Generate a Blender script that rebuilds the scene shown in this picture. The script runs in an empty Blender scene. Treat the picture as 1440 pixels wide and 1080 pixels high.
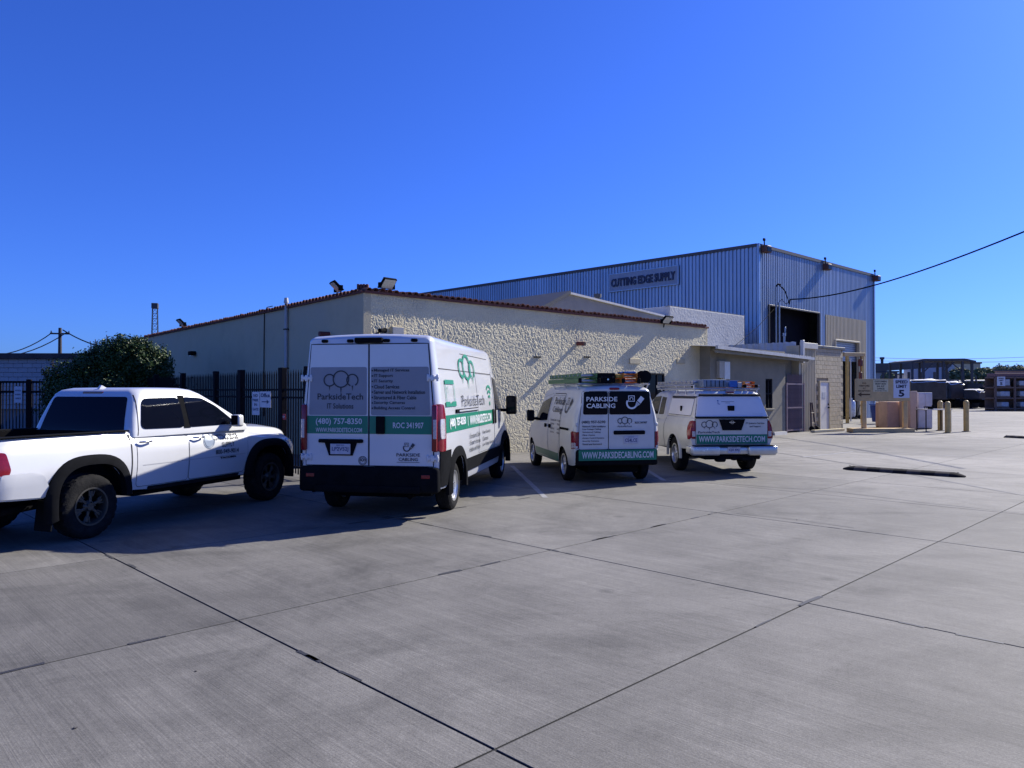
import bpy, bmesh, math, random
import numpy as np
from mathutils import Vector, Matrix, noise
from mathutils.bvhtree import BVHTree
from mathutils.geometry import delaunay_2d_cdt

random.seed(7)
S = bpy.context.scene
COL = S.collection
R = math.radians

# ------------------------------------------------------------------ camera, sky, sun, exposure
CAM_H = 1.75
cam_d = bpy.data.cameras.new('camera'); cam = bpy.data.objects.new('camera', cam_d); COL.objects.link(cam)
cam_d.sensor_width = 36; cam_d.lens = 26.0; cam_d.clip_end = 6000; cam_d.clip_start = 0.05
cam.location = (0, 0, CAM_H); cam.rotation_euler = (R(90 + 0.55), 0, 0)
S.camera = cam
SUNV = Vector((1.2, 0.86, 1.035)).normalized()          # towards the sun
sun_el = math.asin(SUNV.z); sun_az = math.atan2(SUNV.x, SUNV.y)
W = bpy.data.worlds.new('World'); S.world = W; W.use_nodes = True
wn = W.node_tree.nodes; wl = W.node_tree.links
sky = wn.new('ShaderNodeTexSky'); sky.sky_type = 'NISHITA'; sky.sun_disc = False
sky.sun_elevation = sun_el; sky.sun_rotation = sun_az
sky.altitude = 400; sky.air_density = 1.0; sky.dust_density = 0.8; sky.ozone_density = 3.0
hs = wn.new('ShaderNodeVectorMath'); hs.operation = 'MULTIPLY'; hs.inputs[1].default_value = (0.40, 0.80, 2.2)   # the deep blue of the photograph's sky, everywhere
bg = wn['Background']; bg.inputs['Strength'].default_value = 0.05
wl.new(sky.outputs[0], hs.inputs[0]); 
sat = wn.new('ShaderNodeHueSaturation'); sat.inputs['Saturation'].default_value = 1.0; sat.inputs['Value'].default_value = 1.0
wl.new(hs.outputs[0], sat.inputs['Color']); wl.new(sat.outputs[0], bg.inputs['Color'])
sd = bpy.data.lights.new('sun', 'SUN'); sd.energy = 5.0; sd.angle = R(0.53); sd.color = (1.0, 0.945, 0.84)
sun = bpy.data.objects.new('sun', sd); COL.objects.link(sun)
sun.rotation_euler = (-SUNV).to_track_quat('-Z', 'Y').to_euler(); sun.location = (20, 14, 40)
S.view_settings.view_transform = 'Standard'; S.view_settings.look = 'None'
S.view_settings.exposure = 0.70; S.view_settings.gamma = 1.0; S.view_settings.use_curve_mapping = False

# ------------------------------------------------------------------ materials
MATS = {}
def mat(name, col, rough=0.6, metal=0.0, var=0.0, scale=3.0, bump=0.0, bscale=40.0, coat=0.0, spec=0.5,
        stretch=None, rnd=0.0, dirt=None, emit=None, detail=6):
    """procedural Principled material: base colour broken up by noise, optional fine relief, dust and per-object tone"""
    if name in MATS: return MATS[name]
    m = bpy.data.materials.new(name); m.use_nodes = True
    nt = m.node_tree; n = nt.nodes; l = nt.links; b = n['Principled BSDF']
    b.inputs['Roughness'].default_value = rough; b.inputs['Metallic'].default_value = metal
    b.inputs['Coat Weight'].default_value = coat; b.inputs['Specular IOR Level'].default_value = spec
    b.inputs['Coat Roughness'].default_value = 0.04
    tc = n.new('ShaderNodeTexCoord'); mp = n.new('ShaderNodeMapping'); l.new(tc.outputs['Object'], mp.inputs[0])
    if stretch: mp.inputs['Scale'].default_value = stretch
    c = (*col, 1.0) if len(col) == 3 else col
    src = None
    if var > 0:
        nz = n.new('ShaderNodeTexNoise'); nz.inputs['Scale'].default_value = scale; nz.inputs['Detail'].default_value = detail
        nz.inputs['Roughness'].default_value = 0.65
        l.new(mp.outputs[0], nz.inputs['Vector'])
        mx = n.new('ShaderNodeMix'); mx.data_type = 'RGBA'
        rp = n.new('ShaderNodeMapRange'); rp.inputs[1].default_value = 0.3; rp.inputs[2].default_value = 0.7
        l.new(nz.outputs['Fac'], rp.inputs[0]); l.new(rp.outputs[0], mx.inputs['Factor'])
        mx.inputs['A'].default_value = tuple(max(0, x * (1 - var)) for x in c[:3]) + (1,)
        mx.inputs['B'].default_value = tuple(min(1, x * (1 + var)) for x in c[:3]) + (1,)
        src = mx.outputs['Result']
        rr = n.new('ShaderNodeMapRange'); rr.inputs[3].default_value = max(0, rough - 0.08); rr.inputs[4].default_value = min(1, rough + 0.08)
        l.new(nz.outputs['Fac'], rr.inputs[0]); l.new(rr.outputs[0], b.inputs['Roughness'])
    else:
        rgb = n.new('ShaderNodeRGB'); rgb.outputs[0].default_value = c; src = rgb.outputs[0]
    if dirt:
        dz = n.new('ShaderNodeTexNoise'); dz.inputs['Scale'].default_value = dirt[2]; dz.inputs['Detail'].default_value = 8
        l.new(mp.outputs[0], dz.inputs['Vector'])
        dr = n.new('ShaderNodeMapRange'); dr.inputs[1].default_value = 0.48; dr.inputs[2].default_value = 0.75
        dr.inputs[4].default_value = dirt[1]
        l.new(dz.outputs['Fac'], dr.inputs[0])
        dm = n.new('ShaderNodeMix'); dm.data_type = 'RGBA'
        l.new(dr.outputs[0], dm.inputs['Factor']); l.new(src, dm.inputs['A']); dm.inputs['B'].default_value = (*dirt[0], 1)
        src = dm.outputs['Result']
    if rnd > 0:
        oi = n.new('ShaderNodeObjectInfo'); mr = n.new('ShaderNodeMapRange')
        mr.inputs[3].default_value = 1 - rnd; mr.inputs[4].default_value = 1 + rnd
        l.new(oi.outputs['Random'], mr.inputs[0])
        vm = n.new('ShaderNodeVectorMath'); vm.operation = 'SCALE'
        l.new(src, vm.inputs[0]); l.new(mr.outputs[0], vm.inputs['Scale']); src = vm.outputs[0]
    l.new(src, b.inputs['Base Color'])
    if bump > 0:
        bz = n.new('ShaderNodeTexNoise'); bz.inputs['Scale'].default_value = bscale; bz.inputs['Detail'].default_value = 5
        l.new(mp.outputs[0], bz.inputs['Vector'])
        bp = n.new('ShaderNodeBump'); bp.inputs['Strength'].default_value = bump; bp.inputs['Distance'].default_value = 0.02
        l.new(bz.outputs['Fac'], bp.inputs['Height']); l.new(bp.outputs[0], b.inputs['Normal'])
    if emit:
        b.inputs['Emission Color'].default_value = c; b.inputs['Emission Strength'].default_value = emit
    MATS[name] = m
    return m

M_WHITE = mat('white paint', (0.63, 0.64, 0.65), 0.32, coat=1.0, var=0.02, scale=2, dirt=((0.5, 0.47, 0.42), 0.10, 3.0))
M_WHITE_DUSTY = mat('dusty white paint', (0.60, 0.605, 0.59), 0.38, coat=0.6, var=0.04, scale=3, dirt=((0.42, 0.40, 0.35), 0.22, 4.0))
M_CREAM_WHITE = mat('worn white paint', (0.60, 0.60, 0.55), 0.42, coat=0.4, var=0.05, scale=3, dirt=((0.40, 0.38, 0.32), 0.28, 4.0))
M_BLACKPL = mat('black plastic trim', (0.009, 0.0095, 0.011), 0.85, var=0.25, scale=8, spec=.03)
M_GREYPL = mat('dark grey plastic', (0.020, 0.021, 0.024), 0.85, var=0.2, scale=8, spec=.05)
M_UNDER = mat('underbody black', (0.006, 0.006, 0.007), 0.9, var=0.3, scale=9, spec=.05)
M_SEAM = mat('panel gap black', (0.01, 0.01, 0.011), 0.8)
M_GLASS = mat('tinted glass', (0.003, 0.004, 0.009), 0.05, spec=0.12)
M_TYRE = mat('tyre rubber', (0.013, 0.013, 0.014), 0.9, var=0.3, scale=12, bump=0.4, bscale=60, dirt=((0.05, 0.047, 0.043), 0.3, 9), spec=.12)
M_STEELRIM = mat('silver wheel', (0.55, 0.56, 0.58), 0.3, metal=0.85, var=0.08, scale=9)
M_DARKRIM = mat('dark bronze wheel', (0.09, 0.085, 0.075), 0.4, metal=0.6, var=0.15, scale=9)
M_CHROME = mat('chrome', (0.62, 0.63, 0.65), 0.13, metal=1.0, var=0.05, scale=4)
M_RED = mat('red lamp lens', (0.20, 0.004, 0.012), 0.2, coat=.15, var=0.2, scale=30)
M_CLEAR = mat('clear lamp lens', (0.48, 0.46, 0.48), 0.1, coat=1.0, var=0.35, scale=50)
M_GREEN = mat('green vinyl', (0.0, 0.175, 0.10), 0.4, var=0.04, scale=4)
M_GREENLOGO = mat('green logo vinyl', (0.01, 0.22, 0.13), 0.4)
M_TEXT = mat('dark vinyl lettering', (0.03, 0.035, 0.045), 0.5)
M_TEXTW = mat('white vinyl lettering', (0.75, 0.77, 0.78), 0.45)
M_TEXTSILVER = mat('silver vinyl lettering', (0.6, 0.62, 0.65), 0.4)
M_WRAP = mat('grey perforated vinyl', (0.25, 0.27, 0.30), 0.5, var=0.04, scale=5)
M_PLATE = mat('licence plate', (0.50, 0.50, 0.56), 0.4, var=0.15, scale=14)

# ------------------------------------------------------------------ object helpers
def link(o): COL.objects.link(o); return o
def tag(o, label=None, cat=None, group=None, kind=None):
    if label: o['label'] = label
    if cat: o['category'] = cat
    if group: o['group'] = group
    if kind: o['kind'] = kind
    return o
def empty(name, loc=(0, 0, 0), rz=0.0, label=None, cat=None, group=None, parent=None):
    o = link(bpy.data.objects.new(name, None)); o.location = loc; o.rotation_euler = (0, 0, rz)
    o.empty_display_size = 0.2
    if parent: o.parent = parent
    return tag(o, label, cat, group)
def smooth_angle(me, ang=35):
    """smooth shading with sharp edges above an angle"""
    if not me.polygons: return
    bm = bmesh.new(); bm.from_mesh(me)
    for f in bm.faces: f.smooth = True
    a = R(ang)
    for e in bm.edges:
        e.smooth = not (len(e.link_faces) == 2 and e.calc_face_angle(0) > a)
    bm.to_mesh(me); bm.free()
def mk(name, bm, m, parent=None, smooth=None, loc=None, keep=False):
    me = bpy.data.meshes.new(name)
    if isinstance(bm, tuple):
        me.from_pydata([tuple(v) for v in bm[0]], [], [tuple(f) for f in bm[1]])
    else:
        bm.normal_update(); bm.to_mesh(me)
        if not keep: bm.free()
    for x in (m if isinstance(m, (list, tuple)) else [m]): me.materials.append(x)
    if smooth: smooth_angle(me, smooth)
    o = link(bpy.data.objects.new(name, me))
    if parent: o.parent = parent
    if loc is not None: o.location = loc
    return o
def inst(o, parent=None, loc=None, rot=None):
    c = o.copy(); link(c)
    if parent is not None: c.parent = parent
    if loc is not None: c.location = loc
    if rot is not None: c.rotation_euler = rot
    return c
def copy_tree(o, parent=None):
    c = o.copy(); link(c); c.parent = parent
    for ch in o.children: copy_tree(ch, c)
    return c

def box(bm, c, s, bev=0.0, rot=None, seg=1):
    """box centred at c with full sizes s; optional bevel and rotation matrix"""
    t = bmesh.new(); bmesh.ops.create_cube(t, size=1)
    for v in t.verts: v.co = Vector((v.co.x * s[0], v.co.y * s[1], v.co.z * s[2]))
    if bev > 0: bmesh.ops.bevel(t, geom=list(t.edges), offset=min(bev, min(s) * 0.45), segments=seg, affect='EDGES', profile=0.5)
    mtx = Matrix.Translation(Vector(c)) @ (rot.to_4x4() if rot is not None else Matrix())
    merge(bm, t, mtx)
def bx(bm, x0, x1, y0, y1, z0, z1, bev=0.0, seg=1):
    box(bm, ((x0 + x1) / 2, (y0 + y1) / 2, (z0 + z1) / 2), (abs(x1 - x0), abs(y1 - y0), abs(z1 - z0)), bev, None, seg)
def merge(bm, t, mtx=None):
    vm = {}
    for v in t.verts: vm[v] = bm.verts.new(mtx @ v.co if mtx is not None else v.co)
    for f in t.faces:
        try: bm.faces.new([vm[v] for v in f.verts])
        except ValueError: pass
    t.free()
def cyl(bm, p0, p1, r0, r1=None, seg=12, cap=True):
    r1 = r0 if r1 is None else r1
    p0 = Vector(p0); p1 = Vector(p1); d = (p1 - p0)
    if d.length < 1e-6: return
    d.normalize()
    a = d.orthogonal().normalized(); b = d.cross(a)
    A = []; B = []
    for i in range(seg):
        t = 2 * math.pi * i / seg; w = a * math.cos(t) + b * math.sin(t)
        A.append(bm.verts.new(p0 + w * r0)); B.append(bm.verts.new(p1 + w * r1))
    for i in range(seg):
        j = (i + 1) % seg; bm.faces.new((A[i], A[j], B[j], B[i]))
    if cap: bm.faces.new(A[::-1]); bm.faces.new(B)
def tube(bm, pts, r, seg=8):
    pts = [Vector(p) for p in pts]; rings = []
    up = None
    for i, p in enumerate(pts):
        d = (pts[min(i + 1, len(pts) - 1)] - pts[max(i - 1, 0)]).normalized()
        if up is None: up = d.orthogonal().normalized()
        a = (up - d * up.dot(d)); a = a.normalized() if a.length > 1e-5 else d.orthogonal().normalized(); up = a
        b = d.cross(a)
        rr = r[i] if isinstance(r, (list, tuple)) else r
        rings.append([bm.verts.new(p + (a * math.cos(2 * math.pi * k / seg) + b * math.sin(2 * math.pi * k / seg)) * rr) for k in range(seg)])
    for A, B in zip(rings, rings[1:]):
        for k in range(seg): bm.faces.new((A[k], A[(k + 1) % seg], B[(k + 1) % seg], B[k]))
    bm.faces.new(rings[0][::-1]); bm.faces.new(rings[-1])
def prism(bm, pts, off):
    """polygon pts (3D, planar) extruded by vector off"""
    off = Vector(off); A = [bm.verts.new(Vector(p)) for p in pts]; B = [bm.verts.new(Vector(p) + off) for p in pts]
    n = len(pts)
    for i in range(n): bm.faces.new((A[i], A[(i + 1) % n], B[(i + 1) % n], B[i]))
    bm.faces.new(A[::-1]); bm.faces.new(B)
    bmesh.ops.recalc_face_normals(bm, faces=bm.faces)
def lathe(bm, prof, origin=(0, 0, 0), axis='y', seg=40, rad_fn=None):
    """prof = [(radius, along-axis)], closed revolve"""
    rings = []
    o = Vector(origin)
    for k in range(seg):
        t = 2 * math.pi * k / seg; ring = []
        for i, (r, h) in enumerate(prof):
            if rad_fn: r = rad_fn(r, h, k, i)
            if axis == 'y': v = Vector((r * math.cos(t), h, r * math.sin(t)))
            elif axis == 'x': v = Vector((h, r * math.cos(t), r * math.sin(t)))
            else: v = Vector((r * math.cos(t), r * math.sin(t), h))
            ring.append(bm.verts.new(o + v))
        rings.append(ring)
    for k in range(seg):
        A = rings[k]; B = rings[(k + 1) % seg]
        for i in range(len(prof) - 1):
            try: bm.faces.new((A[i], A[i + 1], B[i + 1], B[i]))
            except ValueError: pass
    bmesh.ops.remove_doubles(bm, verts=[v for r_ in rings for v in r_], dist=1e-5)
    bmesh.ops.recalc_face_normals(bm, faces=bm.faces)

# ------------------------------------------------------------------ flat print: 2D shapes (verts, faces)
def text2d(s, size, sx=1.0, align='LEFT', bold=0.0, spacing=1.0):
    cu = bpy.data.curves.new('t', 'FONT'); cu.body = s; cu.size = size; cu.align_x = align
    cu.resolution_u = 2; cu.offset = bold; cu.space_character = spacing
    o = bpy.data.objects.new('t', cu); COL.objects.link(o)
    dg = bpy.context.evaluated_depsgraph_get()
    me = bpy.data.meshes.new_from_object(o.evaluated_get(dg))
    v = [(p.co.x * sx, p.co.y) for p in me.vertices]; f = [tuple(p.vertices) for p in me.polygons]
    bpy.data.objects.remove(o); bpy.data.curves.remove(cu); bpy.data.meshes.remove(me)
    return v, f
def fit2d(sh, w=None, h=None, x=0, y=0, anchor='c'):
    """scale a shape to a width and / or height and move its centre (or left) to x, y"""
    v, f = sh
    xs = [p[0] for p in v]; ys = [p[1] for p in v]; W0 = max(xs) - min(xs); H0 = max(ys) - min(ys)
    kx = (w / W0) if w else None; ky = (h / H0) if h else None
    kx = kx or ky; ky = ky or kx
    cx = (max(xs) + min(xs)) / 2 if anchor == 'c' else min(xs); cy = (max(ys) + min(ys)) / 2
    return [((p[0] - cx) * kx + x, (p[1] - cy) * ky + y) for p in v], f
def join2d(*shs):
    v = []; f = []
    for sh in shs:
        b = len(v); v += list(sh[0]); f += [tuple(i + b for i in q) for q in sh[1]]
    return v, f
def stroke2d(pts, w, closed=False):
    n = len(pts); L = []; Rr = []
    for i in range(n):
        a = Vector(pts[(i - 1) % n] if (closed or i > 0) else pts[i]); b = Vector(pts[(i + 1) % n] if (closed or i < n - 1) else pts[i])
        d = (b - a); d = d.normalized() if d.length > 0 else Vector((1, 0)); nn = Vector((-d.y, d.x)) * w / 2
        p = Vector(pts[i]); L.append(tuple(p + nn)); Rr.append(tuple(p - nn))
    v = L + Rr; f = []
    for i in range(n if closed else n - 1):
        j = (i + 1) % n; f.append((i, j, n + j, n + i)[::-1])
    return v, f
def ring2d(cx, cy, r, w, ry=None, a0=0, a1=360, n=28):
    ry = ry or r
    cl = abs(a1 - a0) >= 360
    pts = [(cx + r * math.cos(R(a0 + (a1 - a0) * i / (n if cl else n - 1))), cy + ry * math.sin(R(a0 + (a1 - a0) * i / (n if cl else n - 1)))) for i in range(n)]
    return stroke2d(pts, w, cl)
def poly2d(pts): return list(pts), [tuple(range(len(pts)))]
def rrect(x0, x1, z0, z1, r, n=4):
    """rounded rectangle outline, counter-clockwise"""
    rs = r if isinstance(r, (list, tuple)) else (r,) * 4
    out = []
    for (cx, cz, a, q) in ((x1, z0, -90, 0), (x1, z1, 0, 1), (x0, z1, 90, 2), (x0, z0, 180, 3)):
        rr = max(rs[q], 1e-4)
        ox = cx - rr if cx == x1 else cx + rr; oz = cz + rr if cz == z0 else cz - rr
        for i in range(n + 1):
            t = R(a + 90 * i / n); out.append((ox + rr * math.cos(t), oz + rr * math.sin(t)))
    return out
def round_poly(pts, r, n=4):
    out = []; k = len(pts)
    for i in range(k):
        p = Vector(pts[i]); a = (Vector(pts[i - 1]) - p); b = (Vector(pts[(i + 1) % k]) - p)
        rr = min(r, a.length * 0.45, b.length * 0.45); A = p + a.normalized() * rr; B = p + b.normalized() * rr
        for j in range(n + 1):
            t = j / n; out.append(tuple(A * (1 - t) ** 2 + p * 2 * t * (1 - t) + B * t * t))
    return out
def three_trees(cx, cy, w, lw):
    """the row of three round trees of the logo"""
    r = w * 0.20; sh = []
    sh.append(ring2d(cx, cy + 0.03 * w, r * 1.12, lw))
    for s in (-1, 1): sh.append(ring2d(cx + s * r * 1.65, cy, r * 0.8, lw, a0=-60 + (90 if s < 0 else -0), a1=(250 if s > 0 else 360) + (0 if s > 0 else -25), n=24))
    sh.append(poly2d([(cx - lw * .6, cy - r * 1.05), (cx + lw * .6, cy - r * 1.05), (cx, cy - r * 1.95)][::-1]))
    for s in (-1, 1):
        x = cx + s * r * 1.65
        sh.append(poly2d([(x - lw * .6, cy - r * .75), (x + lw * .6, cy - r * .75), (x, cy - r * 1.5)][::-1]))
    return join2d(*sh)
def jack_icon(cx, cy, w):
    """cable loop, socket and plug"""
    s = w / 1.0
    sh = [ring2d(cx - .12 * s, cy - .02 * s, .27 * s, .09 * s, a0=150, a1=350, n=20),
          stroke2d([(cx - .30 * s, cy + .08 * s), (cx - .30 * s, cy + .36 * s), (cx + .02 * s, cy + .36 * s), (cx + .02 * s, cy + .08 * s)], .05 * s, True),
          stroke2d([(cx - .22 * s, cy + .14 * s), (cx - .22 * s, cy + .24 * s), (cx - .14 * s, cy + .29 * s), (cx - .06 * s, cy + .24 * s), (cx - .06 * s, cy + .14 * s)], .035 * s)]
    d = Vector((.62, .78)).normalized(); nn = Vector((-d.y, d.x)); p = Vector((cx + .10 * s, cy - .18 * s))
    for k in range(5):
        a = p + d * (.03 + k * .045) * s
        hw = (.05 + .018 * k) * s
        sh.append(stroke2d([tuple(a + nn * hw), tuple(a - nn * hw)], .03 * s))
    a = p + d * .27 * s; b = p + d * .60 * s; hw = .12 * s
    sh.append(poly2d([tuple(a - nn * hw), tuple(b - nn * hw), tuple(b + nn * hw), tuple(a + nn * hw)]))
    return join2d(*sh)

# planar lettering: origin point, u vector (right), v vector (up)
def print_on(name, sh, org, u, v, m, parent=None, off=0.004):
    org = Vector(org); u = Vector(u).normalized(); v = Vector(v).normalized(); n = u.cross(v).normalized()
    vs = [tuple(org + u * a + v * b + n * off) for a, b in sh[0]]
    return mk(name, (vs, sh[1]), m, parent)

# ------------------------------------------------------------------ surface patches laid on a curved body
def surf(bvh, axis, a, b, off):
    """axis 'R': (x,z) seen from the right, 'L': from the left, 'B': (y,z) from behind, 'F': from the front, 'T': (x,y) from above"""
    if axis == 'R': o = Vector((a, -6, b)); d = Vector((0, 1, 0))
    elif axis == 'L': o = Vector((a, 6, b)); d = Vector((0, -1, 0))
    elif axis == 'B': o = Vector((-6, a, b)); d = Vector((1, 0, 0))
    elif axis == 'F': o = Vector((12, a, b)); d = Vector((-1, 0, 0))
    else: o = Vector((a, b, 6)); d = Vector((0, 0, -1))
    h, n, i, t = bvh.ray_cast(o, d)
    if h is None: return None
    if n.dot(d) > 0: n = -n
    return h - d * off * 0.6 + n * off * 0.4
def lay(bvh, axis, sh, off):
    out = []; last = None
    for a, b in sh[0]:
        p = surf(bvh, axis, a, b, off)
        if p is None: p = last if last is not None else Vector((0, 0, 0))
        last = p; out.append(p)
    return out
def decal(name, bvh, axis, sh, m, parent, off=0.005, x=0.0, z=0.0, flip=None):
    """flat print sh (u right, v up) whose origin sits at (x or y, z) of the body"""
    s = {'R': 1, 'L': -1, 'B': -1, 'F': 1, 'T': 1}[axis]
    v2 = [(x + s * p[0], z + p[1]) for p in sh[0]]
    vs = lay(bvh, axis, (v2, sh[1]), off)
    o = mk(name, ([tuple(p) for p in vs], sh[1]), m, parent)
    return o
def patch(name, bvh, axis, outline, m, parent, off=0.004, grid=0.09, skirt=0.012, gap=None, smooth=40):
    """a panel that follows the body: outline in body coordinates, filled with a triangulated grid; edges turned inwards"""
    xs = [p[0] for p in outline]; zs = [p[1] for p in outline]
    dense = []
    k = len(outline)
    for i in range(k):
        a = Vector(outline[i]); b = Vector(outline[(i + 1) % k]); n = max(1, int((b - a).length / grid))
        for j in range(n): dense.append(a.lerp(b, j / n))
    pts = list(dense); e = [(i, (i + 1) % len(dense)) for i in range(len(dense))]
    nx = int((max(xs) - min(xs)) / grid); nz = int((max(zs) - min(zs)) / grid)
    for i in range(1, nx + 1):
        for j in range(1, nz + 1):
            pts.append(Vector((min(xs) + (i - 0.5) * (max(xs) - min(xs)) / nx, min(zs) + (j - 0.5) * (max(zs) - min(zs)) / nz)))
    ov, oe, of, *_ = delaunay_2d_cdt(pts, e, [], 1, 1e-5)
    vs = []
    ok = []
    for p in ov:
        q = surf(bvh, axis, p.x, p.y, off); ok.append(q is not None); vs.append(q if q is not None else Vector((0, 0, 0)))
    fs = [f for f in of if all(ok[i] for i in f)]
    bm = bmesh.new(); V = [bm.verts.new(v) for v in vs]
    for f in fs:
        try: bm.faces.new([V[i] for i in f])
        except ValueError: pass
    for v in [v for v in bm.verts if not v.link_faces]: bm.verts.remove(v)
    dirs = {'R': (0, -1, 0), 'L': (0, 1, 0), 'B': (-1, 0, 0), 'F': (1, 0, 0), 'T': (0, 0, 1)}[axis]
    D = Vector(dirs)
    bm.normal_update()
    for f in bm.faces:
        if f.normal.dot(D) < 0: f.normal_flip()
    if skirt:
        be = [x for x in bm.edges if len(x.link_faces) == 1]
        r = bmesh.ops.extrude_edge_only(bm, edges=be)
        for g in r['geom']:
            if isinstance(g, bmesh.types.BMVert): g.co -= D * skirt
    o = mk(name, bm, m, parent, smooth)
    if gap:
        pts2 = [tuple(p) for p in outline]
        st = stroke2d(densify(pts2, grid, True), gap, True)
        vs = lay(bvh, axis, st, 0.0025)
        g = mk('panel_gap', ([tuple(p) for p in vs], st[1]), M_SEAM, parent)
    return o
def densify(pts, g, closed):
    out = []; k = len(pts)
    for i in range(k if closed else k - 1):
        a = Vector(pts[i]); b = Vector(pts[(i + 1) % k]); n = max(1, int((b - a).length / g))
        for j in range(n): out.append(tuple(a.lerp(b, j / n)))
    if not closed: out.append(tuple(pts[-1]))
    return out
def seam(bvh, axis, pts, w, m, parent, off=0.003, name='panel_gap', closed=False):
    st = stroke2d(densify(pts, 0.07, closed), w, closed); vs = lay(bvh, axis, st, off)
    return mk(name, ([tuple(p) for p in vs], st[1]), m, parent)

# ------------------------------------------------------------------ lofted vehicle bodies
def pchip(xk, yk, x):
    xk = np.array(xk, float); yk = np.array(yk, float); h = np.diff(xk); d = np.diff(yk) / h
    m = np.zeros(len(xk)); m[0] = d[0]; m[-1] = d[-1]
    for i in range(1, len(xk) - 1):
        if d[i - 1] * d[i] <= 0: m[i] = 0
        else:
            w1 = 2 * h[i] + h[i - 1]; w2 = h[i] + 2 * h[i - 1]; m[i] = (w1 + w2) / (w1 / d[i - 1] + w2 / d[i])
    k = int(np.clip(np.searchsorted(xk, x) - 1, 0, len(h) - 1)); t = (x - xk[k]) / h[k]
    return ((1 + 2 * t) * (1 - t) ** 2 * yk[k] + t * (1 - t) ** 2 * h[k] * m[k] + t * t * (3 - 2 * t) * yk[k + 1] + t * t * (t - 1) * h[k] * m[k + 1])
def section(p):
    zb, wb, zm, wm, zs, ws, zr, wr, r, cr = p
    zs = min(zs, zr - r - 0.03); zm = min(zm, zs - 0.05)
    pts = [(0, zb), (wb * .5, zb), (wb - .05, zb), (wb - .012, zb + .015), (wb, zb + .06)]
    ky = [zb + .06, zm, zs, zr - r]; kw = [wb, wm, ws, wr]
    for i in range(1, 17):
        z = ky[0] + (ky[3] - ky[0]) * i / 16; pts.append((pchip(ky, kw, z), z))
    for i in range(1, 7):
        t = R(90 * i / 6); pts.append((wr - r + r * math.cos(t), zr - r + r * math.sin(t)))
    for i in range(1, 6):
        t = i / 5; pts.append(((wr - r) * (1 - t), zr + cr * (1 - (1 - t) ** 2)))
    return pts
def loft_body(keys, step=0.09):
    ks = np.array(keys, float); xs = list(ks[:, 0]); X = []
    for a, b in zip(xs, xs[1:]):
        n = max(1, int(math.ceil((b - a) / step)))
        X += [a + (b - a) * i / n for i in range(n)]
    X.append(xs[-1])
    bm = bmesh.new(); rings = []
    for x in X:
        p = [float(pchip(ks[:, 0], ks[:, c], x)) for c in range(1, 11)]
        h = section(p); ring = [(y, z) for y, z in h] + [(-y, z) for y, z in h[-2:0:-1]]
        rings.append([bm.verts.new((x, y, z)) for y, z in ring])
    n = len(rings[0])
    for A, B in zip(rings, rings[1:]):
        for i in range(n): bm.faces.new((A[i], A[(i + 1) % n], B[(i + 1) % n], B[i]))
    bm.faces.new(rings[0]); bm.faces.new(rings[-1][::-1])
    bmesh.ops.recalc_face_normals(bm, faces=bm.faces)
    return bm
def loft_top(levels, n=7):
    """levels = [(z, x0, x1, half_width, radius)] rounded rectangles stacked upwards; closed"""
    bm = bmesh.new(); rings = []
    for z, x0, x1, hw, r in levels:
        rings.append([bm.verts.new((x, y, z)) for x, y in rrect(x0, x1, -hw, hw, r, n)])
    k = len(rings[0])
    for A, B in zip(rings, rings[1:]):
        for i in range(k): bm.faces.new((A[i], A[(i + 1) % k], B[(i + 1) % k], B[i]))
    bm.faces.new(rings[0][::-1]); bm.faces.new(rings[-1])
    bmesh.ops.recalc_face_normals(bm, faces=bm.faces)
    return bm
def bool_cut(o, cutters):
    for c in cutters:
        md = o.modifiers.new('b', 'BOOLEAN'); md.object = c; md.operation = 'DIFFERENCE'; md.solver = 'EXACT'
    dg = bpy.context.evaluated_depsgraph_get(); dg.update()
    me = bpy.data.meshes.new_from_object(o.evaluated_get(dg))
    o.modifiers.clear(); old = o.data; o.data = me
    for c in cutters: bpy.data.objects.remove(c)
    return o
def body_with_arches(name, bm, paint, parent, axles, hw, arch_r, well=0.34, wheel_z=0.37, cuts=(), black_below=0.0, smooth=38):
    bvh = BVHTree.FromBMesh(bm)
    o = mk(name, bm, [paint, M_UNDER], parent)
    cs = []
    for ax in axles:
        for s in (-1, 1):
            c = bmesh.new(); cyl(c, (ax, s * (hw + .3), wheel_z), (ax, s * (hw - well), wheel_z), arch_r, seg=40)
            bx(c, ax - arch_r * .985, ax + arch_r * .985, s * (hw + .301), s * (hw - well + .001), -0.2, wheel_z)
            cs.append(mk('cut', c, M_UNDER))
    # cylinders and boxes are unioned by cutting one after the other
    for cb in cuts:
        c = bmesh.new(); bx(c, *cb[:6], cb[6] if len(cb) > 6 else 0); cs.append(mk('cut', c, M_UNDER))
    bool_cut(o, cs)
    me = o.data
    me.materials.clear(); me.materials.append(paint); me.materials.append(M_UNDER)
    for p in me.polygons:
        c = p.center; p.material_index = 0
        for ax in axles:
            d = math.hypot(c.x - ax, c.z - wheel_z)
            if abs(c.y) < hw - 0.02 and (c.x - ax) ** 2 < (arch_r + .02) ** 2 and c.z < wheel_z + arch_r + .02 and (abs(p.normal.y) > .9 and abs(abs(c.y) - (hw - well)) < .03 or (abs(p.normal.y) < .3 and (abs(d - arch_r) < .05 or (c.z < wheel_z and abs(abs(c.x - ax) - arch_r) < .05)))): p.material_index = 1
        if p.normal.z < -0.7: p.material_index = 1
    smooth_angle(me, smooth)
    return o, bvh

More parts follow.
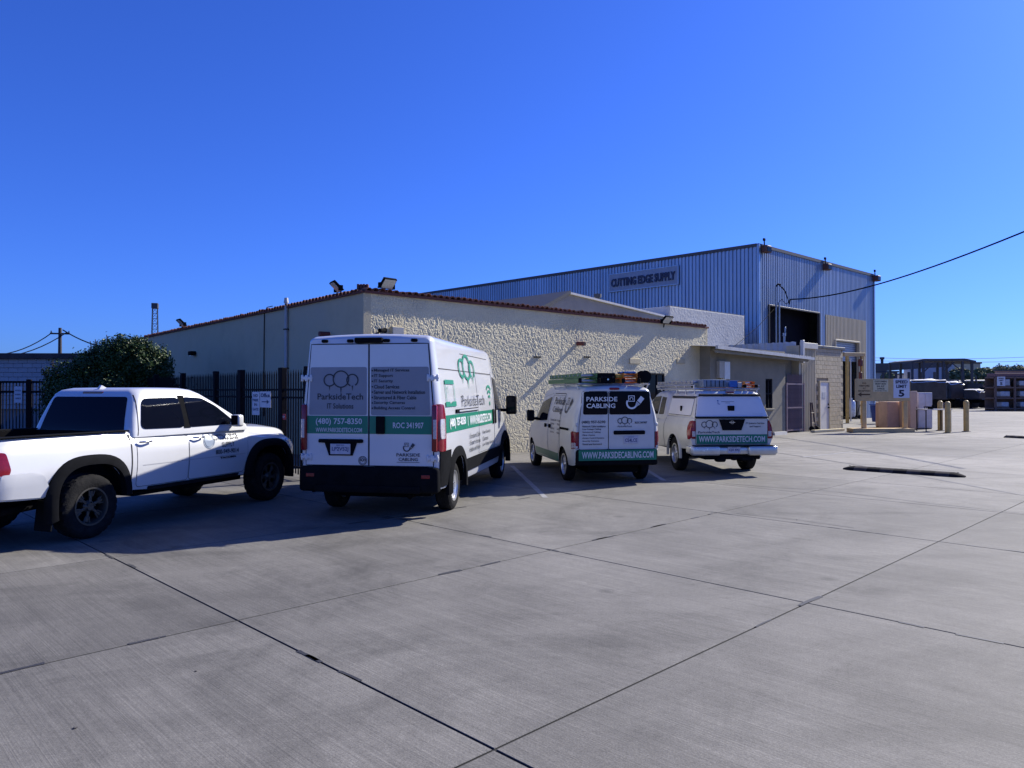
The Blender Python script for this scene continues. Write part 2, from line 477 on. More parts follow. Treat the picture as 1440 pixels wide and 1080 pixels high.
# ------------------------------------------------------------------ wheels
WHEELS = {}
def wheel_meshes(kind, Rt, w, Rr, spokes, rim_mat):
    if kind in WHEELS: return WHEELS[kind]
    bm = bmesh.new(); hw = w / 2; sw = Rt - Rr
    prof = [(Rr - .01, -hw * .55), (Rr, -hw * .86), (Rr + sw * .3, -hw * 1.0), (Rr + sw * .62, -hw * 1.0), (Rt - .035, -hw * .93), (Rt - .008, -hw * .80), (Rt, -hw * .55), (Rt, -hw * .28), (Rt - .001, -hw * .24), (Rt - .001, -hw * .02), (Rt, 0.02 * hw), (Rt, hw * .28), (Rt, hw * .55), (Rt - .008, hw * .80), (Rt - .035, hw * .93), (Rr + sw * .62, hw), (Rr + sw * .3, hw), (Rr, hw * .86), (Rr - .01, hw * .55)]
    seg = 96; ch = 0.012 if kind == 'off_road' else 0.007
    def rf(r, h, k, i):
        if 4 <= i <= 14:
            g = (k + (2 if i % 2 else 0)) % 4
            if g == 0: return r - ch
        if i in (3, 15) and kind == 'off_road' and (k % 8) < 3: return r + .006
        return r
    lathe(bm, prof, seg=seg, rad_fn=rf)
    tyre = mk('tyre', bm, M_TYRE, None, 30)
    bm = bmesh.new()
    lathe(bm, [(Rr + .004, -hw * .86), (Rr + .012, -hw * .94), (Rr - .008, -hw * .94), (Rr - .022, -hw * .70), (Rr - .03, hw * .7), (Rr + .004, hw * .86)], seg=48)
    # face of the rim is on -y
    yf = -hw * .66
    lathe(bm, [(.0001, yf - .02), (.045, yf - .02), (.06, yf), (.075, yf + .02), (.075, yf + .06)], seg=24)
    for k in range(spokes):
        t = 2 * math.pi * k / spokes
        rot = Matrix.Rotation(-t, 3, 'Y')
        if kind == 'steel':      # punched steel wheel: broad spokes around round holes
            t0 = bmesh.new(); box(t0, ((.06 + Rr - .02) / 2, yf + .015, 0), (Rr - .08, .02, .115), .008)
        elif kind == 'off_road':
            t0 = bmesh.new()
            box(t0, ((.05 + Rr - .03) / 2, yf + .015, .0), (Rr - .07, .03, .035), .006)
            for sg in (-1, 1): box(t0, (Rr * .76, yf + .012, sg * .032), (Rr * .42, .025, .02), .005, Matrix.Rotation(-sg * .28, 3, 'Y'))
        else:
            t0 = bmesh.new(); box(t0, ((.05 + Rr - .02) / 2, yf + .02, 0), (Rr - .06, .035, .062), .012)
        merge(bm, t0, rot.to_4x4())
    if kind == 'steel': lathe(bm, [(Rr - .075, yf + .005), (Rr - .02, yf - .015), (Rr - .02, yf + .03), (Rr - .075, yf + .03), (Rr - .075, yf + .005)], seg=40)
    for k in range(5):
        t = 2 * math.pi * (k + .5) / 5; cyl(bm, (.04 * math.cos(t) * 1.2, yf - .03, .04 * 1.2 * math.sin(t)), (.048 * math.cos(t), yf, .048 * math.sin(t)), .009, seg=6)
    rim = mk('rim', bm, rim_mat, None, 35)
    bm = bmesh.new(); cyl(bm, (0, yf + .07, 0), (0, hw * .6, 0), Rr - .03, seg=32)
    hub = mk('brake_drum', bm, M_UNDER, None)
    WHEELS[kind] = (tyre, rim, hub); return WHEELS[kind]
def add_wheels(parent, kind, Rt, w, Rr, spokes, rim_mat, axles, ht, steer=0.0):
    first = kind not in WHEELS
    ms = wheel_meshes(kind, Rt, w, Rr, spokes, rim_mat)
    for ai, ax in enumerate(axles):
        for s in (-1, 1):
            e = empty('wheel', (ax, s * (ht - w / 2), Rt), parent=parent)
            e.rotation_euler = (0, random.uniform(0, 6), (0 if s < 0 else math.pi) + (steer if ai else 0))
            for q in ms:
                if first: q.parent = e
                else: inst(q, e)
            first = False
def arch_flare(name, parent, ax, az, ri, ro, y0, y1, m, a0=-8, a1=188, n=28, sq=2.0):
    """trim ring round a wheel opening; y0 inner, y1 outer plane"""
    bm = bmesh.new(); A = []
    for i in range(n + 1):
        t = R(a0 + (a1 - a0) * i / n); c, s = math.cos(t), math.sin(t)
        k = (abs(c) ** sq + abs(s) ** sq) ** (-1 / sq)
        def P(r, y): return bm.verts.new((ax + c * r * k, y, az + s * r * k))
        A.append([P(ri, y0), P(ri, y1), P((ri * .35 + ro * .65), y1), P(ro, (y0 * .35 + y1 * .65)), P(ro, y0)])
    for a, b in zip(A, A[1:]):
        for j in range(4): bm.faces.new((a[j], a[j + 1], b[j + 1], b[j]))
        bm.faces.new((a[4], a[0], b[0], b[4]))
    bm.faces.new(A[0]); bm.faces.new(A[-1][::-1])
    bmesh.ops.recalc_face_normals(bm, faces=bm.faces)
    return mk(name, bm, m, parent, 50)
def place_vehicle(e, contact, side, half_track, xa, deg):
    """put a vehicle so that the outside of its rear tyre on one side touches the ground at contact"""
    t = R(deg); h = Vector((math.sin(t), math.cos(t), 0)); left = Vector((-math.cos(t), math.sin(t), 0))
    e.location = Vector((contact[0], contact[1], 0)) - h * xa - left * (side * half_track)
    e.rotation_euler = (0, 0, math.pi / 2 - t)
def gpt(px, py): Y = CAM_H * 1040 / (py - 550); return ((px - 720) / 1040 * Y, Y)   # ground point seen at a pixel of the 1440 px photograph
def ppt(px, py, Y): return ((px - 720) / 1040 * Y, Y, CAM_H + (550 - py) / 1040 * Y)
# ================================================================== THE GROUND
U = Vector((0.733, 0.680, 0)).normalized()        # along the sunlit wall, away to the right
NIN = Vector((-0.680, 0.733, 0)).normalized()     # into the building
WALL0 = Vector((0, 20.9, 0))
WL = Vector((-0.643, 0.766, 0)).normalized()      # along the shaded left wall, away to the left
def up(v, z): return Vector((v[0], v[1], z))

def concrete_material():
    m = bpy.data.materials.new('broomed concrete'); m.use_nodes = True
    nt = m.node_tree; n = nt.nodes; l = nt.links; b = n['Principled BSDF']; b.inputs['Roughness'].default_value = .78
    b.inputs['Specular IOR Level'].default_value = .45
    g = n.new('ShaderNodeNewGeometry')
    def N(scale, detail, st=None, rot=0.0, rough=.6, dist=0.0):
        mp = n.new('ShaderNodeMapping'); l.new(g.outputs['Position'], mp.inputs[0])
        mp.vector_type = 'TEXTURE' if st else 'POINT'
        if st: mp.inputs['Scale'].default_value = st
        mp.inputs['Rotation'].default_value = (0, 0, rot)
        t = n.new('ShaderNodeTexNoise'); t.inputs['Scale'].default_value = scale; t.inputs['Detail'].default_value = detail
        t.inputs['Roughness'].default_value = rough; t.inputs['Distortion'].default_value = dist
        l.new(mp.outputs[0], t.inputs['Vector']); return t.outputs['Fac']
    def mr(src, a, b_, c, d):
        t = n.new('ShaderNodeMapRange'); l.new(src, t.inputs[0])
        for i, v in enumerate((a, b_, c, d)): t.inputs[i + 1].default_value = v
        return t.outputs[0]
    def mul(a, b_):
        t = n.new('ShaderNodeMath'); t.operation = 'MULTIPLY'
        for i, s in enumerate((a, b_)):
            if isinstance(s, float): t.inputs[i].default_value = s
            else: l.new(s, t.inputs[i])
        return t.outputs[0]
    ang = math.atan2(.71, -.70)         # broom direction: towards the far left
    big = mr(N(.16, 4, rough=.55, dist=.4), .32, .68, .70, 1.25)
    mid = mr(N(.9, 6, rough=.68, dist=.8), .3, .72, .76, 1.18)
    stain = mr(N(.45, 7, rough=.72, dist=1.4), .50, .72, 1.04, .62)
    broom = mr(N(1.0, 6, st=(1.2, .012, 1), rot=ang, rough=.8), .32, .68, .72, 1.27)
    broom2 = mr(N(1.0, 3, st=(5.0, .11, 1), rot=ang, rough=.7), .3, .7, .90, 1.10)
    track = mr(N(1.0, 4, st=(9.0, .55, 1), rot=R(25), rough=.6, dist=.5), .52, .74, 1.0, .80)
    grain = mr(N(75, 4, rough=.85), .32, .68, .66, 1.34)
    v = mul(mul(mul(mul(mul(mul(mul(mr(N(19, 4, rough=.8), .3, .7, .86, 1.14), big), mid), stain), broom), broom2), grain), track)
    oi = n.new('ShaderNodeObjectInfo'); v = mul(v, mr(oi.outputs['Random'], 0, 1, .88, 1.10))
    vo = n.new('ShaderNodeTexVoronoi'); vo.inputs['Scale'].default_value = .9; vo.inputs['Randomness'].default_value = 1; l.new(g.outputs['Position'], vo.inputs['Vector'])
    v = mul(v, mr(vo.outputs['Distance'], .03, .10, .62, 1.0))
    wv = n.new('ShaderNodeTexWave'); wv.wave_type = 'RINGS'; wv.inputs['Scale'].default_value = .22; wv.inputs['Distortion'].default_value = 7; wv.inputs['Detail'].default_value = 2; wv.inputs['Detail Scale'].default_value = .35
    l.new(g.outputs['Position'], wv.inputs['Vector'])
    tr = mr(wv.outputs['Fac'], .90, .99, 0, 1); trm = mr(N(.3, 3), .48, .62, 0, 1); v = mul(v, mr(mul(tr, trm), 0, 1, 1.0, .80))
    # base colour grows lighter with distance towards the far yard
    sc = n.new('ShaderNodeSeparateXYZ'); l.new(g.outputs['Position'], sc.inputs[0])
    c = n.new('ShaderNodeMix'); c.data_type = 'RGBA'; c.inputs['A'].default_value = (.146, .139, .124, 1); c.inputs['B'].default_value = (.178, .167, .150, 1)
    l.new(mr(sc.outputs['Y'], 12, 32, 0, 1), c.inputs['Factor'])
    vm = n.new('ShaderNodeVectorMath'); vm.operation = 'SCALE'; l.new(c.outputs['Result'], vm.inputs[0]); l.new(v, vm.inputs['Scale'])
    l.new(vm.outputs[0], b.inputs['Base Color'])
    bp = n.new('ShaderNodeBump'); bp.inputs['Strength'].default_value = .32; bp.inputs['Distance'].default_value = .006
    ad = n.new('ShaderNodeMath'); ad.operation = 'ADD'; l.new(N(1.0, 3, st=(3.0, .012, 1), rot=ang, rough=.8), ad.inputs[0]); l.new(N(90, 3), ad.inputs[1])
    l.new(ad.outputs[0], bp.inputs['Height']); l.new(bp.outputs[0], b.inputs['Normal'])
    return m
M_CONC = concrete_material()
gm = bmesh.new()
for (x0, x1, y0, y1) in ((-900, 900, -120, 2200),):
    v = [gm.verts.new(p) for p in ((x0, y0, -.022), (x1, y0, -.022), (x1, y1, -.022), (x0, y1, -.022))]; gm.faces.new(v)
M_DIRT = mat('yard dirt', (.17, .15, .125), .9, var=.3, scale=.08, rnd=0)
tag(mk('ground', gm, M_DIRT), kind='structure')
gm = bmesh.new()
v = [gm.verts.new(p) for p in ((-60, -6, -.007), (140, -6, -.007), (140, 118, -.007), (-60, 118, -.007))]; gm.faces.new(v)
tag(mk('joint_bed', gm, mat('joint filler', (.018, .018, .018), .95, var=.3, scale=5)), kind='structure')
E1 = Vector((.711, .703, 0)).normalized(); E2 = Vector((-.703, .711, 0)).normalized(); ORG = Vector((-.087, 3.63, 0))
j1 = [-21.0, -17.6, -14.1, -10.6, -7.1, -3.55, 0, 3.55, 7.1, 10.05, 12.4, 15.9, 19.4, 22.9, 26.4, 29.9, 33.4, 36.9]
j2 = [-29.2 + 2.93 * i for i in range(0, 21)]
j2 = [round((v - j2[10]) , 3) for v in j2]; j2[11] = 2.86
def slab(a0, a1, b0, b1, g=.010, parent=None):
    bm = bmesh.new(); t = bmesh.new()
    rs = [(0, g), (-.003, g * .8), (-.03, g * .8)]
    rings = []
    for z, o in rs:
        rings.append([bm.verts.new(ORG + E1 * a + E2 * b + Vector((0, 0, z))) for a, b in ((a0 + o, b0 + o), (a1 - o, b0 + o), (a1 - o, b1 - o), (a0 + o, b1 - o))])
    bm.faces.new(rings[0])
    for A, B in zip(rings, rings[1:]):
        for i in range(4): bm.faces.new((A[i], B[i], B[(i + 1) % 4], A[(i + 1) % 4]))
    t.free()
    o = mk('concrete_slab', bm, [M_CONC, MATS['joint filler']], parent)
    for p in o.data.polygons: p.material_index = 0 if p.normal.z > .35 else 1
    return o
pave = empty('concrete_pavement'); tag(pave, kind='structure')
for i in range(len(j1) - 1):
    for j in range(len(j2) - 1):
        c = ORG + E1 * (j1[i] + j1[i + 1]) / 2 + E2 * (j2[j] + j2[j + 1]) / 2
        if c.y < -2.5: continue
        a = abs(c.x) - .75 * max(c.y, 0) - 5
        if a > 0 or (c - WALL0).dot(NIN) > 4 and c.x < 12: continue
        slab(j1[i], j1[i + 1], j2[j], j2[j + 1], parent=pave)
# the yard beyond, poured in large bays
yd = empty('yard_pavement'); tag(yd, kind='structure')
bm = bmesh.new()
def quad(bm, pts): bm.faces.new([bm.verts.new(p) for p in pts])
a1_ = 36.9
for i in range(9):
    for j in range(-9, 6):
        a0 = a1_ + i * 8; b0 = j * 8 + .0
        quad(bm, [ORG + E1 * a + E2 * b + Vector((0, 0, -.002)) for a, b in ((a0 + .01, b0 + .01), (a0 + 7.99, b0 + .01), (a0 + 7.99, b0 + 7.99), (a0 + .01, b0 + 7.99))])
tag(mk('yard_bay', bm, M_CONC, yd), kind='stuff')
bm = bmesh.new()
for i in range(12):
    for j in range(-12, -2):
        a0 = -30 + i * 8 - .15; b0 = j * 8 - 5.2
        if a0 + 8 > a1_ + .0: continue
        quad(bm, [ORG + E1 * a + E2 * b + Vector((0, 0, -.004)) for a, b in ((a0 + .01, b0 + .01), (a0 + 7.99, b0 + .01), (a0 + 7.99, b0 + 7.99), (a0 + .01, b0 + 7.99))])
tag(mk('yard_bay', bm, M_CONC, yd), kind='stuff')
# parking lines, worn thin
M_LINE = mat('worn line paint', (.27, .27, .275), .7, var=.3, scale=7, dirt=((.16, .16, .16), .95, 9.0))
def paint_line(a, b, w=.10):
    a = Vector((*a, 0)); b = Vector((*b, 0)); d = (b - a).normalized(); nn = Vector((-d.y, d.x, 0)) * w / 2
    k = 12; bm = bmesh.new(); L = [a.lerp(b, i / k) for i in range(k + 1)]
    A = [bm.verts.new(up(p + nn * random.uniform(.85, 1.1), .004)) for p in L]; B = [bm.verts.new(up(p - nn * random.uniform(.85, 1.1), .004)) for p in L]
    for i in range(k): bm.faces.new((A[i], B[i], B[i + 1], A[i + 1]))
    return tag(mk('parking_line', bm, M_LINE), kind='structure')
paint_line(gpt(720, 655), gpt(767, 700)); paint_line(gpt(908, 660), gpt(934, 676)); paint_line(gpt(1128, 643), gpt(1200, 635), .08); paint_line(gpt(1200, 635), gpt(1440, 645), .05)
# dark crack-filler seams on the far slabs
M_TAR = mat('crack sealant', (.03, .03, .031), .6, var=.3, scale=6)
def tar(pts, w=.05):
    P = [Vector((*p, 0)) for p in pts]; D = []
    for a, b in zip(P, P[1:]):
        n = max(2, int((b - a).length / .25))
        for i in range(n): D.append(a.lerp(b, i / n))
    D.append(P[-1]); bm = bmesh.new(); A = []; B = []
    for i, p in enumerate(D):
        d = (D[min(i + 1, len(D) - 1)] - D[max(i - 1, 0)]).normalized(); nn = Vector((-d.y, d.x, 0))
        o = noise.noise(p * 1.7) * .03; ww = w / 2 * (.6 + .8 * abs(noise.noise(p * 3 + Vector((5, 1, 0)))))
        A.append(bm.verts.new(up(p + nn * (o + ww), .0035))); B.append(bm.verts.new(up(p + nn * (o - ww), .0035)))
    for i in range(len(D) - 1): bm.faces.new((A[i], B[i], B[i + 1], A[i + 1]))
    return tag(mk('crack_seam', bm, M_TAR), kind='structure')
tar([gpt(1094, 637), gpt(1187, 651), gpt(1284, 668), gpt(1440, 697), gpt(1520, 712)], .07)
tar([gpt(1020, 680), gpt(1180, 692), gpt(1300, 707), gpt(1440, 722)], .025)
tar([gpt(1035, 722), gpt(1120, 731), gpt(1200, 742)], .015)
rj = random.Random(12)
def on_grid(a, b): p = ORG + E1 * a + E2 * b; return (p.x, p.y)
for k in range(46):       # crumbled edges: short irregular fragments on the joints themselves
    if k % 2: a = rj.choice([0, 3.55, 7.1]); b = rj.uniform(-3, 6); L = rj.uniform(.08, .35); tar([on_grid(a, b), on_grid(a + .004, b + L / 2), on_grid(a, b + L)], rj.uniform(.03, .05))
    else: b = rj.choice([0, 2.86, 5.8]); a = rj.uniform(-4, 8); L = rj.uniform(.08, .4); tar([on_grid(a, b), on_grid(a + L / 2, b + .004), on_grid(a + L, b)], rj.uniform(.03, .055))
# small debris on the slabs
for k, (px, py) in enumerate(((277, 943), (108, 1022), (1120, 731))):
    bm = bmesh.new(); bmesh.ops.create_icosphere(bm, subdivisions=1, radius=.011)
    for v in bm.verts: v.co = Vector((v.co.x * random.uniform(.6, 1.5), v.co.y * random.uniform(.5, 1.2), v.co.z * .35)) * random.uniform(.8, 1.3)
    o = mk('pebble', bm, mat('pebble grey', (.07, .065, .06), .9, var=.3, scale=20)); o.location = (*gpt(px, py), .004)
    tag(o, ['small dark pebble on the slab left of the long diagonal joint', 'tiny dark crumb at the lower left corner of the paving', 'tiny dark crumb on the slab before the black speed bump'][k], 'pebble')

# ================================================================== THE STUCCO BUILDING
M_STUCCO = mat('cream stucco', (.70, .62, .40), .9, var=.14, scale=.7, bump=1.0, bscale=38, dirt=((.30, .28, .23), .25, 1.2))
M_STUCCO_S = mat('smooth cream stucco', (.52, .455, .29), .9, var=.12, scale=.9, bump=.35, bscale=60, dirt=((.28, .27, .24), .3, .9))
M_TILE = mat('red clay tile', (.15, .055, .042), .85, var=.3, scale=20, rnd=.3)
M_SCUP = mat('red brown clay pipe', (.15, .04, .035), .7, var=.25, scale=14)
bld = empty('stucco_building', (0, 20.9, 0), 0, 'low cream stucco building with a red tile edge, rough sunlit wall and shaded side wall', 'building')
HB = 4.15; T0, T1 = -4.83, 9.99
corner = WALL0 + U * T0; rend = WALL0 + U * T1
def to_b(v): return Vector(v) - Vector((0, 20.9, 0))
def relief_wall(name, a, b, z0, z1, outn, step, amp, m, parent):
    a = Vector(a); b = Vector(b); L = (b - a).length; d = (b - a) / L
    nx = int(L / step); nz = int((z1 - z0) / step); vs = []
    for j in range(nz + 1):
        z = z0 + (z1 - z0) * j / nz
        for i in range(nx + 1):
            s = L * i / nx; p = a + d * s
            q = Vector((s, z, 0))
            w = noise.noise(Vector((q.x * 12.5, q.y * 11, 0)) + noise.noise_vector(Vector((q.x * 5.1, q.y * 5.3, 4))) * .8)
            w2 = noise.noise(Vector((q.x * 29, q.y * 26, 7)))
            h = amp * (.75 + .5 * noise.noise(Vector((q.x * .9, q.y * 1.1, 9)))) * (max(-.45, min(.08, w)) * 1.7 + w2 * 1.1)
            ed = min(1, min(s, L - s, z1 - z) / .06 + .05)
            vs.append(tuple(to_b(up(p, z)) + Vector(outn) * h * ed))
    fs = [(j * (nx + 1) + i, j * (nx + 1) + i + 1, (j + 1) * (nx + 1) + i + 1, (j + 1) * (nx + 1) + i) for j in range(nz) for i in range(nx)]
    return mk(name, (vs, fs), m, parent)
OUT = -NIN
relief_wall('rough_stucco_wall', corner, rend, 0, HB - .02, OUT, .0175, .0100, M_STUCCO, bld)
# massive body behind (left wall, back, roof)
farL = corner + WL * 24
bm = bmesh.new()
c2 = corner - OUT * .03; r2 = rend - OUT * .03
back = rend + NIN * 18
pts = [c2, r2, back, farL]
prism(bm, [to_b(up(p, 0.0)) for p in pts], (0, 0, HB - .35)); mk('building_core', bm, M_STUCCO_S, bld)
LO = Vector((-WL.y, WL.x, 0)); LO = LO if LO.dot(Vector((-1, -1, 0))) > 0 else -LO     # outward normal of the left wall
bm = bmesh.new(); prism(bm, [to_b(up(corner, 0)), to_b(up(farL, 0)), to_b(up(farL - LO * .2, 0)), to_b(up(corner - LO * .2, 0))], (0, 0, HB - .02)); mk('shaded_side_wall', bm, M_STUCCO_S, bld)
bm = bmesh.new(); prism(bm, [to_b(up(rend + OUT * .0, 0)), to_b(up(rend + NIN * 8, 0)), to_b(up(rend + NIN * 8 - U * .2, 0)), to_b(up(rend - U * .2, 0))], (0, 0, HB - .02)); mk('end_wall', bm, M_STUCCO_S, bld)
# tiles along the parapet: one curved cap tile shared by all
def cap_tile():
    bm = bmesh.new(); n = 5; A = []
    for k in range(2):
        x = -.15 + .30 * k; ring = []
        for i in range(n + 1):
            t = math.pi * i / n; ring.append(bm.verts.new((.088 * math.cos(t), x, .075 * math.sin(t))))
        inner = [bm.verts.new((.072 * math.cos(math.pi * i / n), x, .06 * math.sin(math.pi * i / n))) for i in range(n, -1, -1)]
        A.append(ring + inner)
    a, b = A
    for i in range(len(a)): bm.faces.new((a[i], a[(i + 1) % len(a)], b[(i + 1) % len(a)], b[i]))
    for r_ in A:
        for i in range(n): bm.faces.new((r_[i], r_[i + 1], r_[2 * n - i], r_[2 * n + 1 - i]))
    bmesh.ops.recalc_face_normals(bm, faces=bm.faces); return bm
tile0 = None
def tile_row(a, b, outn, pitch):
    global tile0
    L = (b - a).length; d = (b - a) / L; n = int(L / pitch); ang = math.atan2(outn.y, outn.x) + math.pi / 2
    for i in range(n):
        p = to_b(up(a + d * (i + .5) * pitch - outn * .045, HB + .01)); j = random.uniform(-.012, .012)
        if tile0 is None: tile0 = mk('roof_tile', cap_tile(), M_TILE, bld); o = tile0
        else: o = inst(tile0, bld)
        o.location = p + Vector((0, 0, j)); o.rotation_euler = (random.uniform(-.06, .06) , 0, ang + random.uniform(-.03, .03))
tile_row(corner, rend, OUT, .195)
HB -= .03
tile_row(corner + WL * .1, corner + WL * 19.6, LO, .195)
HB += .03
bm = bmesh.new()
for a, b, o_ in ((corner, rend, OUT), (corner, farL, LO)):
    prism(bm, [to_b(up(a + o_ * .07, HB - .055)), to_b(up(b + o_ * .07, HB - .055)), to_b(up(b - o_ * .2, HB - .055)), to_b(up(a - o_ * .2, HB - .055))], (0, 0, .06))
mk('tile_bed', bm, M_TILE, bld)
# scuppers (clay drain spouts)
def wallp(t, z, off=0.0): return to_b(up(WALL0 + U * t + OUT * off, z))
def spout(t, z, L=.30):
    bm = bmesh.new(); a = wallp(t, z, -.05); b = wallp(t, z - .02, L); cyl(bm, a, b, .062, seg=14); 
    o = mk('drain_spout', bm, M_SCUP, bld, 50); bm = bmesh.new(); cyl(bm, b, b + OUT * .004, .045, seg=14); mk('spout_mouth', bm, M_SEAM, o)
def tpx(px): a = (px - 720) / 1040; return a * 20.9 / (U.x - a * U.y)       # position along the sunlit wall
def zpx(px, py): t = tpx(px); Y = 20.9 + U.y * t; return CAM_H + (550 - py) / 1040 * Y
spout(tpx(812), zpx(812, 483)); spout(tpx(986), zpx(986, 493)); 
# scupper on the shaded wall near the corner, and a dark wall lamp further back
def leftp(px, off=0.0):
    a = (px - 720) / 1040; s = (a * corner.y - corner.x) / (WL.x - a * WL.y); return s
s_ = leftp(463); p = corner + WL * s_
bm = bmesh.new(); zz = CAM_H + (550 - 470) / 1040 * p.y; cyl(bm, to_b(up(p, zz)), to_b(up(p + LO * .28, zz)), .062, seg=14); mk('drain_spout', bm, M_SCUP, bld, 50)
s_ = leftp(274); p = corner + WL * s_; zz = CAM_H + (550 - 497) / 1040 * p.y
rz_left = math.atan2(WL.y, WL.x)
wl_ = empty('wall_lamp', up(p + LO * .11, zz), rz_left, 'small dark box lamp on the shaded stucco wall above the bush', 'wall lamp')
bm = bmesh.new(); box(bm, (0, 0, 0), (.34, .2, .16), .03, seg=2); mk('lamp_housing', bm, M_BLACKPL, wl_, 40); bm = bmesh.new(); box(bm, (0, .0, -.085), (.26, .14, .02), .004); mk('lamp_lens', bm, M_CLEAR, wl_)
# vents, patched openings, window
for px in (755, 825):
    t = tpx(px); z = zpx(px, 502)
    for k in (-1, 0, 1):
        bm = bmesh.new(); c = wallp(t + k * .10, z, .02); box(bm, c, (.07, .05, .045), .005, Matrix.Rotation(math.atan2(U.y, U.x), 3, 'Z')); mk('vent_hole', bm, M_SEAM, bld)
for px, w in ((892, .55), (957, .5)):
    bm = bmesh.new(); box(bm, wallp(tpx(px), zpx(px, 508), .015), (w, .05, .17), .008, Matrix.Rotation(math.atan2(U.y, U.x), 3, 'Z')); mk('patched_vent', bm, M_STUCCO_S, bld)
RU = Matrix.Rotation(math.atan2(U.y, U.x), 3, 'Z')
t0, t1 = tpx(906.5), tpx(931.5); zt = zpx(918, 526); zb = zt - 1.35
win = bmesh.new(); tc = (t0 + t1) / 2; ww = t1 - t0
for (dt, dz, sx, sz) in ((0, (zt - zb) / 2, ww, .06), (0, -(zt - zb) / 2, ww, .06), (-ww / 2, 0, .06, zt - zb), (ww / 2, 0, .06, zt - zb), (ww * .12, 0, .05, zt - zb)):
    box(win, wallp(tc + dt, (zt + zb) / 2 + dz, .03), (sx, .09, sz), .006, RU)
wf = mk('window', win, M_GREYPL, bld)
bm = bmesh.new(); box(bm, wallp(tc, (zt + zb) / 2, .022), (ww - .05, .03, zt - zb - .05), 0, RU); mk('pane', bm, M_GLASS, wf)

def floodlight(name, loc, rz, tilt, label, w=.42, h=.32, grp='floodlights on the parapet'):
    e = empty(name, loc, rz, label, 'floodlight', grp)
    rot = Matrix.Rotation(tilt, 3, 'X')
    bm = bmesh.new(); box(bm, rot @ Vector((0, 0, 0)) + Vector((0, -.16, .16)), (w, .07, h), .012, rot); mk('lamp_housing', bm, M_BLACKPL, e)
    bm = bmesh.new(); c = rot @ Vector((0, -.038, 0)) + Vector((0, -.16, .16)); box(bm, c, (w * .88, .008, h * .85), .002, rot); mk('lens', bm, mat('floodlight lens', (.62, .60, .50), .25, coat=.5, var=.15, scale=30), e)
    bm = bmesh.new()
    for s in (-1, 1): box(bm, (s * (w / 2 + .012), -.11, .10), (.014, .12, .14), .003)
    box(bm, (0, -.05, .06), (w + .03, .06, .02), .003); cyl(bm, (0, -.02, -.1), (0, -.05, .06), .02, seg=8)
    mk('bracket', bm, M_BLACKPL, e); return e
azU = math.atan2(OUT.y, OUT.x) + math.pi / 2; azL = math.atan2(LO.y, LO.x) + math.pi / 2
cp = WALL0 + U * (tpx(541)) - OUT * .05; floodlight('floodlight', up(cp, HB + .06), azU + .1, .75, 'floodlight on the roof edge just right of the building corner', .40, .30)
cp = corner + WL * leftp(479) - LO * .05; floodlight('floodlight', up(cp, HB + .06), azL - .2, .8, 'floodlight on the roof edge just left of the building corner', .40, .32)
cp = corner + WL * leftp(259) - LO * .05; floodlight('floodlight', up(cp, HB + .06), azL, .8, 'small floodlight far along the shaded roof edge above the bush', .44, .36)
cp = WALL0 + U * tpx(932) + OUT * .02; floodlight('floodlight', up(cp, HB - .08), azU, .8, 'floodlight at the roof edge over the small dark window', .46, .32)
# corner clay pot cap
bm = bmesh.new(); cq = to_b(up(corner - OUT * .2 - LO * .1, HB))
for k in range(4): box(bm, cq + Vector((.07 * (k - 1.5), .02 * (k % 2), .10)), (.06, .12, .16), .01)
mk('corner_tiles', bm, M_TILE, bld)
# junction box and camera behind the tall van's roof
p = wallp(tpx(556), zpx(556, 466), .07) + Vector((0, 20.9, 0))
e = empty('junction_box', p, math.atan2(U.y, U.x), 'pale junction box on the rough wall just above the tall van roof', 'junction box')
bm = bmesh.new(); box(bm, (0, 0, 0), (.36, .12, .22), .012); mk('shell', bm, M_STUCCO_S, e); bm = bmesh.new(); box(bm, (0, -.062, 0), (.32, .01, .18), .003); mk('cover', bm, mat('box grey', (.35, .35, .33), .5, var=.1, scale=6), e)
p = wallp(tpx(531), zpx(531, 466), .16) + Vector((0, 20.9, 0))
e = empty('security_camera', p, math.atan2(U.y, U.x) + .4, 'small black security camera on the wall by the building corner', 'camera')
bm = bmesh.new(); cyl(bm, (-.1, -.02, 0), (.12, -.02, .02), .055, seg=12); cyl(bm, (.1, -.02, .02), (.13, -.02, .02), .065, seg=12); mk('barrel', bm, M_BLACKPL, e, 40)
bm = bmesh.new(); cyl(bm, (0, .0, 0), (0, .15, -.06), .02, seg=8); mk('mount', bm, M_BLACKPL, e)
# pipe and cable on the shaded wall
s_ = leftp(405); p = corner + WL * s_ + LO * .06
e = empty('vent_pipe', up(p, 0), rz_left, 'pale vertical pipe up the shaded wall to the roof edge', 'pipe')
bm = bmesh.new(); cyl(bm, (0, 0, 0), (0, 0, HB + .12), .045, seg=12); mk('pipe', bm, mat('pipe paint', (.42, .43, .42), .6, var=.1, scale=5), e, 50)
bm = bmesh.new(); cyl(bm, (0, 0, HB + .10), (0, 0, HB + .24), .07, .05, seg=12); mk('cap', bm, MATS['pipe paint'], e, 50)
bm = bmesh.new()
for z in (1.2, 2.4, 3.5): box(bm, (0, .0, z), (.14, .12, .03), .004)
mk('clamp', bm, M_GREYPL, e)
s_ = leftp(372); p = corner + WL * s_ + LO * .02
e = empty('wall_cable', up(p, 0), rz_left, 'thin dark cable down the shaded wall left of the pale pipe', 'cable')
bm = bmesh.new(); tube(bm, [(0, 0, 1.0), (.01, 0, 2.2), (0, 0, 3.4), (-.02, 0, HB - .05), (-.1, -.05, HB + .12), (-.35, -.12, HB + .14)], .014, 6); mk('wire', bm, M_BLACKPL, e)

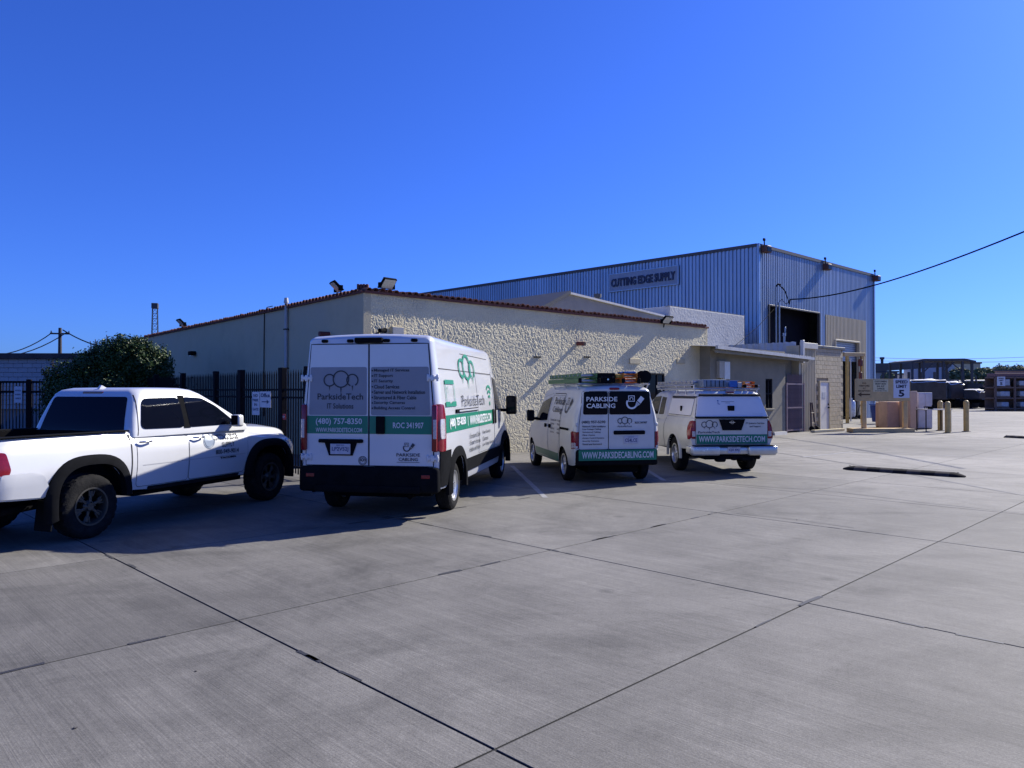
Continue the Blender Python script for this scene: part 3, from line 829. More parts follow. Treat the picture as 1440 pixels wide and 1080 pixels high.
# ================================================================== BUILDINGS BEHIND
def corrugated(a, b, z0, z1a, z1b, outn, pitch, depth, org, rib=.45):
    """box-rib sheet from a to b; returns a tuple for mk"""
    L = (b - a).length; d = (b - a) / L; n = max(1, round(L / pitch)); p = L / n; vs = []; fs = []
    prof = [(0, 0), ((.5 - rib / 2 - .1) * p, 0), ((.5 - rib / 2) * p, 1), ((.5 + rib / 2) * p, 1), ((.5 + rib / 2 + .1) * p, 0)]
    S_ = []
    for k in range(n): S_ += [(k * p + x, h) for x, h in prof]
    S_.append((L, 0))
    for s, h in S_:
        q = a + d * s + outn * depth * h; zt_ = z1a + (z1b - z1a) * s / L
        vs += [tuple(up(q, z0) - org), tuple(up(q, zt_) - org)]
    for i in range(len(S_) - 1): fs.append((2 * i, 2 * i + 2, 2 * i + 3, 2 * i + 1))
    return vs, fs
M_GALV = mat('weathered galvanised steel', (.30, .38, .47), .40, metal=.78, var=.16, scale=1.0, stretch=(2.5, 2.5, .12), rnd=.16, dirt=((.24, .28, .36), .5, 1.5))
M_GALV2 = mat('streaked galvanised steel', (.26, .32, .40), .48, metal=.75, var=.28, scale=1.2, stretch=(3.5, 3.5, .10), rnd=.14, dirt=((.26, .27, .30), .5, 1.4))
M_TAN = mat('tan painted steel', (.47, .41, .28), .6, var=.1, scale=1.5, stretch=(2, 2, .2))
M_TRIMD = mat('dark trim', (.05, .055, .065), .6, var=.2, scale=5)
SC = Vector((12.8, 38.5, 0)); SL = Vector((-.7145, .6997, 0)).normalized(); SU = U
SOUT = Vector((-SL.y, SL.x, 0)); SOUT = SOUT if SOUT.dot(Vector((-1, -1, 0))) > 0 else -SOUT
HS = 9.4
shed = empty('steel_warehouse', SC, 0, 'tall blue-grey corrugated steel warehouse with a lettered sign high on its side', 'warehouse')
Ls = 44.0; k = 18
for i in range(k):
    a = SC + SL * Ls * i / k; b = SC + SL * Ls * (i + 1) / k
    mk('wall_sheet', corrugated(a, b, 0, HS, HS, SOUT, .22, .055, SC), M_GALV, shed)
REND = SC + SU * 15.0
# facade sheets, leaving the openings
def fac(s): return SC + SU * s
def fs_px(px): a = (px - 720) / 1040; return (a * SC.y - SC.x) / (SU.x - a * SU.y)
def fz_px(px, py): s = fs_px(px); return CAM_H + (550 - py) / 1040 * (SC.y + SU.y * s)
oa, ob = fs_px(1080), fs_px(1151); oz0, oz1 = 3.4, (fz_px(1080, 430) + fz_px(1151, 439.5)) / 2
ta, tb = fs_px(1160), fs_px(1217); tz = fz_px(1190, 447)
da, db = fs_px(1173), fs_px(1206.5); dz = fz_px(1190, 481)
FO = OUT
def sheets(x0, x1, z0, z1, m, n, off=0.0, name='wall_sheet'):
    for i in range(n):
        a = fac(x0 + (x1 - x0) * i / n) + FO * off; b = fac(x0 + (x1 - x0) * (i + 1) / n) + FO * off
        mk(name, corrugated(a, b, z0, z1, z1, FO, .20, .045, SC), m, shed)
sheets(0, oa, 0, HS, M_GALV2, 1); sheets(oa, ob, oz1, HS, M_GALV2, 3); sheets(oa, ob, 0, oz0, M_GALV2, 3)
sheets(ob, ta, 0, HS, M_GALV2, 1); sheets(ta, tb, tz, HS, M_GALV2, 3); sheets(tb, 15.0, 0, HS, M_GALV2, 1)
sheets(ta, da, 0, tz, M_TAN, 1, .03, 'tan_sheet'); sheets(da, db, dz, tz, M_TAN, 2, .03, 'tan_sheet'); sheets(db, tb, 0, tz, M_TAN, 1, .03, 'tan_sheet')
# right side, back and roof
B1 = SC + SL * Ls; B2 = B1 + SU * 15
bm = bmesh.new(); g_ = lambda p, z: up(p, z) - SC
for a, b in ((REND, B2), (B2, B1)): quad(bm, [g_(a, 0), g_(b, 0), g_(b, HS), g_(a, HS)])
mk('rear_walls', bm, M_GALV, shed)
bm = bmesh.new(); quad(bm, [g_(SC, HS - .05), g_(REND, HS - .05), g_(B2, HS - .05), g_(B1, HS - .05)]); mk('roof', bm, M_TRIMD, shed)
bm = bmesh.new()
for a, b, o_ in ((SC, B1, SOUT), (SC, REND, FO)):
    prism(bm, [g_(a - o_ * .05, HS - .12), g_(b - o_ * .05, HS - .12), g_(b + o_ * .09, HS - .12), g_(a + o_ * .09, HS - .12)], (0, 0, .17))
mk('eave_trim', bm, M_TRIMD, shed)
for q_ in (REND + FO * .04, SC + FO * .05):
    bm = bmesh.new(); box(bm, g_(q_, HS / 2), (.15, .15, HS), .01, RU); mk('corner_trim', bm, M_GALV, shed)
# interior seen through the openings: floor, dark back wall, columns
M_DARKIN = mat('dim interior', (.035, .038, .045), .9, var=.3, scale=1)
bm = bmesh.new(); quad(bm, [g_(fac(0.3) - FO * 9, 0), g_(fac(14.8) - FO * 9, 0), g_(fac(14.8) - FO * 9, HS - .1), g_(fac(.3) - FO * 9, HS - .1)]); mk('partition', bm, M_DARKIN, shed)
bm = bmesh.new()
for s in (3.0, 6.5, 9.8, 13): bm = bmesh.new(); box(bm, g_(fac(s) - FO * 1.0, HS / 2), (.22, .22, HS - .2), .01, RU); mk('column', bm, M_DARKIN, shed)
# roller door partly down, jambs
zr0 = fz_px(1190, 508)
e_ = bmesh.new(); n = 9
for i in range(n):
    z = zr0 + (dz - zr0) * (i + .5) / n; box(e_, g_(fac((da + db) / 2) - FO * .12, z), (db - da, .03, (dz - zr0) / n * .9), .01, RU)
mk('roller_door', e_, mat('roller door steel', (.30, .33, .37), .5, metal=.4, var=.12, scale=4), shed)
bm = bmesh.new()
for s in (da, db): box(bm, g_(fac(s) + FO * .03, dz / 2), (.10, .20, dz), .01, RU)
box(bm, g_(fac((da + db) / 2) + FO * .03, dz + .05), (db - da + .1, .20, .1), .01, RU)
mk('door_frame', bm, M_TAN, shed)
bm = bmesh.new()
for s in (oa, ob): box(bm, g_(fac(s) + FO * .03, (oz0 + oz1) / 2), (.08, .16, oz1 - oz0), .01, RU)
box(bm, g_(fac((oa + ob) / 2) + FO * .03, oz1), (ob - oa, .16, .08), .01, RU); mk('opening_frame', bm, M_TRIMD, shed)
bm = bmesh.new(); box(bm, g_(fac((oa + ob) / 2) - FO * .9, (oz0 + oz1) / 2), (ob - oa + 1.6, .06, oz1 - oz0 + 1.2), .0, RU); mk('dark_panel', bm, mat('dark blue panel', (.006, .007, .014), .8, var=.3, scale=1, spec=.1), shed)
# roof-edge lamps: brown boxes
for i, (px, py, lb) in enumerate(((1072, 351, 'brown box lamp at the near corner of the warehouse roof edge'), (1158, 376, 'brown box lamp midway along the warehouse front roof edge'), (1228, 392, 'brown box lamp at the far right corner of the warehouse roof edge'))):
    s = fs_px(px); p = fac(s) + FO * .25; e = empty('box_lamp', up(p, fz_px(px, py)), math.atan2(U.y, U.x), lb, 'lamp', 'box lamps along the warehouse roof edge')
    bm = bmesh.new(); box(bm, (0, 0, 0), (.55, .34, .36), .03); mk('lamp_housing', bm, mat('rusty brown lamp', (.10, .045, .035), .6, var=.25, scale=6), e, 40)
    bm = bmesh.new(); box(bm, (0, -.175, -.02), (.44, .02, .24), .004); mk('lens', bm, M_GLASS, e)
    bm = bmesh.new(); cyl(bm, (0, .1, .15), (0, .12, .55), .035, seg=8); box(bm, (0, .12, .52), (.16, .1, .14), .02); mk('bracket', bm, M_BLACKPL, e)
# sign
def lz_px(px, py):
    a = (px - 720) / 1040; s = (a * SC.y - SC.x) / (SL.x - a * SL.y); p = SC + SL * s; return s, CAM_H + (550 - py) / 1040 * p.y
s0, zA = lz_px(859, 399); s1, zB = lz_px(956, 386)
sg = empty('sign_board', up(SC + SL * (s0 + s1) / 2 + SOUT * .12, (zA + zB) / 2), math.atan2(-SL.y, -SL.x), 'long pale sign with blue capital lettering on the warehouse side', 'sign')
Wd = abs(s0 - s1); Hd = 1.05
bm = bmesh.new(); box(bm, (0, 0, 0), (Wd, .05, Hd), .005); mk('board', bm, mat('sign white', (.20, .27, .38), .5, var=.1, scale=3), sg)
bm = bmesh.new()
for s in (-1, 1): box(bm, (s * Wd / 2, -.01, 0), (.06, .08, Hd + .06), .005); box(bm, (0, -.01, s * Hd / 2), (Wd, .08, .06), .005)
mk('frame', bm, M_GALV, sg)
tx = fit2d(text2d('CUTTING EDGE SUPPLY', 1, bold=.035), Wd * .93, .50)
vs = []; fs = []; nv = len(tx[0])
for y in (-.03, -.09):
    vs += [(a, y, b - .02) for a, b in tx[0]]
fs = [tuple(i + nv for i in f) for f in tx[1]]
o = mk('lettering', (vs, fs), mat('navy letter', (.012, .018, .06), .4), sg)
bm = bmesh.new(); bm.from_mesh(o.data); bmesh.ops.delete(bm, geom=[v for v in bm.verts if not v.link_faces], context='VERTS'); r_ = bmesh.ops.extrude_face_region(bm, geom=list(bm.faces)); bmesh.ops.translate(bm, verts=[g for g in r_['geom'] if isinstance(g, bmesh.types.BMVert)], vec=(0, .055, 0)); bm.to_mesh(o.data); bm.free()

# gable room on the roof of the stucco building
gb = empty('gabled_block', (2.08, 27, 0), math.atan2(U.y, U.x), 'grey stuccoed gable end with white barge edge rising behind the tiled parapet', 'building')
M_GREYST = mat('grey stucco', (.24, .245, .25), .9, var=.12, scale=1.2, bump=.5, bscale=30)
bm = bmesh.new(); prism(bm, [(-3.4, 0, 0), (6.3, 0, 0), (6.3, 0, 4.80), (0, 0, 5.28), (-3.4, 0, 3.7)], (0, 4.8, 0)); mk('gable_wall', bm, M_GREYST, gb)
bm = bmesh.new(); prism(bm, [(0, -.10, 5.29), (6.45, -.10, 4.80), (6.45, -.10, 4.87), (0, -.10, 5.36)], (0, 5.0, 0)); mk('roof', bm, mat('white roof coating', (.55, .55, .54), .5, var=.1, scale=2), gb)
bm = bmesh.new(); prism(bm, [(-3.5, -.10, 3.66), (0, -.10, 5.30), (0, -.10, 5.42), (-3.5, -.10, 3.78)], (0, 5.0, 0)); mk('roof', bm, M_TRIMD, gb)
bm = bmesh.new(); cyl(bm, (3.0, 1.2, 5.0), (3.0, 1.2, 5.6), .09, seg=12); cyl(bm, (3.0, 1.2, 5.55), (3.0, 1.2, 5.68), .16, seg=12); mk('roof_vent', bm, M_TRIMD, gb, 40)
# pale parapet wall between
pw = empty('parapet_block', (6.68, 31.3, 0), math.atan2(U.y, U.x), 'pale grey stuccoed block standing between the gable and the steel warehouse', 'building')
bm = bmesh.new(); bx(bm, 0, 6.1, 0, 4.6, 0, 5.36, .04, 2); mk('block_wall', bm, mat('pale rough stucco', (.50, .50, .48), .9, var=.12, scale=1.5, bump=1.0, bscale=9), pw)
bm = bmesh.new(); prism(bm, [(-.01, .01, 5.34), (6.12, .01, 5.34), (6.12, .01, 5.38), (-.01, .01, 5.38)], (0, .2, 0)); mk('coping', bm, M_GREYST, pw)

# annex wall C with canopy, gate
CW0 = Vector((7.28, 27.1, 0)); CB = Vector((11.36, 30.85, 0)); CU = Vector((.706, .708, 0)).normalized()
CU = U
CW0 = CB - CU * 5.62
ax_ = empty('annex_building', CW0, math.atan2(CU.y, CU.x), 'low shaded annex with a corrugated canopy beside the rough stucco wall', 'building')
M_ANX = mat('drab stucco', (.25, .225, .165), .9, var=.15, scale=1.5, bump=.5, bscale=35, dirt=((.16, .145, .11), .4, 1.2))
HC = 3.4
wx0, wx1 = 4.05, 4.62
bm = bmesh.new()
bx(bm, 0, wx0, 0, .2, 0, HC); bx(bm, wx1, 5.70, 0, .2, 0, HC); bx(bm, wx0, wx1, 0, .2, 0, 1.05); bx(bm, wx0, wx1, 0, .2, 2.25, HC)
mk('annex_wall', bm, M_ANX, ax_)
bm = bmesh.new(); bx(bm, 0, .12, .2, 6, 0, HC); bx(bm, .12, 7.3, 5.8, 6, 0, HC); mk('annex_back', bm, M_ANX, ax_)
wf = bmesh.new()
for x in (wx0 + .03, wx1 - .03, (wx0 + wx1) / 2): bx(wf, x - .03, x + .03, .02, .10, 1.05, 2.25)
for z in (1.08, 1.65, 2.22): bx(wf, wx0 + .06, wx1 - .06, .03, .09, z - .03, z + .03)
wo = mk('window', wf, M_GREYPL, ax_); bm = bmesh.new(); bx(bm, wx0, wx1, .11, .13, 1.05, 2.25); mk('pane', bm, M_GLASS, wo); bm = bmesh.new(); bx(bm, wx0 - .08, wx1 + .08, -.06, .02, .97, 1.05, .01); mk('sill', bm, M_ANX, wo)
# canopy: corrugated sheet sloping to a white gutter
o_ = Vector((0, 0, 0)); vs = []; fs = []; n = 70
for i in range(n + 1):
    x = -.58 + 7.45 * i / n; h = .03 * (i % 2)
    vs += [(x, -.62, 3.33 - .022 * x + h), (x, 3.5, 3.62 + h)]
fs = [(2 * i, 2 * i + 2, 2 * i + 3, 2 * i + 1) for i in range(n)]
mk('canopy_sheet', (vs, fs), mat('canopy sheet', (.34, .35, .36), .5, metal=.5, var=.15, scale=2), ax_)
bm = bmesh.new(); prism(bm, [(-.60, -.70, 3.25), (6.9, -.70, 3.06), (6.9, -.70, 3.17), (-.60, -.70, 3.37)], (0, .10, 0)); mk('gutter', bm, mat('gutter white', (.55, .54, .50), .5, var=.12, scale=4, dirt=((.3, .27, .22), .5, 3)), ax_)
for x in (.1, 1.4, 2.7, 4.0, 5.3, 6.5):
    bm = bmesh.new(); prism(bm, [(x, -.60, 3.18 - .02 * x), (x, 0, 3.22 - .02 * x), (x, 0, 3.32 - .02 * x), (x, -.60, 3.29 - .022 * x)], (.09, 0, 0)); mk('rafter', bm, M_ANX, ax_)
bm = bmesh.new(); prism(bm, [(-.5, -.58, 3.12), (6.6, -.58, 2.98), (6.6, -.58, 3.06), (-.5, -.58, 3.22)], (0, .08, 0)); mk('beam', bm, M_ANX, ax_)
# electric box on the annex wall
eb = empty('electric_box', CW0 + CU * .62 - NIN * 0.0 + Vector((0, 0, 2.55)), math.atan2(CU.y, CU.x), 'beige and white electric box high on the shaded annex wall', 'electric box')
bm = bmesh.new(); bx(bm, -.20, .12, -.14, 0, -.32, .32, .01); mk('cabinet', bm, mat('beige enamel', (.40, .36, .28), .5, var=.1, scale=5), eb); bm = bmesh.new(); bx(bm, .12, .50, -.16, 0, -.36, .30, .01); mk('cover', bm, mat('pale enamel', (.66, .66, .60), .45, var=.08, scale=5), eb)
bm = bmesh.new(); cyl(bm, (.3, -.06, -.36), (.3, -.06, -.9), .025, seg=8); mk('conduit', bm, M_GREYPL, eb)
# gate with bars in front of the recess
gt = empty('security_gate', CW0 + CU * 5.78, math.atan2(CU.y, CU.x), 'brown barred security gate with spiked top beside the annex wall', 'gate')
M_GATE = mat('brown purple steel', (.20, .14, .15), .55, var=.2, scale=8)
bm = bmesh.new()
for z in (.10, 1.05, 2.05): bx(bm, 0, 1.55, -.03, .03, z - .03, z + .03)
for x in (0, 1.55): bx(bm, x - .04, x + .04, -.04, .04, 0, 2.10)
mk('gate_frame', bm, M_GATE, gt)
bm = bmesh.new(); cyl(bm, (.11, 0, .08), (.11, 0, 2.42), .022, seg=6); cyl(bm, (.11, 0, 2.42), (.11, 0, 2.52), .018, .001, seg=6)
b0 = mk('bar', bm, M_GATE, gt)
for i in range(1, 14): inst(b0, gt, (i * .105, 0, random.uniform(-.01, .01)))
bm = bmesh.new(); bx(bm, .05, 1.5, .03, .04, 1.72, 2.02, .0); bx(bm, .05, 1.5, .03, .04, .08, .25, .0); mk('kick_plate', bm, mat('rust plate', (.07, .045, .045), .7, var=.3, scale=6), gt)
bm = bmesh.new(); bx(bm, .06, 1.5, .045, .05, .25, 1.72); mk('mesh_screen', bm, mat('lilac grey screen', (.010, .008, .01), .7, var=.1, scale=5), gt)
# wall above / behind the gate, corrugated bay, block bay (one annex)
DX0 = 5.62 + 1.27
blk = empty('block_storehouse', CB + CU * 1.5, math.atan2(CU.y, CU.x), 'tan block and ribbed metal storehouse with a narrow white door', 'building')
HD = 3.82
bm = bmesh.new(); bx(bm, -1.6, .05, .35, .5, 0, HC - .05); mk('recess_wall', bm, M_ANX, blk)
bm = bmesh.new(); bx(bm, -.14, .03, .02, .6, 0, HD - .1); mk('return_wall', bm, M_TAN, blk)
vs, fs = [], []
n = 9
for i in range(n * 4 + 1):
    x = .05 + 1.35 * i / (n * 4); y = -.02 if (i % 4) in (1, 2) else .03
    vs += [(x, y, 0), (x, y, HD - .15)]
fs = [(2 * i, 2 * i + 2, 2 * i + 3, 2 * i + 1) for i in range(n * 4)]
mk('ribbed_panel', (vs, fs), M_TAN, blk)
bm = bmesh.new(); bx(bm, .0, 1.42, -.10, .06, HD - .22, HD + .03, .01); mk('fascia', bm, mat('fascia pale', (.50, .48, .42), .6, var=.1, scale=4), blk)
bm = bmesh.new(); bx(bm, -.12, .02, -.16, -.02, 2.95, HD + .12, .01); mk('corner_post', bm, MATS['gutter white'], blk)
# blocks
M_BLOCK = mat('tan concrete block', (.43, .375, .26), .9, var=.12, scale=4, bump=.5, bscale=50, rnd=.08)
bm = bmesh.new(); box(bm, (.195, .1, .095), (.386, .2, .186), .008); bk = None
bx0 = 1.42; dx0, dx1, dzt = bx0 + .42, bx0 + 1.32, 2.15
meshb = mk('block', bm, M_BLOCK, blk); meshb.location = (bx0, .06, 0); cnt = 0
bmh = bmesh.new(); box(bmh, (.0925, .1, .095), (.181, .2, .186), .008); halfb = mk('block', bmh, M_BLOCK, blk); halfb.location = (bx0, .06, .195)
XR = bx0 + 3.0
for r_ in range(19):
    z = r_ * .195; x = bx0 - (.0 if r_ % 2 == 0 else 0); first = True
    if r_ % 2 == 1:
        if r_ > 1: inst(halfb, blk, (bx0, .06, z))
        x = bx0 + .195
    while x + .38 < XR:
        if not (z < dzt and x + .39 > dx0 and x < dx1) and not (r_ == 0 and x == bx0): inst(meshb, blk, (x, .06, z))
        x += .39
bm = bmesh.new(); bx(bm, bx0, XR - .1, .10, .22, 0, HD - .16); bx(bm, XR - .12, XR, .10, 7, 0, HD - .15); bx(bm, -.0, XR - .12, 6.8, 7, 0, HD - .15)
mk('mortar_wall', bm, mat('mortar', (.22, .20, .16), .9, var=.1, scale=5), blk)
bm = bmesh.new(); bx(bm, bx0 - .02, XR + .05, .0, .3, HD - .14, HD - .02, .01); mk('wall_cap', bm, M_TRIMD, blk)
bm = bmesh.new(); bx(bm, dx0, dx1, .02, .08, 0, dzt, .01); dr = mk('door', bm, mat('door white', (.62, .62, .58), .5, var=.06, scale=3, dirt=((.3, .28, .24), .35, 2)), blk)
bm = bmesh.new(); bx(bm, dx0 - .07, dx0, -.01, .12, 0, dzt + .07); bx(bm, dx1, dx1 + .07, -.01, .12, 0, dzt + .07); bx(bm, dx0, dx1, -.01, .12, dzt, dzt + .07); mk('door_frame', bm, M_BLOCK, dr)
bm = bmesh.new(); cyl(bm, (dx1 - .10, .02, 1.0), (dx1 - .10, -.06, 1.0), .03, seg=10); box(bm, (dx1 - .10, -.01, 1.15), (.05, .03, .08), .01); mk('handle', bm, M_BLACKPL, dr)
bm = bmesh.new(); bx(bm, dx0 + .24, dx0 + .56, .01, .02, 1.42, 1.70); mk('door_notice', bm, mat('notice grey', (.40, .42, .44), .5, var=.25, scale=30), dr)
# block roof block with corrugated left parapet, seen over the canopy
PL = -CU * .0
prp = []
vs = []; fs = []; L = 9.0; n = 60
for i in range(n + 1):
    y = .25 + L * i / n; x = .06 - (.03 if i % 2 else 0); vs += [(x, y, 2.9), (x, y, HD + .06 + (.03 if i % 2 else 0))]
fs = [(2 * i, 2 * i + 2, 2 * i + 3, 2 * i + 1) for i in range(n)]
mk('ribbed_parapet', (vs, fs), mat('blue grey sheet', (.38, .43, .50), .5, metal=.35, var=.15, scale=2), blk)
bm = bmesh.new(); bx(bm, .06, XR, .3, 7, HD - .30, HD - .2); mk('roof', bm, M_TRIMD, blk)
# roof conduits, mast, service drop
mast_s = fs_px(1086)
mp0 = fac(mast_s) + FO * .30
ms = empty('service_mast', up(mp0, 0), math.atan2(U.y, U.x), 'pair of metal service conduits with looping wires in front of the dark warehouse opening', 'service mast')
bm = bmesh.new(); zt_ = fz_px(1086, 404)
cyl(bm, (-.15, 0, 3.3), (-.15, 0, zt_), .045, seg=10); mk('conduit', bm, M_GALV2, ms, 40)
bm = bmesh.new(); cyl(bm, (.20, 0, 3.3), (.20, 0, zt_ - .8), .045, seg=10); mk('conduit', bm, M_GALV2, ms, 40)
bm = bmesh.new(); tube(bm, [(-.15, 0, zt_), (-.10, -.1, zt_ + .12), (.05, -.15, zt_ + .1)], .05, 8); mk('weatherhead', bm, M_GREYPL, ms, 40)
bm = bmesh.new()
for q in range(4):
    tube(bm, [(.02, -.12, zt_ + .05), (.25 + .1 * q, -.2, zt_ - .05 - .06 * q), (.55 + .08 * q, -.25, zt_ - .45 - .12 * q), (.8, -.28, zt_ - .9 + .1 * q), (.9, -.3, zt_ - .62)], .018, 6)
tube(bm, [(.2, 0, zt_ - .8), (.3, -.1, zt_ - .65), (.6, -.2, zt_ - .9), (.9, -.3, zt_ - .62)], .016, 6)
mk('drip_loop', bm, M_BLACKPL, ms)
def wire(name, pts, r, label, m=M_BLACKPL, group=None):
    bm = bmesh.new(); tube(bm, pts, r, 6); o = mk(name, bm, m); return tag(o, label, 'cable', group)
a = Vector(up(mp0, 0)) + U * .9 + FO * .3 + Vector((0, 0, zt_ - .62)); b = Vector(ppt(1440, 326, 28)); 
pts = []
c_ = Vector(ppt(1230, 401, 36))
for i in range(25):
    t = i / 20; pts.append((1 - t) * (1 - t) * a + 2 * t * (1 - t) * (2 * c_ - (a + b) / 2) * 1.0 + t * t * b) 
wire('service_cable', pts, .032, 'thick black service cable sweeping up to the right from the warehouse mast')
g0 = up(mp0, 0) + Vector((0, 0, zt_ - 1.0)); g1 = Vector(ppt(1030, 489, 33.5))
wire('guy_wire', [g0, (g0 + g1) / 2 + Vector((0, 0, -.15)), g1], .013, 'thin guy wire from the service mast down to the left over the grey block')
bm = bmesh.new()
for px in (1102, 1128):
    cpos = Vector(ppt(px, 481, 36))
    pass
e = empty('roof_vent_pipe', Vector(ppt(1103, 484, 36.5)), 0, 'short vent pipe on the storehouse roof in front of the dark opening', 'pipe')
bm = bmesh.new(); cyl(bm, (0, 0, -.5), (0, 0, .45), .05, seg=10); cyl(bm, (0, 0, .4), (0, 0, .55), .08, seg=10); box(bm, (.05, 0, .7), (.06, .06, .3), .01); mk('stack', bm, M_GALV2, e, 40)

# ================================================================== FENCE, SIGNS
FD = Vector((-.664, .748, 0)).normalized(); F0 = Vector((-4.02, 14.55, 0))
fence = empty('picket_fence', F0, math.atan2(FD.y, FD.x), 'tall black steel picket fence along the shaded wall beyond the crew cab pickup', 'fence')
M_FENCE = mat('black fence steel', (.007, .007, .010), .7, var=.2, scale=10, spec=.08)
bm = bmesh.new(); bx(bm, -.011, .011, -.011, .011, .08, 2.10); 
v4 = [(-.011, -.011), (.011, -.011), (.011, .011), (-.011, .011)]
tp = bm.verts.new((0, 0, 2.20)); tv = [bm.verts.new((x, y, 2.10)) for x, y in v4]
for i in range(4): bm.faces.new((tv[i], tv[(i + 1) % 4], tp))
pk = mk('picket', bm, M_FENCE, fence)
FL = 12.0; n = int(FL / .115)
posts = [0.0, 1.15, 3.35, 4.95, 7.4, 9.8, 12.0]
for i in range(n):
    x = .06 + i * .115
    if any(abs(x - p) < .07 for p in posts): continue
    if i == 0: pk.location = (x, 0, 0)
    else: inst(pk, fence, (x, 0, random.uniform(-.01, .01)))
for i, x in enumerate(posts):
    bm = bmesh.new(); w = .19 if i in (1, 2) else .13; bx(bm, x - w / 2, x + w / 2, -.06, .06, 0, 2.24, .01); mk('post', bm, M_FENCE, fence)
for z in (.22, 1.62, 1.78):
    bm = bmesh.new(); bx(bm, 0, FL, -.022, .022, z - .02, z + .02); mk('rail', bm, M_FENCE, fence)
def fpx(px): a = (px - 720) / 1040; return (a * F0.y - F0.x) / (FD.x - a * FD.y)
def fzp(px, py): s = fpx(px); return CAM_H + (550 - py) / 1040 * (F0.y + FD.y * s)
FOUT = Vector((-FD.y, FD.x, 0)); FOUT = FOUT if FOUT.dot(Vector((-1, -1, 0))) > 0 else -FOUT
azF = math.atan2(-FD.y, -FD.x)
def hung_sign(px0, px1, py0, py1, col, lines, label, tcol, arrow=False):
    pc = (px0 + px1) / 2; s = fpx(pc); w = abs(fpx(px0) - fpx(px1)); z0 = fzp(pc, py1); z1 = fzp(pc, py0)
    e = empty('hung_sign', up(F0 + FD * s + FOUT * .035, (z0 + z1) / 2), azF, label, 'sign')
    bm = bmesh.new(); box(bm, (0, 0, 0), (w, .008, z1 - z0), .001); mk('plate', bm, col, e)
    for s_, wf_, hf, yy in lines: print_on('lettering', fit2d(text2d(s_, 1, bold=.03), w * wf_, (z1 - z0) * hf, 0, (z1 - z0) * yy), (0, -.005, 0), (1, 0, 0), (0, 0, 1), tcol, e, .002)
    if arrow: print_on('arrow', join2d(stroke2d([(-w * .32, -.05), (w * .2, -.05)], .02), poly2d([(w * .15, -.10), (w * .36, -.05), (w * .15, 0)])), (0, -.005, 0), (1, 0, 0), (0, 0, 1), tcol, e, .002)
    return e
hung_sign(368, 383, 550.5, 573, mat('sign white plate', (.55, .57, .62), .45, var=.06, scale=5), [('Office', .84, .26, .26)], 'white Office sign with arrow hung on the black picket fence', mat('dark blue ink', (.02, .03, .09), .5), True)
hung_sign(357, 367, 551, 583.5, MATS['sign white plate'], [('NO', .6, .14, .34), ('PARK', .8, .12, .14), ('IN', .4, .12, -.05), ('GATE', .8, .12, -.25)], 'narrow white notice with stacked words on the black picket fence', MATS['dark blue ink'])
hung_sign(397, 404, 582, 590, mat('sign red', (.35, .03, .04), .45), [('STOP', .7, .35, 0)], 'tiny red sign low on the black picket fence', MATS['sign white plate'])
# lit ground strip gate fence at the far left
GX = ppt(22, 560, 28.0); g2 = empty('side_gate', (-19.6, 28.3, 0), 0.10, 'dark steel gate with white notice at the left edge before the block building', 'gate')
for z in (.16, 1.72, 2.10):
    bm = bmesh.new(); bx(bm, -.03, 2.75, -.03, .03, z - .04, z + .04); mk('gate_rail', bm, M_FENCE, g2)
for x in (0, 1.02, 1.10, 2.75):
    bm = bmesh.new(); bx(bm, x - .05, x + .05, -.05, .05, 0, 2.2 if x else 2.12, .008); mk('post', bm, M_FENCE, g2)
bm = bmesh.new(); bx(bm, -.014, .014, -.014, .014, .15, 2.10); pk2 = mk('picket', bm, M_FENCE, g2); pk2.location = (.12, 0, 0)
for i in range(1, 22):
    x = .12 + i * .12
    inst(pk2, g2, (x, 0, 0))
sgn = empty('gate_notice', (-19.6 + .72, 28.30 - .06 + .06, 1.55), .10, 'white notice board wired to the dark gate at the left edge', 'sign')
bm = bmesh.new(); box(bm, (0, -.03, 0), (.28, .01, .62), .002); mk('plate', bm, MATS['sign white plate'], sgn)
for k in range(3): print_on('lettering', fit2d(text2d(('NOTICE', 'NO ENTRY', 'OFFICE')[k], 1, bold=.03), .2, .06, 0, .15 - .15 * k), (0, -.037, 0), (1, 0, 0), (0, 0, 1), MATS['dark blue ink'], sgn, .002)
sgn.location.z = 1.62

# block building at the far left
lb_ = empty('block_building', (-25.2, 31.4, 0), .035, 'low grey block building with dark roof edge behind the left gate', 'building')
M_GBLK = mat('grey painted block', (.36, .37, .39), .85, var=.10, scale=4, rnd=.06)
bm = bmesh.new(); bx(bm, 0, 12.5, .08, 9, 0, 3.20); mk('core_wall', bm, mat('grey mortar', (.22, .22, .23), .9, var=.1, scale=3), lb_)
bm = bmesh.new(); box(bm, (.195, .0, .095), (.386, .2, .184), .008); gb0 = mk('block', bm, M_GBLK, lb_); gb0.location = (3.0, .06, .0)
for r_ in range(1, 16):
    for c_i in range(19):
        x = 1.6 + c_i * .392 + (.196 if r_ % 2 else 0); 
        if r_ < 5 : continue
        inst(gb0, lb_, (x, .06, r_ * .196))
bm = bmesh.new(); bx(bm, 9.2, 12.4, -.04, .08, 0, 3.1); bx(bm, 0, 1.6, -.04, .08, 0, 3.1); mk('plain_wall', bm, M_GBLK, lb_)
bm = bmesh.new(); bx(bm, -.2, 12.7, -.22, 9.2, 3.12, 3.36, .01); mk('roof_edge', bm, mat('old brown fascia', (.05, .04, .04), .8, var=.5, scale=3), lb_)

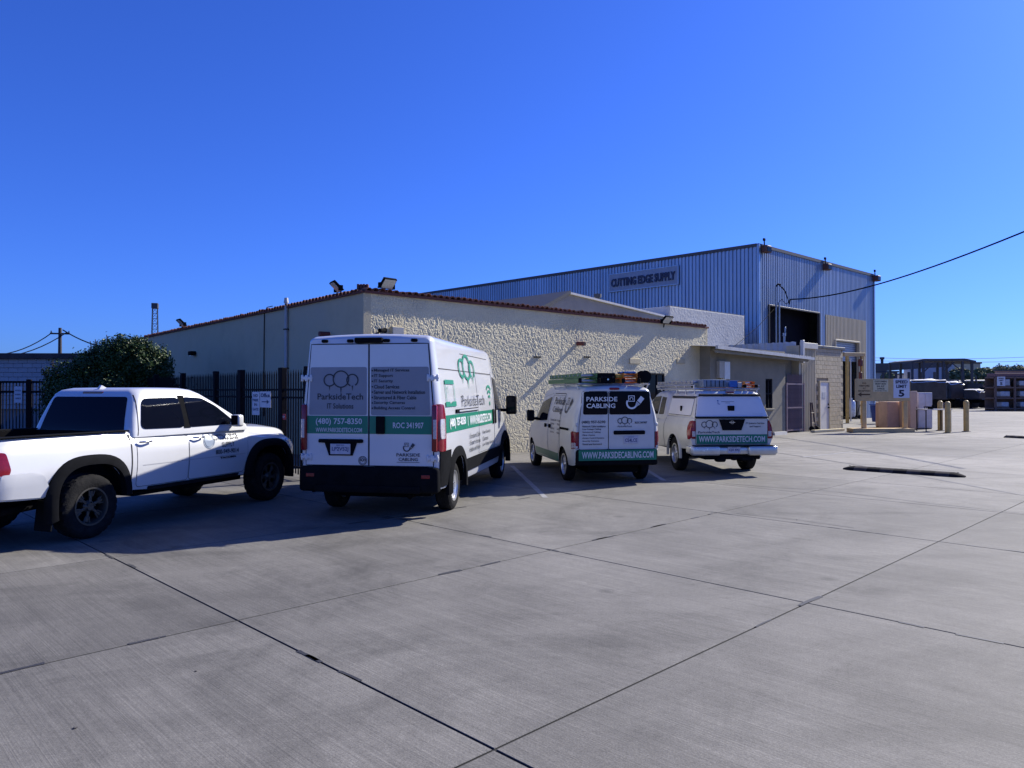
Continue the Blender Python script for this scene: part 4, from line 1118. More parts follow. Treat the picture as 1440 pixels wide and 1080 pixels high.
# ================================================================== POLES, TOWER
def pole_wires():
    e = empty('utility_pole', ppt(84, 520, 70)[:2] + (0,), .25, 'thin dark utility pole rising behind the left block building', 'utility pole')
    zt = CAM_H + 89 * 70 / 1040
    bm = bmesh.new(); cyl(bm, (0, 0, 0), (0, 0, zt), .22, .14, seg=10); mk('shaft', bm, mat('pole wood', (.05, .045, .045), .9, var=.3, scale=3), e, 40)
    bm = bmesh.new(); box(bm, (.0, 0, zt - .55), (1.7, .14, .14), .01); mk('crossarm', bm, MATS['pole wood'], e)
    for i, x in enumerate((-.75, .75)):
        bm = bmesh.new(); cyl(bm, (x, 0, zt - .48), (x, 0, zt - .28), .06, .04, seg=8); mk('insulator', bm, M_GREYPL, e)
    for i, x in enumerate((-.75, .6)):
        a = Vector(ppt(84, 461 + 1.5, 70)) + Vector((x, 0, -.35)); b = Vector(ppt(-60, 493 + i * 5, 62))
        pts = [a.lerp(b, t / 12) - Vector((0, 0, 1.1 * 4 * (t / 12) * (1 - t / 12))) for t in range(13)]
        wire('power_line', pts, .045, 'upper power line sagging left from the utility pole' if i else 'lower power line sagging left from the utility pole')
    a = Vector(ppt(88, 464, 70)); b = Vector(ppt(180, 492, 66)); wire('power_line', [a.lerp(b, t / 10) - Vector((0, 0, .8 * 4 * (t / 10) * (1 - t / 10) * .6)) for t in range(11)], .06, 'power line falling right from the utility pole towards the bush')
pole_wires()
def tower():
    p = ppt(217.5, 520, 110); e = empty('lattice_mast', (p[0], p[1], 0), .3, 'thin lattice mast standing far behind the shaded roof edge', 'mast')
    h = CAM_H + 117 * 110 / 1040; bm = bmesh.new()
    def w(z): return .62 - .30 * z / h
    for sx in (-1, 1):
        for sy in (-1, 1): cyl(bm, (sx * w(0), sy * w(0), 0), (sx * w(h), sy * w(h), h), .05, seg=5)
    mk('leg', bm, M_TRIMD, e); bm = bmesh.new(); n = 18
    for i in range(n):
        z0 = h * i / n; z1 = h * (i + 1) / n
        for (a, b) in (((-1, -1), (1, -1)), ((1, -1), (1, 1)), ((1, 1), (-1, 1)), ((-1, 1), (-1, -1))):
            cyl(bm, (a[0] * w(z0), a[1] * w(z0), z0), (b[0] * w(z1), b[1] * w(z1), z1), .03, seg=4, cap=False)
            cyl(bm, (a[0] * w(z0), a[1] * w(z0), z0), (b[0] * w(z0), b[1] * w(z0), z0), .03, seg=4, cap=False)
    mk('lattice', bm, M_TRIMD, e); bm = bmesh.new(); box(bm, (0, 0, h + .3), (.9, .9, .8), .05); mk('head', bm, M_TRIMD, e)
tower()

# ================================================================== BUSH
def leaf_material(name, c):
    m = mat(name, c, .45, var=.45, scale=1.3, rnd=0)
    b = m.node_tree.nodes['Principled BSDF']; b.inputs['Specular IOR Level'].default_value = .28
    return m
M_LEAF = leaf_material('glossy leaf', (.030, .060, .011)); M_TWIG = mat('twig bark', (.06, .045, .03), .9, var=.3, scale=10)
def shrub(name, blobs, n, size, label, cat, base, m=None, seed=3, grp=None, lf=.5):
    rnd = random.Random(seed); e = empty(name, base, 0, label, cat, grp)
    vs = []; fs = []
    tot = sum(b[3] * b[4] * b[5] for b in blobs)
    for b in blobs:
        k = int(n * b[3] * b[4] * b[5] / tot)
        for _ in range(k):
            d = Vector((rnd.gauss(0, 1), rnd.gauss(0, 1), rnd.gauss(0, 1))).normalized()
            rr = (rnd.random() ** .3) * (1 + .45 * noise.noise(Vector((b[0], b[1], b[2])) + d * 2.6)) * (1.22 if rnd.random() < .04 else 1)
            p = Vector((b[0] + d.x * b[3] * rr, b[1] + d.y * b[4] * rr, b[2] + d.z * b[5] * rr))
            if p.z < .15: continue
            nn = (d + Vector((rnd.uniform(-1, 1), rnd.uniform(-1, 1), rnd.uniform(-.3, 1.2)))).normalized()
            t = nn.orthogonal().normalized(); t.rotate(Matrix.Rotation(rnd.uniform(0, 6.28), 3, nn)); s = nn.cross(t)
            L = size * rnd.uniform(.6, 1.3); w = L * lf * .5; i = len(vs)
            for q in (p - t * L * .5, p + s * w + nn * w * .25, p + t * L * .5, p - s * w + nn * w * .25): vs.append(tuple(q))
            fs.append((i, i + 1, i + 2, i + 3))
    o = mk('foliage', (vs, fs), m or M_LEAF, e)
    bm = bmesh.new()
    for b in blobs:
        for _ in range(3):
            p = Vector((b[0] * .6 + rnd.uniform(-.1, .1), b[1] * .6, 0)); q = Vector((b[0], b[1], b[2] + b[5] * .3)) + Vector((rnd.uniform(-.4, .4), rnd.uniform(-.3, .3), rnd.uniform(-.2, .3)))
            tube(bm, [p, p.lerp(q, .5) + Vector((rnd.uniform(-.1, .1), 0, 0)), q], [.05, .035, .012], 5)
    mk('stem', bm, M_TWIG, e); return e
bY = 23.0; k_ = bY / 1040
def bb(px, py, rpx, rz, dy=0.0): return ((px - 155) * k_, dy, CAM_H + (550 - py) * k_, rpx * k_, rpx * k_ * .85, rz * k_)
shrub('bush', [bb(165, 505, 38, 30), bb(200, 512, 34, 34), bb(135, 520, 32, 34), bb(215, 535, 32, 45), bb(95, 530, 30, 26), bb(75, 545, 18, 24), bb(85, 570, 28, 40), bb(160, 575, 75, 55, .3), bb(225, 575, 28, 45), bb(180, 487, 26, 17), bb(148, 492, 20, 15), bb(198, 484, 14, 11), bb(128, 503, 16, 12), bb(112, 512, 12, 12), bb(236, 512, 10, 20), bb(168, 476, 10, 8), bb(66, 522, 9, 8), bb(225, 500, 14, 12), bb(105, 548, 26, 30)],
      75000, .09, 'large dark green bush against the shaded wall behind the crew cab pickup', 'bush', ((155 - 720) * k_, bY, 0), seed=5)

# ================================================================== THE YARD ON THE RIGHT
M_TANP = mat('tan painted board', (.60, .42, .19), .6, var=.12, scale=4, dirt=((.22, .17, .10), .3, 3))
M_YEL = mat('yellow tan bollard paint', (.62, .42, .13), .5, var=.15, scale=5, dirt=((.2, .15, .08), .35, 4))
brd = empty('notice_board', (14.98, 31.4, 0), 0.0, 'wide tan notice board on two posts carrying three signs', 'notice board')
bm = bmesh.new(); bx(bm, -.42, 1.92, -.02, .03, 1.33, 2.27, .004); mk('board', bm, M_TANP, brd)
for x in (0.0, 1.75):
    bm = bmesh.new(); bx(bm, x - .09, x + .09, .03, .17, 0, 2.2, .01); mk('post', bm, M_TANP, brd)
bm = bmesh.new(); bx(bm, -.6, 2.0, -.22, .42, .0, .17, .01); mk('base', bm, M_TANP, brd)
ink = mat('faded brown ink', (.10, .055, .02), .7)
def board_sign(x0, x1, z0, z1, m, lines, label, ink_, extra=None):
    e = empty('sign', (14.98 + (x0 + x1) / 2, 31.4 - .027, (z0 + z1) / 2), 0, label, 'sign'); w = x1 - x0; h = z1 - z0
    bm = bmesh.new(); box(bm, (0, 0, 0), (w, .008, h), .001); mk('plate', bm, m, e)
    for s_, wf_, hf, yy in lines: print_on('lettering', fit2d(text2d(s_, 1, bold=.04), w * wf_, h * hf, 0, h * yy), (0, -.005, 0), (1, 0, 0), (0, 0, 1), ink_, e, .002)
    if extra: print_on('arrow', extra, (0, -.005, 0), (1, 0, 0), (0, 0, 1), ink_, e, .002)
board_sign(-.36, .28, 1.45, 2.2, M_TANP, [('ALL', .3, .09, .36), ('VISITORS', .7, .10, .20), ('AT', .2, .08, .06), ('RECEPTION', .8, .09, -.09)], 'faded tan sign with arrow on the left of the notice board', ink, join2d(stroke2d([(-.12, -.22), (.25, -.22)], .06), poly2d([(-.12, -.32), (-.12, -.12), (-.28, -.22)][::-1])))
board_sign(.34, .98, 1.72, 2.24, mat('cream sign', (.66, .58, .36), .6, var=.08, scale=5), [('CUSTOMERS', .8, .13, .35), ('MUST SIGN', .7, .13, .15), ('IN AT', .5, .13, -.05), ('OFFICE', .5, .13, -.25), ('THANK YOU', .8, .07, -.42)], 'small cream sign with small words in the middle of the notice board', mat('grey ink', (.06, .05, .04), .6))
board_sign(1.20, 1.88, 1.46, 2.28, mat('reflective white', (.66, .68, .72), .4, var=.04, scale=5), [('SPEED', .78, .17, .33), ('LIMIT', .66, .17, .10), ('5', .36, .36, -.26)], 'white SPEED LIMIT 5 sign on the right of the notice board', mat('black ink', (.01, .012, .03), .5))

def bollard(px, py, pyt, label):
    x, y = gpt(px, py); h = CAM_H - (pyt - 550) * y / 1040
    e = empty('bollard', (x, y, 0), 0, label, 'bollard', 'tan steel bollards beside the table')
    bm = bmesh.new(); lathe(bm, [(.0001, h), (.05, h - .005), (.09, h - .035), (.108, h - .08), (.108, 0)], axis='z', seg=20); mk('post', bm, M_YEL, e, 40)
    bm = bmesh.new(); cyl(bm, (0, 0, 0), (0, 0, .02), .17, seg=20); mk('base', bm, M_CONC, e)
bollard(1322, 605.5, 563.5, 'tan bollard behind the table, farthest back of the three'); bollard(1332.5, 609, 564.5, 'tan bollard in front of the table'); bollard(1358.5, 607, 563, 'tan bollard standing alone to the right of the table')
tx_, ty_ = gpt(1320, 607)
tb_ = empty('work_table', (tx_, ty_, 0), 0.05, 'light steel work table with thin legs between the cabinet and bollards', 'table')
k2 = ty_ / 1040; hw_ = 19.5 * k2
bm = bmesh.new(); bx(bm, -hw_, hw_, -.02, .75, .93, .97, .006); mk('tabletop', bm, mat('table steel', (.42, .40, .38), .4, metal=.3, var=.15, scale=5), tb_)
for x in (-hw_ + .05, hw_ - .05):
    for y in (.03, .70):
        bm = bmesh.new(); cyl(bm, (x, y, 0), (x, y, .93), .022, seg=8); mk('leg', bm, M_GREYPL, tb_)
vz = empty('bench_vise', (tx_ - hw_ * .45, ty_ + .15, .97), .05, 'small dark vise on the left end of the work table', 'vise')
bm = bmesh.new(); box(bm, (0, 0, .06), (.22, .14, .12), .02); box(bm, (.12, 0, .12), (.06, .13, .12), .01); cyl(bm, (-.1, 0, .1), (-.3, 0, .1), .02, seg=8); mk('jaw', bm, M_BLACKPL, vz)
# storage boxes and cabinet
def simple_cabinet(name, px0, px1, py0, py1, d, m, label, cat, dy=0.0, doors=1, rz=0.0, Yb=None):
    pc = (px0 + px1) / 2; Y = Yb or gpt(pc, py1)[1]; Y += dy; k3 = Y / 1040
    w = (px1 - px0) * k3; zt = CAM_H + (550 - py0) * k3
    e = empty(name, ((pc - 720) * k3, Y, 0), rz, label, cat)
    bm = bmesh.new(); bx(bm, -w / 2, w / 2, 0, d, .03, zt, .015, 2); mk('cabinet', bm, m, e, 40)
    for i in range(doors):
        ww = w / doors; x = -w / 2 + ww * (i + .5)
        bm = bmesh.new(); box(bm, (x, -.012, zt / 2 + .02), (ww - .04, .024, zt - .12), .006); dd = mk('door', bm, m, e)
        bm = bmesh.new(); box(bm, (x + (ww * .38 if i == 0 else -ww * .38), -.03, zt * .55), (.03, .03, .14), .006); mk('handle', bm, M_GREYPL, dd)
    bm = bmesh.new(); bx(bm, -w / 2 + .02, w / 2 - .02, .02, d - .02, 0, .03); mk('plinth', bm, M_GREYPL, e); return e
M_PINK = mat('pinkish tan cardboard', (.60, .40, .28), .75, var=.10, scale=4)
simple_cabinet('storage_box', 1247, 1275, 565, 603, .8, M_PINK, 'pinkish tan storage box behind the notice board posts', 'box', 1.2, Yb=33.2)
simple_cabinet('storage_box', 1239.5, 1248, 566, 589, .6, mat('peach board', (.50, .30, .20), .7, var=.1, scale=4), 'narrow peach board box left of the larger box', 'box', 0, Yb=35.4)
simple_cabinet('cabinet', 1279, 1290, 550, 606, .9, mat('peach enamel', (.60, .42, .30), .6, var=.08, scale=3), 'tall peach cabinet standing behind the speed limit sign', 'cabinet', 0, Yb=33.4)
simple_cabinet('steel_locker', 1290.5, 1311, 552, 603, .9, mat('dirty white enamel', (.55, .56, .60), .5, var=.1, scale=3, dirt=((.3, .28, .26), .4, 2)), 'pale grey two-door steel locker behind the work table', 'locker', 0, doors=2, Yb=34.2)
tbx, tby = gpt(1237, 599); tbn = empty('wheeled_bin', (tbx, tby + 2.5, 0), .2, 'bright blue wheeled bin behind the notice board', 'bin'); tbn.location.x = (1236 - 720) / 1040 * (tby + 2.5)
bm = bmesh.new(); lv = [(.10, .24, .24), (.95, .31, .33)]
t = loft_top([(.10, -.24, .24, .26, .04), (.6, -.28, .28, .30, .04), (.98, -.31, .31, .33, .04)], 3); merge(bm, t); mk('tub', bm, mat('blue bin plastic', (.015, .05, .26), .45, var=.1, scale=4), tbn, 40)
bm = bmesh.new(); box(bm, (0, 0, 1.03), (.66, .72, .07), .03, seg=2); cyl(bm, (.33, -.25, .98), (.33, .25, .98), .02, seg=8); mk('lid', bm, mat('blue lid plastic', (.02, .08, .36), .4, var=.1, scale=4), tbn, 40)
for s in (-1, 1):
    bm = bmesh.new(); cyl(bm, (.22, s * .28, .11), (.22, s * .33, .11), .11, seg=16); mk('wheel', bm, M_TYRE, tbn)
# wrapped tank beside the roller door
tkx, tky = gpt(1196, 589); tk = empty('wrapped_tank', (tkx, tky, 0), 0, 'silvery plastic wrapped gas tank on a trolley beside the warehouse door', 'tank')
bm = bmesh.new(); lathe(bm, [(.0001, 1.22), (.12, 1.21), (.24, 1.14), (.29, 1.0), (.30, .6), (.29, .25), (.24, .12)], axis='z', seg=20, rad_fn=lambda r, h, k, i: r * (1 + .06 * noise.noise(Vector((k * .9, h * 5, 2))))); mk('tank', bm, mat('crumpled silver film', (.62, .62, .60), .3, metal=.3, var=.25, scale=9, bump=1.0, bscale=9), tk, 30)
bm = bmesh.new(); cyl(bm, (0, 0, 1.2), (0, 0, 1.32), .12, seg=12); mk('collar', bm, MATS['pale enamel'], tk)
bm = bmesh.new(); box(bm, (0, 0, .06), (.8, .6, .06), .01); mk('trolley', bm, M_GREYPL, tk)
bm = bmesh.new(); tube(bm, [(.38, 0, .1), (.5, 0, .6), (.62, 0, .9)], .02, 6); mk('handle', bm, M_GREYPL, tk)
for s in (-1, 1):
    bm = bmesh.new(); cyl(bm, (.42, s * .3, .13), (.42, s * .36, .13), .13, seg=14); mk('wheel', bm, M_TYRE, tk)
# hoist frame by the door
hx, hy = (1191.5 - 720) / 1040 * 40.5, 40.5
hf = empty('hoist_frame', (hx, hy, 0), .3, 'tan steel hoist frame with hanging chain block before the warehouse door', 'hoist'); zt_ = CAM_H + 49 * 40.5 / 1040
for x, n_ in ((0, 'post'), (1.0, 'post')):
    bm = bmesh.new(); bx(bm, x - .07, x + .07, -.07, .07, 0, zt_, .01); mk(n_, bm, M_YEL, hf)
bm = bmesh.new(); bx(bm, -.25, 1.15, -.09, .09, zt_, zt_ + .2, .01); mk('beam', bm, M_TANP, hf)
bm = bmesh.new(); cyl(bm, (.12, -.12, .1), (.12, -.12, zt_ - .1), .035, seg=8); mk('pipe', bm, M_CREAM_WHITE, hf)
bm = bmesh.new(); box(bm, (.8, -.1, zt_ - .35), (.22, .22, .4), .05); cyl(bm, (.8, -.1, zt_), (.8, -.1, zt_ - 1.4), .03, seg=6); box(bm, (.8, -.1, zt_ - 1.2), (.16, .16, .7), .04); mk('chain_block', bm, mat('rust red', (.12, .03, .025), .6, var=.3, scale=8), hf)
# hand truck by the gate, a plank on the ground, concrete wheel stop
e = empty('hand_truck', CW0 + CU * 7.55 - NIN * .25, math.atan2(CU.y, CU.x), 'rusty brown A-shaped trolley frame leaning by the ribbed wall', 'trolley')
bm = bmesh.new(); tube(bm, [(0, 0, 0), (.12, .1, 1.25), (.3, .12, 1.25), (.42, 0, 0)], .03, 6); tube(bm, [(.03, .03, .35), (.38, .03, .35)], .02, 6); tube(bm, [(.06, .05, .8), (.35, .05, .8)], .02, 6); mk('frame', bm, MATS['rust plate'], e)
for s in (0, .42):
    bm = bmesh.new(); cyl(bm, (s - .03, -.02, .12), (s + .03, -.02, .12), .12, seg=12); mk('wheel', bm, M_TYRE, e)
e = tag(mk('timber_plank', (lambda b: (box(b, (0, 0, .06), (2.4, .2, .1), .01), b)[1])(bmesh.new()), M_STUCCO_S), 'pale timber plank lying at the foot of the ribbed wall', 'plank'); e.location = CB + CU * 2.3 - NIN * .8; e.rotation_euler = (0, 0, math.atan2(CU.y, CU.x) - .1)
sx, sy = gpt(1094, 611)
e = tag(mk('wheel_stop', (lambda b: (prism(b, [(-.9, -.08, 0), (-.9, .08, 0), (-.9, .05, .13), (-.9, -.05, .13)], (1.0, 0, 0)), b)[1])(bmesh.new()), mat('pale concrete', (.45, .44, .40), .85, var=.1, scale=6)), 'short pale concrete wheel stop at the foot of the annex wall', 'wheel stop'); e.location = (sx + .25, sy, 0); e.rotation_euler = (0, 0, math.atan2(CU.y, CU.x))
# speed bumps
M_RUB = mat('worn black rubber', (.014, .014, .016), .9, var=.4, scale=4, spec=.1); M_RUBG = mat('worn grey paint on rubber', (.055, .05, .05), .9, var=.5, scale=5, spec=.1)
def speed_bump(a, b, label):
    a = Vector((*a, 0)); b = Vector((*b, 0)); L = (b - a).length; e = empty('speed_bump', a, math.atan2((b - a).y, (b - a).x), label, 'speed bump')
    n = 9; seg = L / n
    for i in range(n):
        bm = bmesh.new(); rings = []
        for q in range(5):
            x = i * seg + seg * q / 4; f = 1.0
            if i == 0: f = .35 + .65 * min(1, q / 2.5)
            if i == n - 1: f = 1 - .65 * max(0, (q - 1.5) / 2.5)
            sk = .0
            ring = [bm.verts.new((x + sk, w * f, h * f + .001)) for w, h in ((-.19, 0), (-.18, .03), (-.11, .07), (-.04, .085), (.04, .085), (.11, .07), (.18, .03), (.19, 0))]
            rings.append(ring)
        for A, B in zip(rings, rings[1:]):
            for k in range(7): bm.faces.new((A[k], B[k], B[k + 1], A[k + 1]))
            bm.faces.new((A[7], B[7], B[0], A[0]))
        bm.faces.new(rings[0]); bm.faces.new(rings[-1][::-1]); bmesh.ops.recalc_face_normals(bm, faces=bm.faces)
        mk('rubber_section', bm, M_RUBG if i % 2 else M_RUB, e, 45)
    for i in range(0, n, 2):
        bm = bmesh.new(); cyl(bm, ((i + .5) * seg, 0, .084), ((i + .5) * seg, 0, .090), .02, seg=8); mk('bolt', bm, M_GREYPL, e)
speed_bump(gpt(1186, 659.5), gpt(1357, 671), 'black and grey speed bump lying across the middle of the yard')
speed_bump(gpt(1412, 615), gpt(1462, 617.5), 'distant speed bump cut by the right edge of the photo')

# ---- far yard
def far_canopy():
    Y = 95; k = Y / 1040; x0 = (1222 - 720) * k; x1 = (1338 - 720) * k
    e = empty('steel_canopy', (x0, Y, 0), 0, 'long dark flat-roofed steel canopy on posts at the back of the yard', 'canopy')
    zt = CAM_H + 40 * k; bm = bmesh.new(); prism(bm, [(0, 0, zt - .1), (x1 - x0, 0, zt + .1), (x1 - x0, 0, zt - .5), (0, 0, zt - 1.2)], (0, 9, 0)); mk('roof', bm, mat('dark canopy steel', (.05, .055, .065), .6, var=.2, scale=1), e)
    for i in range(7):
        bm = bmesh.new(); x = .3 + i * (x1 - x0 - .6) / 6; bx(bm, x - .12, x + .12, .2, .44, 0, zt - 1.2); mk('post', bm, MATS['dark canopy steel'], e)
    bm = bmesh.new(); cyl(bm, (2.7, 2, zt), (2.7, 2, zt + .7), .18, seg=8); cyl(bm, (2.7, 2, zt + .5), (2.7, 2, zt + .8), .3, seg=8); mk('roof_vent', bm, M_TRIMD, e)
    Y = 80; k = Y / 1040; x0 = (1283 - 720) * k; x1 = (1373 - 720) * k; zt = CAM_H + 46 * k
    e = empty('gantry_frame', (x0, Y, 0), 0, 'open steel gantry frame with flat roof strip standing over the yard', 'gantry')
    bm = bmesh.new(); W_ = x1 - x0; pr = [(0, zt - .45), (.0, zt - .25), (W_ * .2, zt - .05), (W_ * .82, zt), (W_, zt - .25), (W_, zt - .45), (W_ * .82, zt - .25), (W_ * .2, zt - .28)]
    prism(bm, [(a, 0, b) for a, b in pr], (0, 5, 0)); mk('roof', bm, MATS['dark canopy steel'], e)
    for x in (.1, W_ * .19, W_ * .5, W_ * .80, W_ * .95):
        for y in (.1, 4.8):
            bm = bmesh.new(); bx(bm, x - .11, x + .11, y, y + .2, 0, zt - .3); mk('post', bm, MATS['dark canopy steel'], e)
    bm = bmesh.new()
    for x, s in ((W_ * .80, -1), (W_ * .5, 1), (W_ * .19, 1)): cyl(bm, (x, .2, zt - 1.5), (x + s * 1.2, .2, zt - .4), .06, seg=5)
    mk('brace', bm, MATS['dark canopy steel'], e)
far_canopy()
def far_building(px0, px1, pyt, Y, m, label, d=12, win=0, gable=0.0):
    k = Y / 1040; x0 = (px0 - 720) * k; w = (px1 - px0) * k; zt = CAM_H + (550 - pyt) * k
    e = empty('far_building', (x0, Y, 0), 0, label, 'building'); bm = bmesh.new(); bx(bm, 0, w, 0, d, 0, zt); mk('wall', bm, m, e)
    bm = bmesh.new(); bx(bm, -.2, w + .2, -.2, d + .2, zt, zt + .3); mk('roof', bm, M_TRIMD, e)
    for i in range(win):
        bm = bmesh.new(); x = w * (i + .5) / win; box(bm, (x, -.02, zt * .55), (w / win * .45, .1, zt * .22), .0); mk('window', bm, M_GLASS, e)
far_building(1326, 1342, 508, 120, mat('far grey wall', (.42, .44, .48), .8, var=.1, scale=.5), 'narrow grey metal building behind the gantry frame')
far_building(1342, 1379, 511.5, 150, mat('far olive wall', (.34, .36, .28), .8, var=.15, scale=.3), 'olive grey warehouse beyond the gantry frame', win=5)
far_building(1225, 1262, 524, 130, mat('far tan wall', (.45, .42, .36), .8, var=.15, scale=.3), 'low tan building seen under the canopy left part', win=4)
far_building(1270, 1312, 527, 135, MATS['far grey wall'], 'low grey building seen under the canopy right part', win=4)
far_building(1402, 1470, 522, 170, mat('far brown wall', (.34, .22, .18), .8, var=.2, scale=.3), 'long brown building at the right edge of the far yard', win=7)
far_building(1380, 1402, 528, 160, MATS['far tan wall'], 'small tan shed left of the long brown building', win=2)
M_FTREE = mat('dry far foliage', (.13, .16, .075), .8, var=.5, scale=.6)
i = 0
for px, py, r_, Y, lb in ((1384, 522, 10, 140, 'pale green desert tree behind the olive warehouse corner'), (1350, 526, 14, 118, 'wide green tree between the gantry posts'), (1372, 527, 12, 120, 'round green tree at the right gantry post'), (1408, 521, 13, 190, 'low distant tree left of the brown building roof'), (1432, 520, 12, 200, 'low distant tree near the right edge of the photo'), (1250, 530, 9, 112, 'small tree seen beneath the dark canopy')):
    k3 = Y / 1040; X = (px - 720) * k3; z = CAM_H + (550 - py) * k3; rr = r_ * k3
    shrub('desert_tree', [(0, 0, z * .95, rr, rr, rr * .7), (rr * .5, 0, z * .8, rr * .6, rr * .6, rr * .5), (-rr * .5, .2, z * .8, rr * .6, rr * .6, rr * .5)], 2600, .5, lb, 'tree', (X, Y, 0), M_FTREE, seed=20 + i, lf=.8); i += 1
# low hills on the horizon
bm = bmesh.new(); pts = []
for i in range(61):
    x = -900 + 60 * i; h = 9 + 10 * (noise.noise(Vector((i * .35, 3, 0))) + .4); pts.append((x, max(3, h)))
A = [bm.verts.new((x, 1500, -1)) for x, h in pts]; B = [bm.verts.new((x, 1560, h)) for x, h in pts]; C_ = [bm.verts.new((x, 1900, -1)) for x, h in pts]
for i in range(60): bm.faces.new((A[i], A[i + 1], B[i + 1], B[i])); bm.faces.new((B[i], B[i + 1], C_[i + 1], C_[i]))
tag(mk('hills', bm, mat('far hills', (.12, .13, .15), .9, var=.2, scale=.01)), kind='structure')

MD0 = mat('dark crate', (.06, .055, .05), .7, var=.4, scale=2)
# trucks and machines parked in the far yard
def far_truck(px, py, wpx, hpx, Y, m, label, cabside=-1, tank=False, rz=0.0):
    k = Y / 1040; w = wpx * k; h = hpx * k
    e = empty('parked_truck', ((px - 720) * k, Y, 0), rz, label, 'truck')
    cl = min(2.4, w * .32); s = cabside; cx = s * (w / 2 - cl / 2)
    bm = bmesh.new(); pr = [(-cl / 2, .55), (cl / 2, .55), (cl / 2, 1.35), (cl / 2 - .25, 1.45), (cl / 2 - .5, h), (-cl / 2, h)]
    if s < 0: pr = [(-a, b) for a, b in pr]
    prism(bm, [(cx + a, 0, b) for a, b in pr], (0, 2.3, 0)); cb = mk('cab', bm, m, e)
    bm = bmesh.new(); box(bm, (cx, -.02, h * .72), (cl * .55, .05, h * .25), .01); mk('window', bm, M_GLASS, cb)
    bm = bmesh.new(); bx(bm, -w / 2 + .1, w / 2 - .1, .3, 2.0, .6, .85); mk('chassis', bm, M_UNDER, e)
    bm = bmesh.new(); bl = w - cl - .2; bc = -s * (w / 2 - bl / 2)
    if tank: cyl(bm, (bc - bl / 2, 1.1, 1.6), (bc + bl / 2, 1.1, 1.6), .85, seg=16)
    else:
        bx(bm, bc - bl / 2, bc + bl / 2, 0, 2.3, .9, 1.05)
        for q in range(5): bx(bm, bc - bl / 2 + q * bl / 4.2, bc - bl / 2 + q * bl / 4.2 + .08, 0, .08, 1.05, h * .8)
        bx(bm, bc - bl / 2, bc + bl / 2, .01, .07, h * .62, h * .68)
    mk('tank' if tank else 'flat_bed', bm, m, e, 40)
    for x in (cx, -s * (w / 2 - 1.0), -s * (w / 2 - 2.0)):
        for y in (.1, 2.1):
            bm = bmesh.new(); cyl(bm, (x, y - .14, .48), (x, y + .14, .48), .48, seg=16); mk('wheel', bm, M_TYRE, e)
MD = mat('dark truck paint', (.02, .022, .03), .5, var=.3, scale=3); MB2 = mat('navy truck paint', (.012, .018, .05), .45, var=.2, scale=3); MG2 = mat('dusty grey truck paint', (.16, .165, .17), .6, var=.3, scale=3)
far_truck(1298, 575, 64, 38, 72, MD, 'dark flatbed truck parked behind the steel locker', -1)
far_truck(1340, 575, 40, 40, 76, MG2, 'grey dump truck with raised bed behind the bollards', 1, rz=.5)
far_truck(1366, 575, 44, 34, 78, MD, 'black truck parked nose right beneath the gantry frame', 1)
far_truck(1388, 575, 22, 26, 74, MB2, 'small navy truck parked right of the gantry frame', 1, rz=.4)
far_truck(1318, 575, 30, 32, 84, MB2, 'navy tank truck parked under the canopy edge', -1, tank=True)
# steel stock racks, then white sheets added to stand in for sunlit highlights
def stock_rack(px, py, Y, w, h, label, m, n=5):
    k = Y / 1040; e = empty('stock_rack', ((px - 720) * k, Y, 0), rnd0.uniform(-.2, .2), label, 'rack')
    for i in range(4):
        x = -w / 2 + i * w / 3; bm = bmesh.new(); bx(bm, x - .06, x + .06, 0, .12, 0, h); mk('upright', bm, MATS['dark canopy steel'], e)
    for j in range(n):
        z = .35 + j * (h - .4) / n; bm = bmesh.new()
        for q in range(6): r_ = rnd0.uniform(.05, .09); L0 = rnd0.uniform(0, .5); cyl(bm, (-w / 2 - .2 + L0, .1 + q * .16, z + r_), (w / 2 + .2 - rnd0.uniform(0, .6), .1 + q * .16, z + r_), r_, seg=7)
        tag(mk('steel_stock', bm, m[j % len(m)], e, 50), kind='stuff')
rnd0 = random.Random(9)
ms_ = [mat('rusty stock', (.20, .10, .06), .7, var=.3, scale=2), mat('pale stock', (.45, .46, .48), .5, metal=.3, var=.2, scale=2), mat('primer stock', (.12, .12, .13), .6, var=.2, scale=2)]
stock_rack(1296, 572, 90, 6.0, 3.4, 'rack of long rusty and pale steel bars under the canopy', ms_)
stock_rack(1330, 572, 92, 5.0, 3.0, 'rack of grey steel bars behind the dump truck', ms_[1:])
stock_rack(1382, 572, 88, 4.4, 3.6, 'tall rack of rusty bars right of the gantry frame', ms_)
stock_rack(1356, 572, 96, 6.0, 2.8, 'low wide rack of bars beneath the gantry roof', ms_)
for px, py, w, Y, lb in ((1308, 533, 3.4, 71, 'pale tarpaulin sheet added over the flatbed load behind the locker'), (1347, 536, 1.5, 75, 'bright folded sheet added as a sunlit spot on the dump truck'), (1383, 547, 1.0, 73, 'small white cover added as a sunlit spot on the navy truck bonnet')):
    p = ppt(px, py, Y); e = empty('highlight', p, rnd0.uniform(-.3, .3), lb, 'highlight'); vs = []; fs = []
    for i in range(9):
        for j in range(5): vs.append((-w / 2 + w * i / 8, j * .45, .10 * noise.noise(Vector((i * .7, j * .6, px))) - .28 * (j == 0) - .1 * abs(i - 4) / 4))
    for i in range(8):
        for j in range(4): fs.append((i * 5 + j, i * 5 + 5 + j, i * 5 + 6 + j, i * 5 + 1 + j))
    o_t = mk('sheet', (vs, fs), mat('highlight white', (.7, .7, .7), .5, var=.1, scale=2), e, 60)  # added white sheet imitates a sunlit highlight
    bm = bmesh.new(); bx(bm, -w / 2 + .1, w / 2 - .1, .1, 1.7, -(p[2] - 1.0), -.12); mk('load', bm, MD0, e)
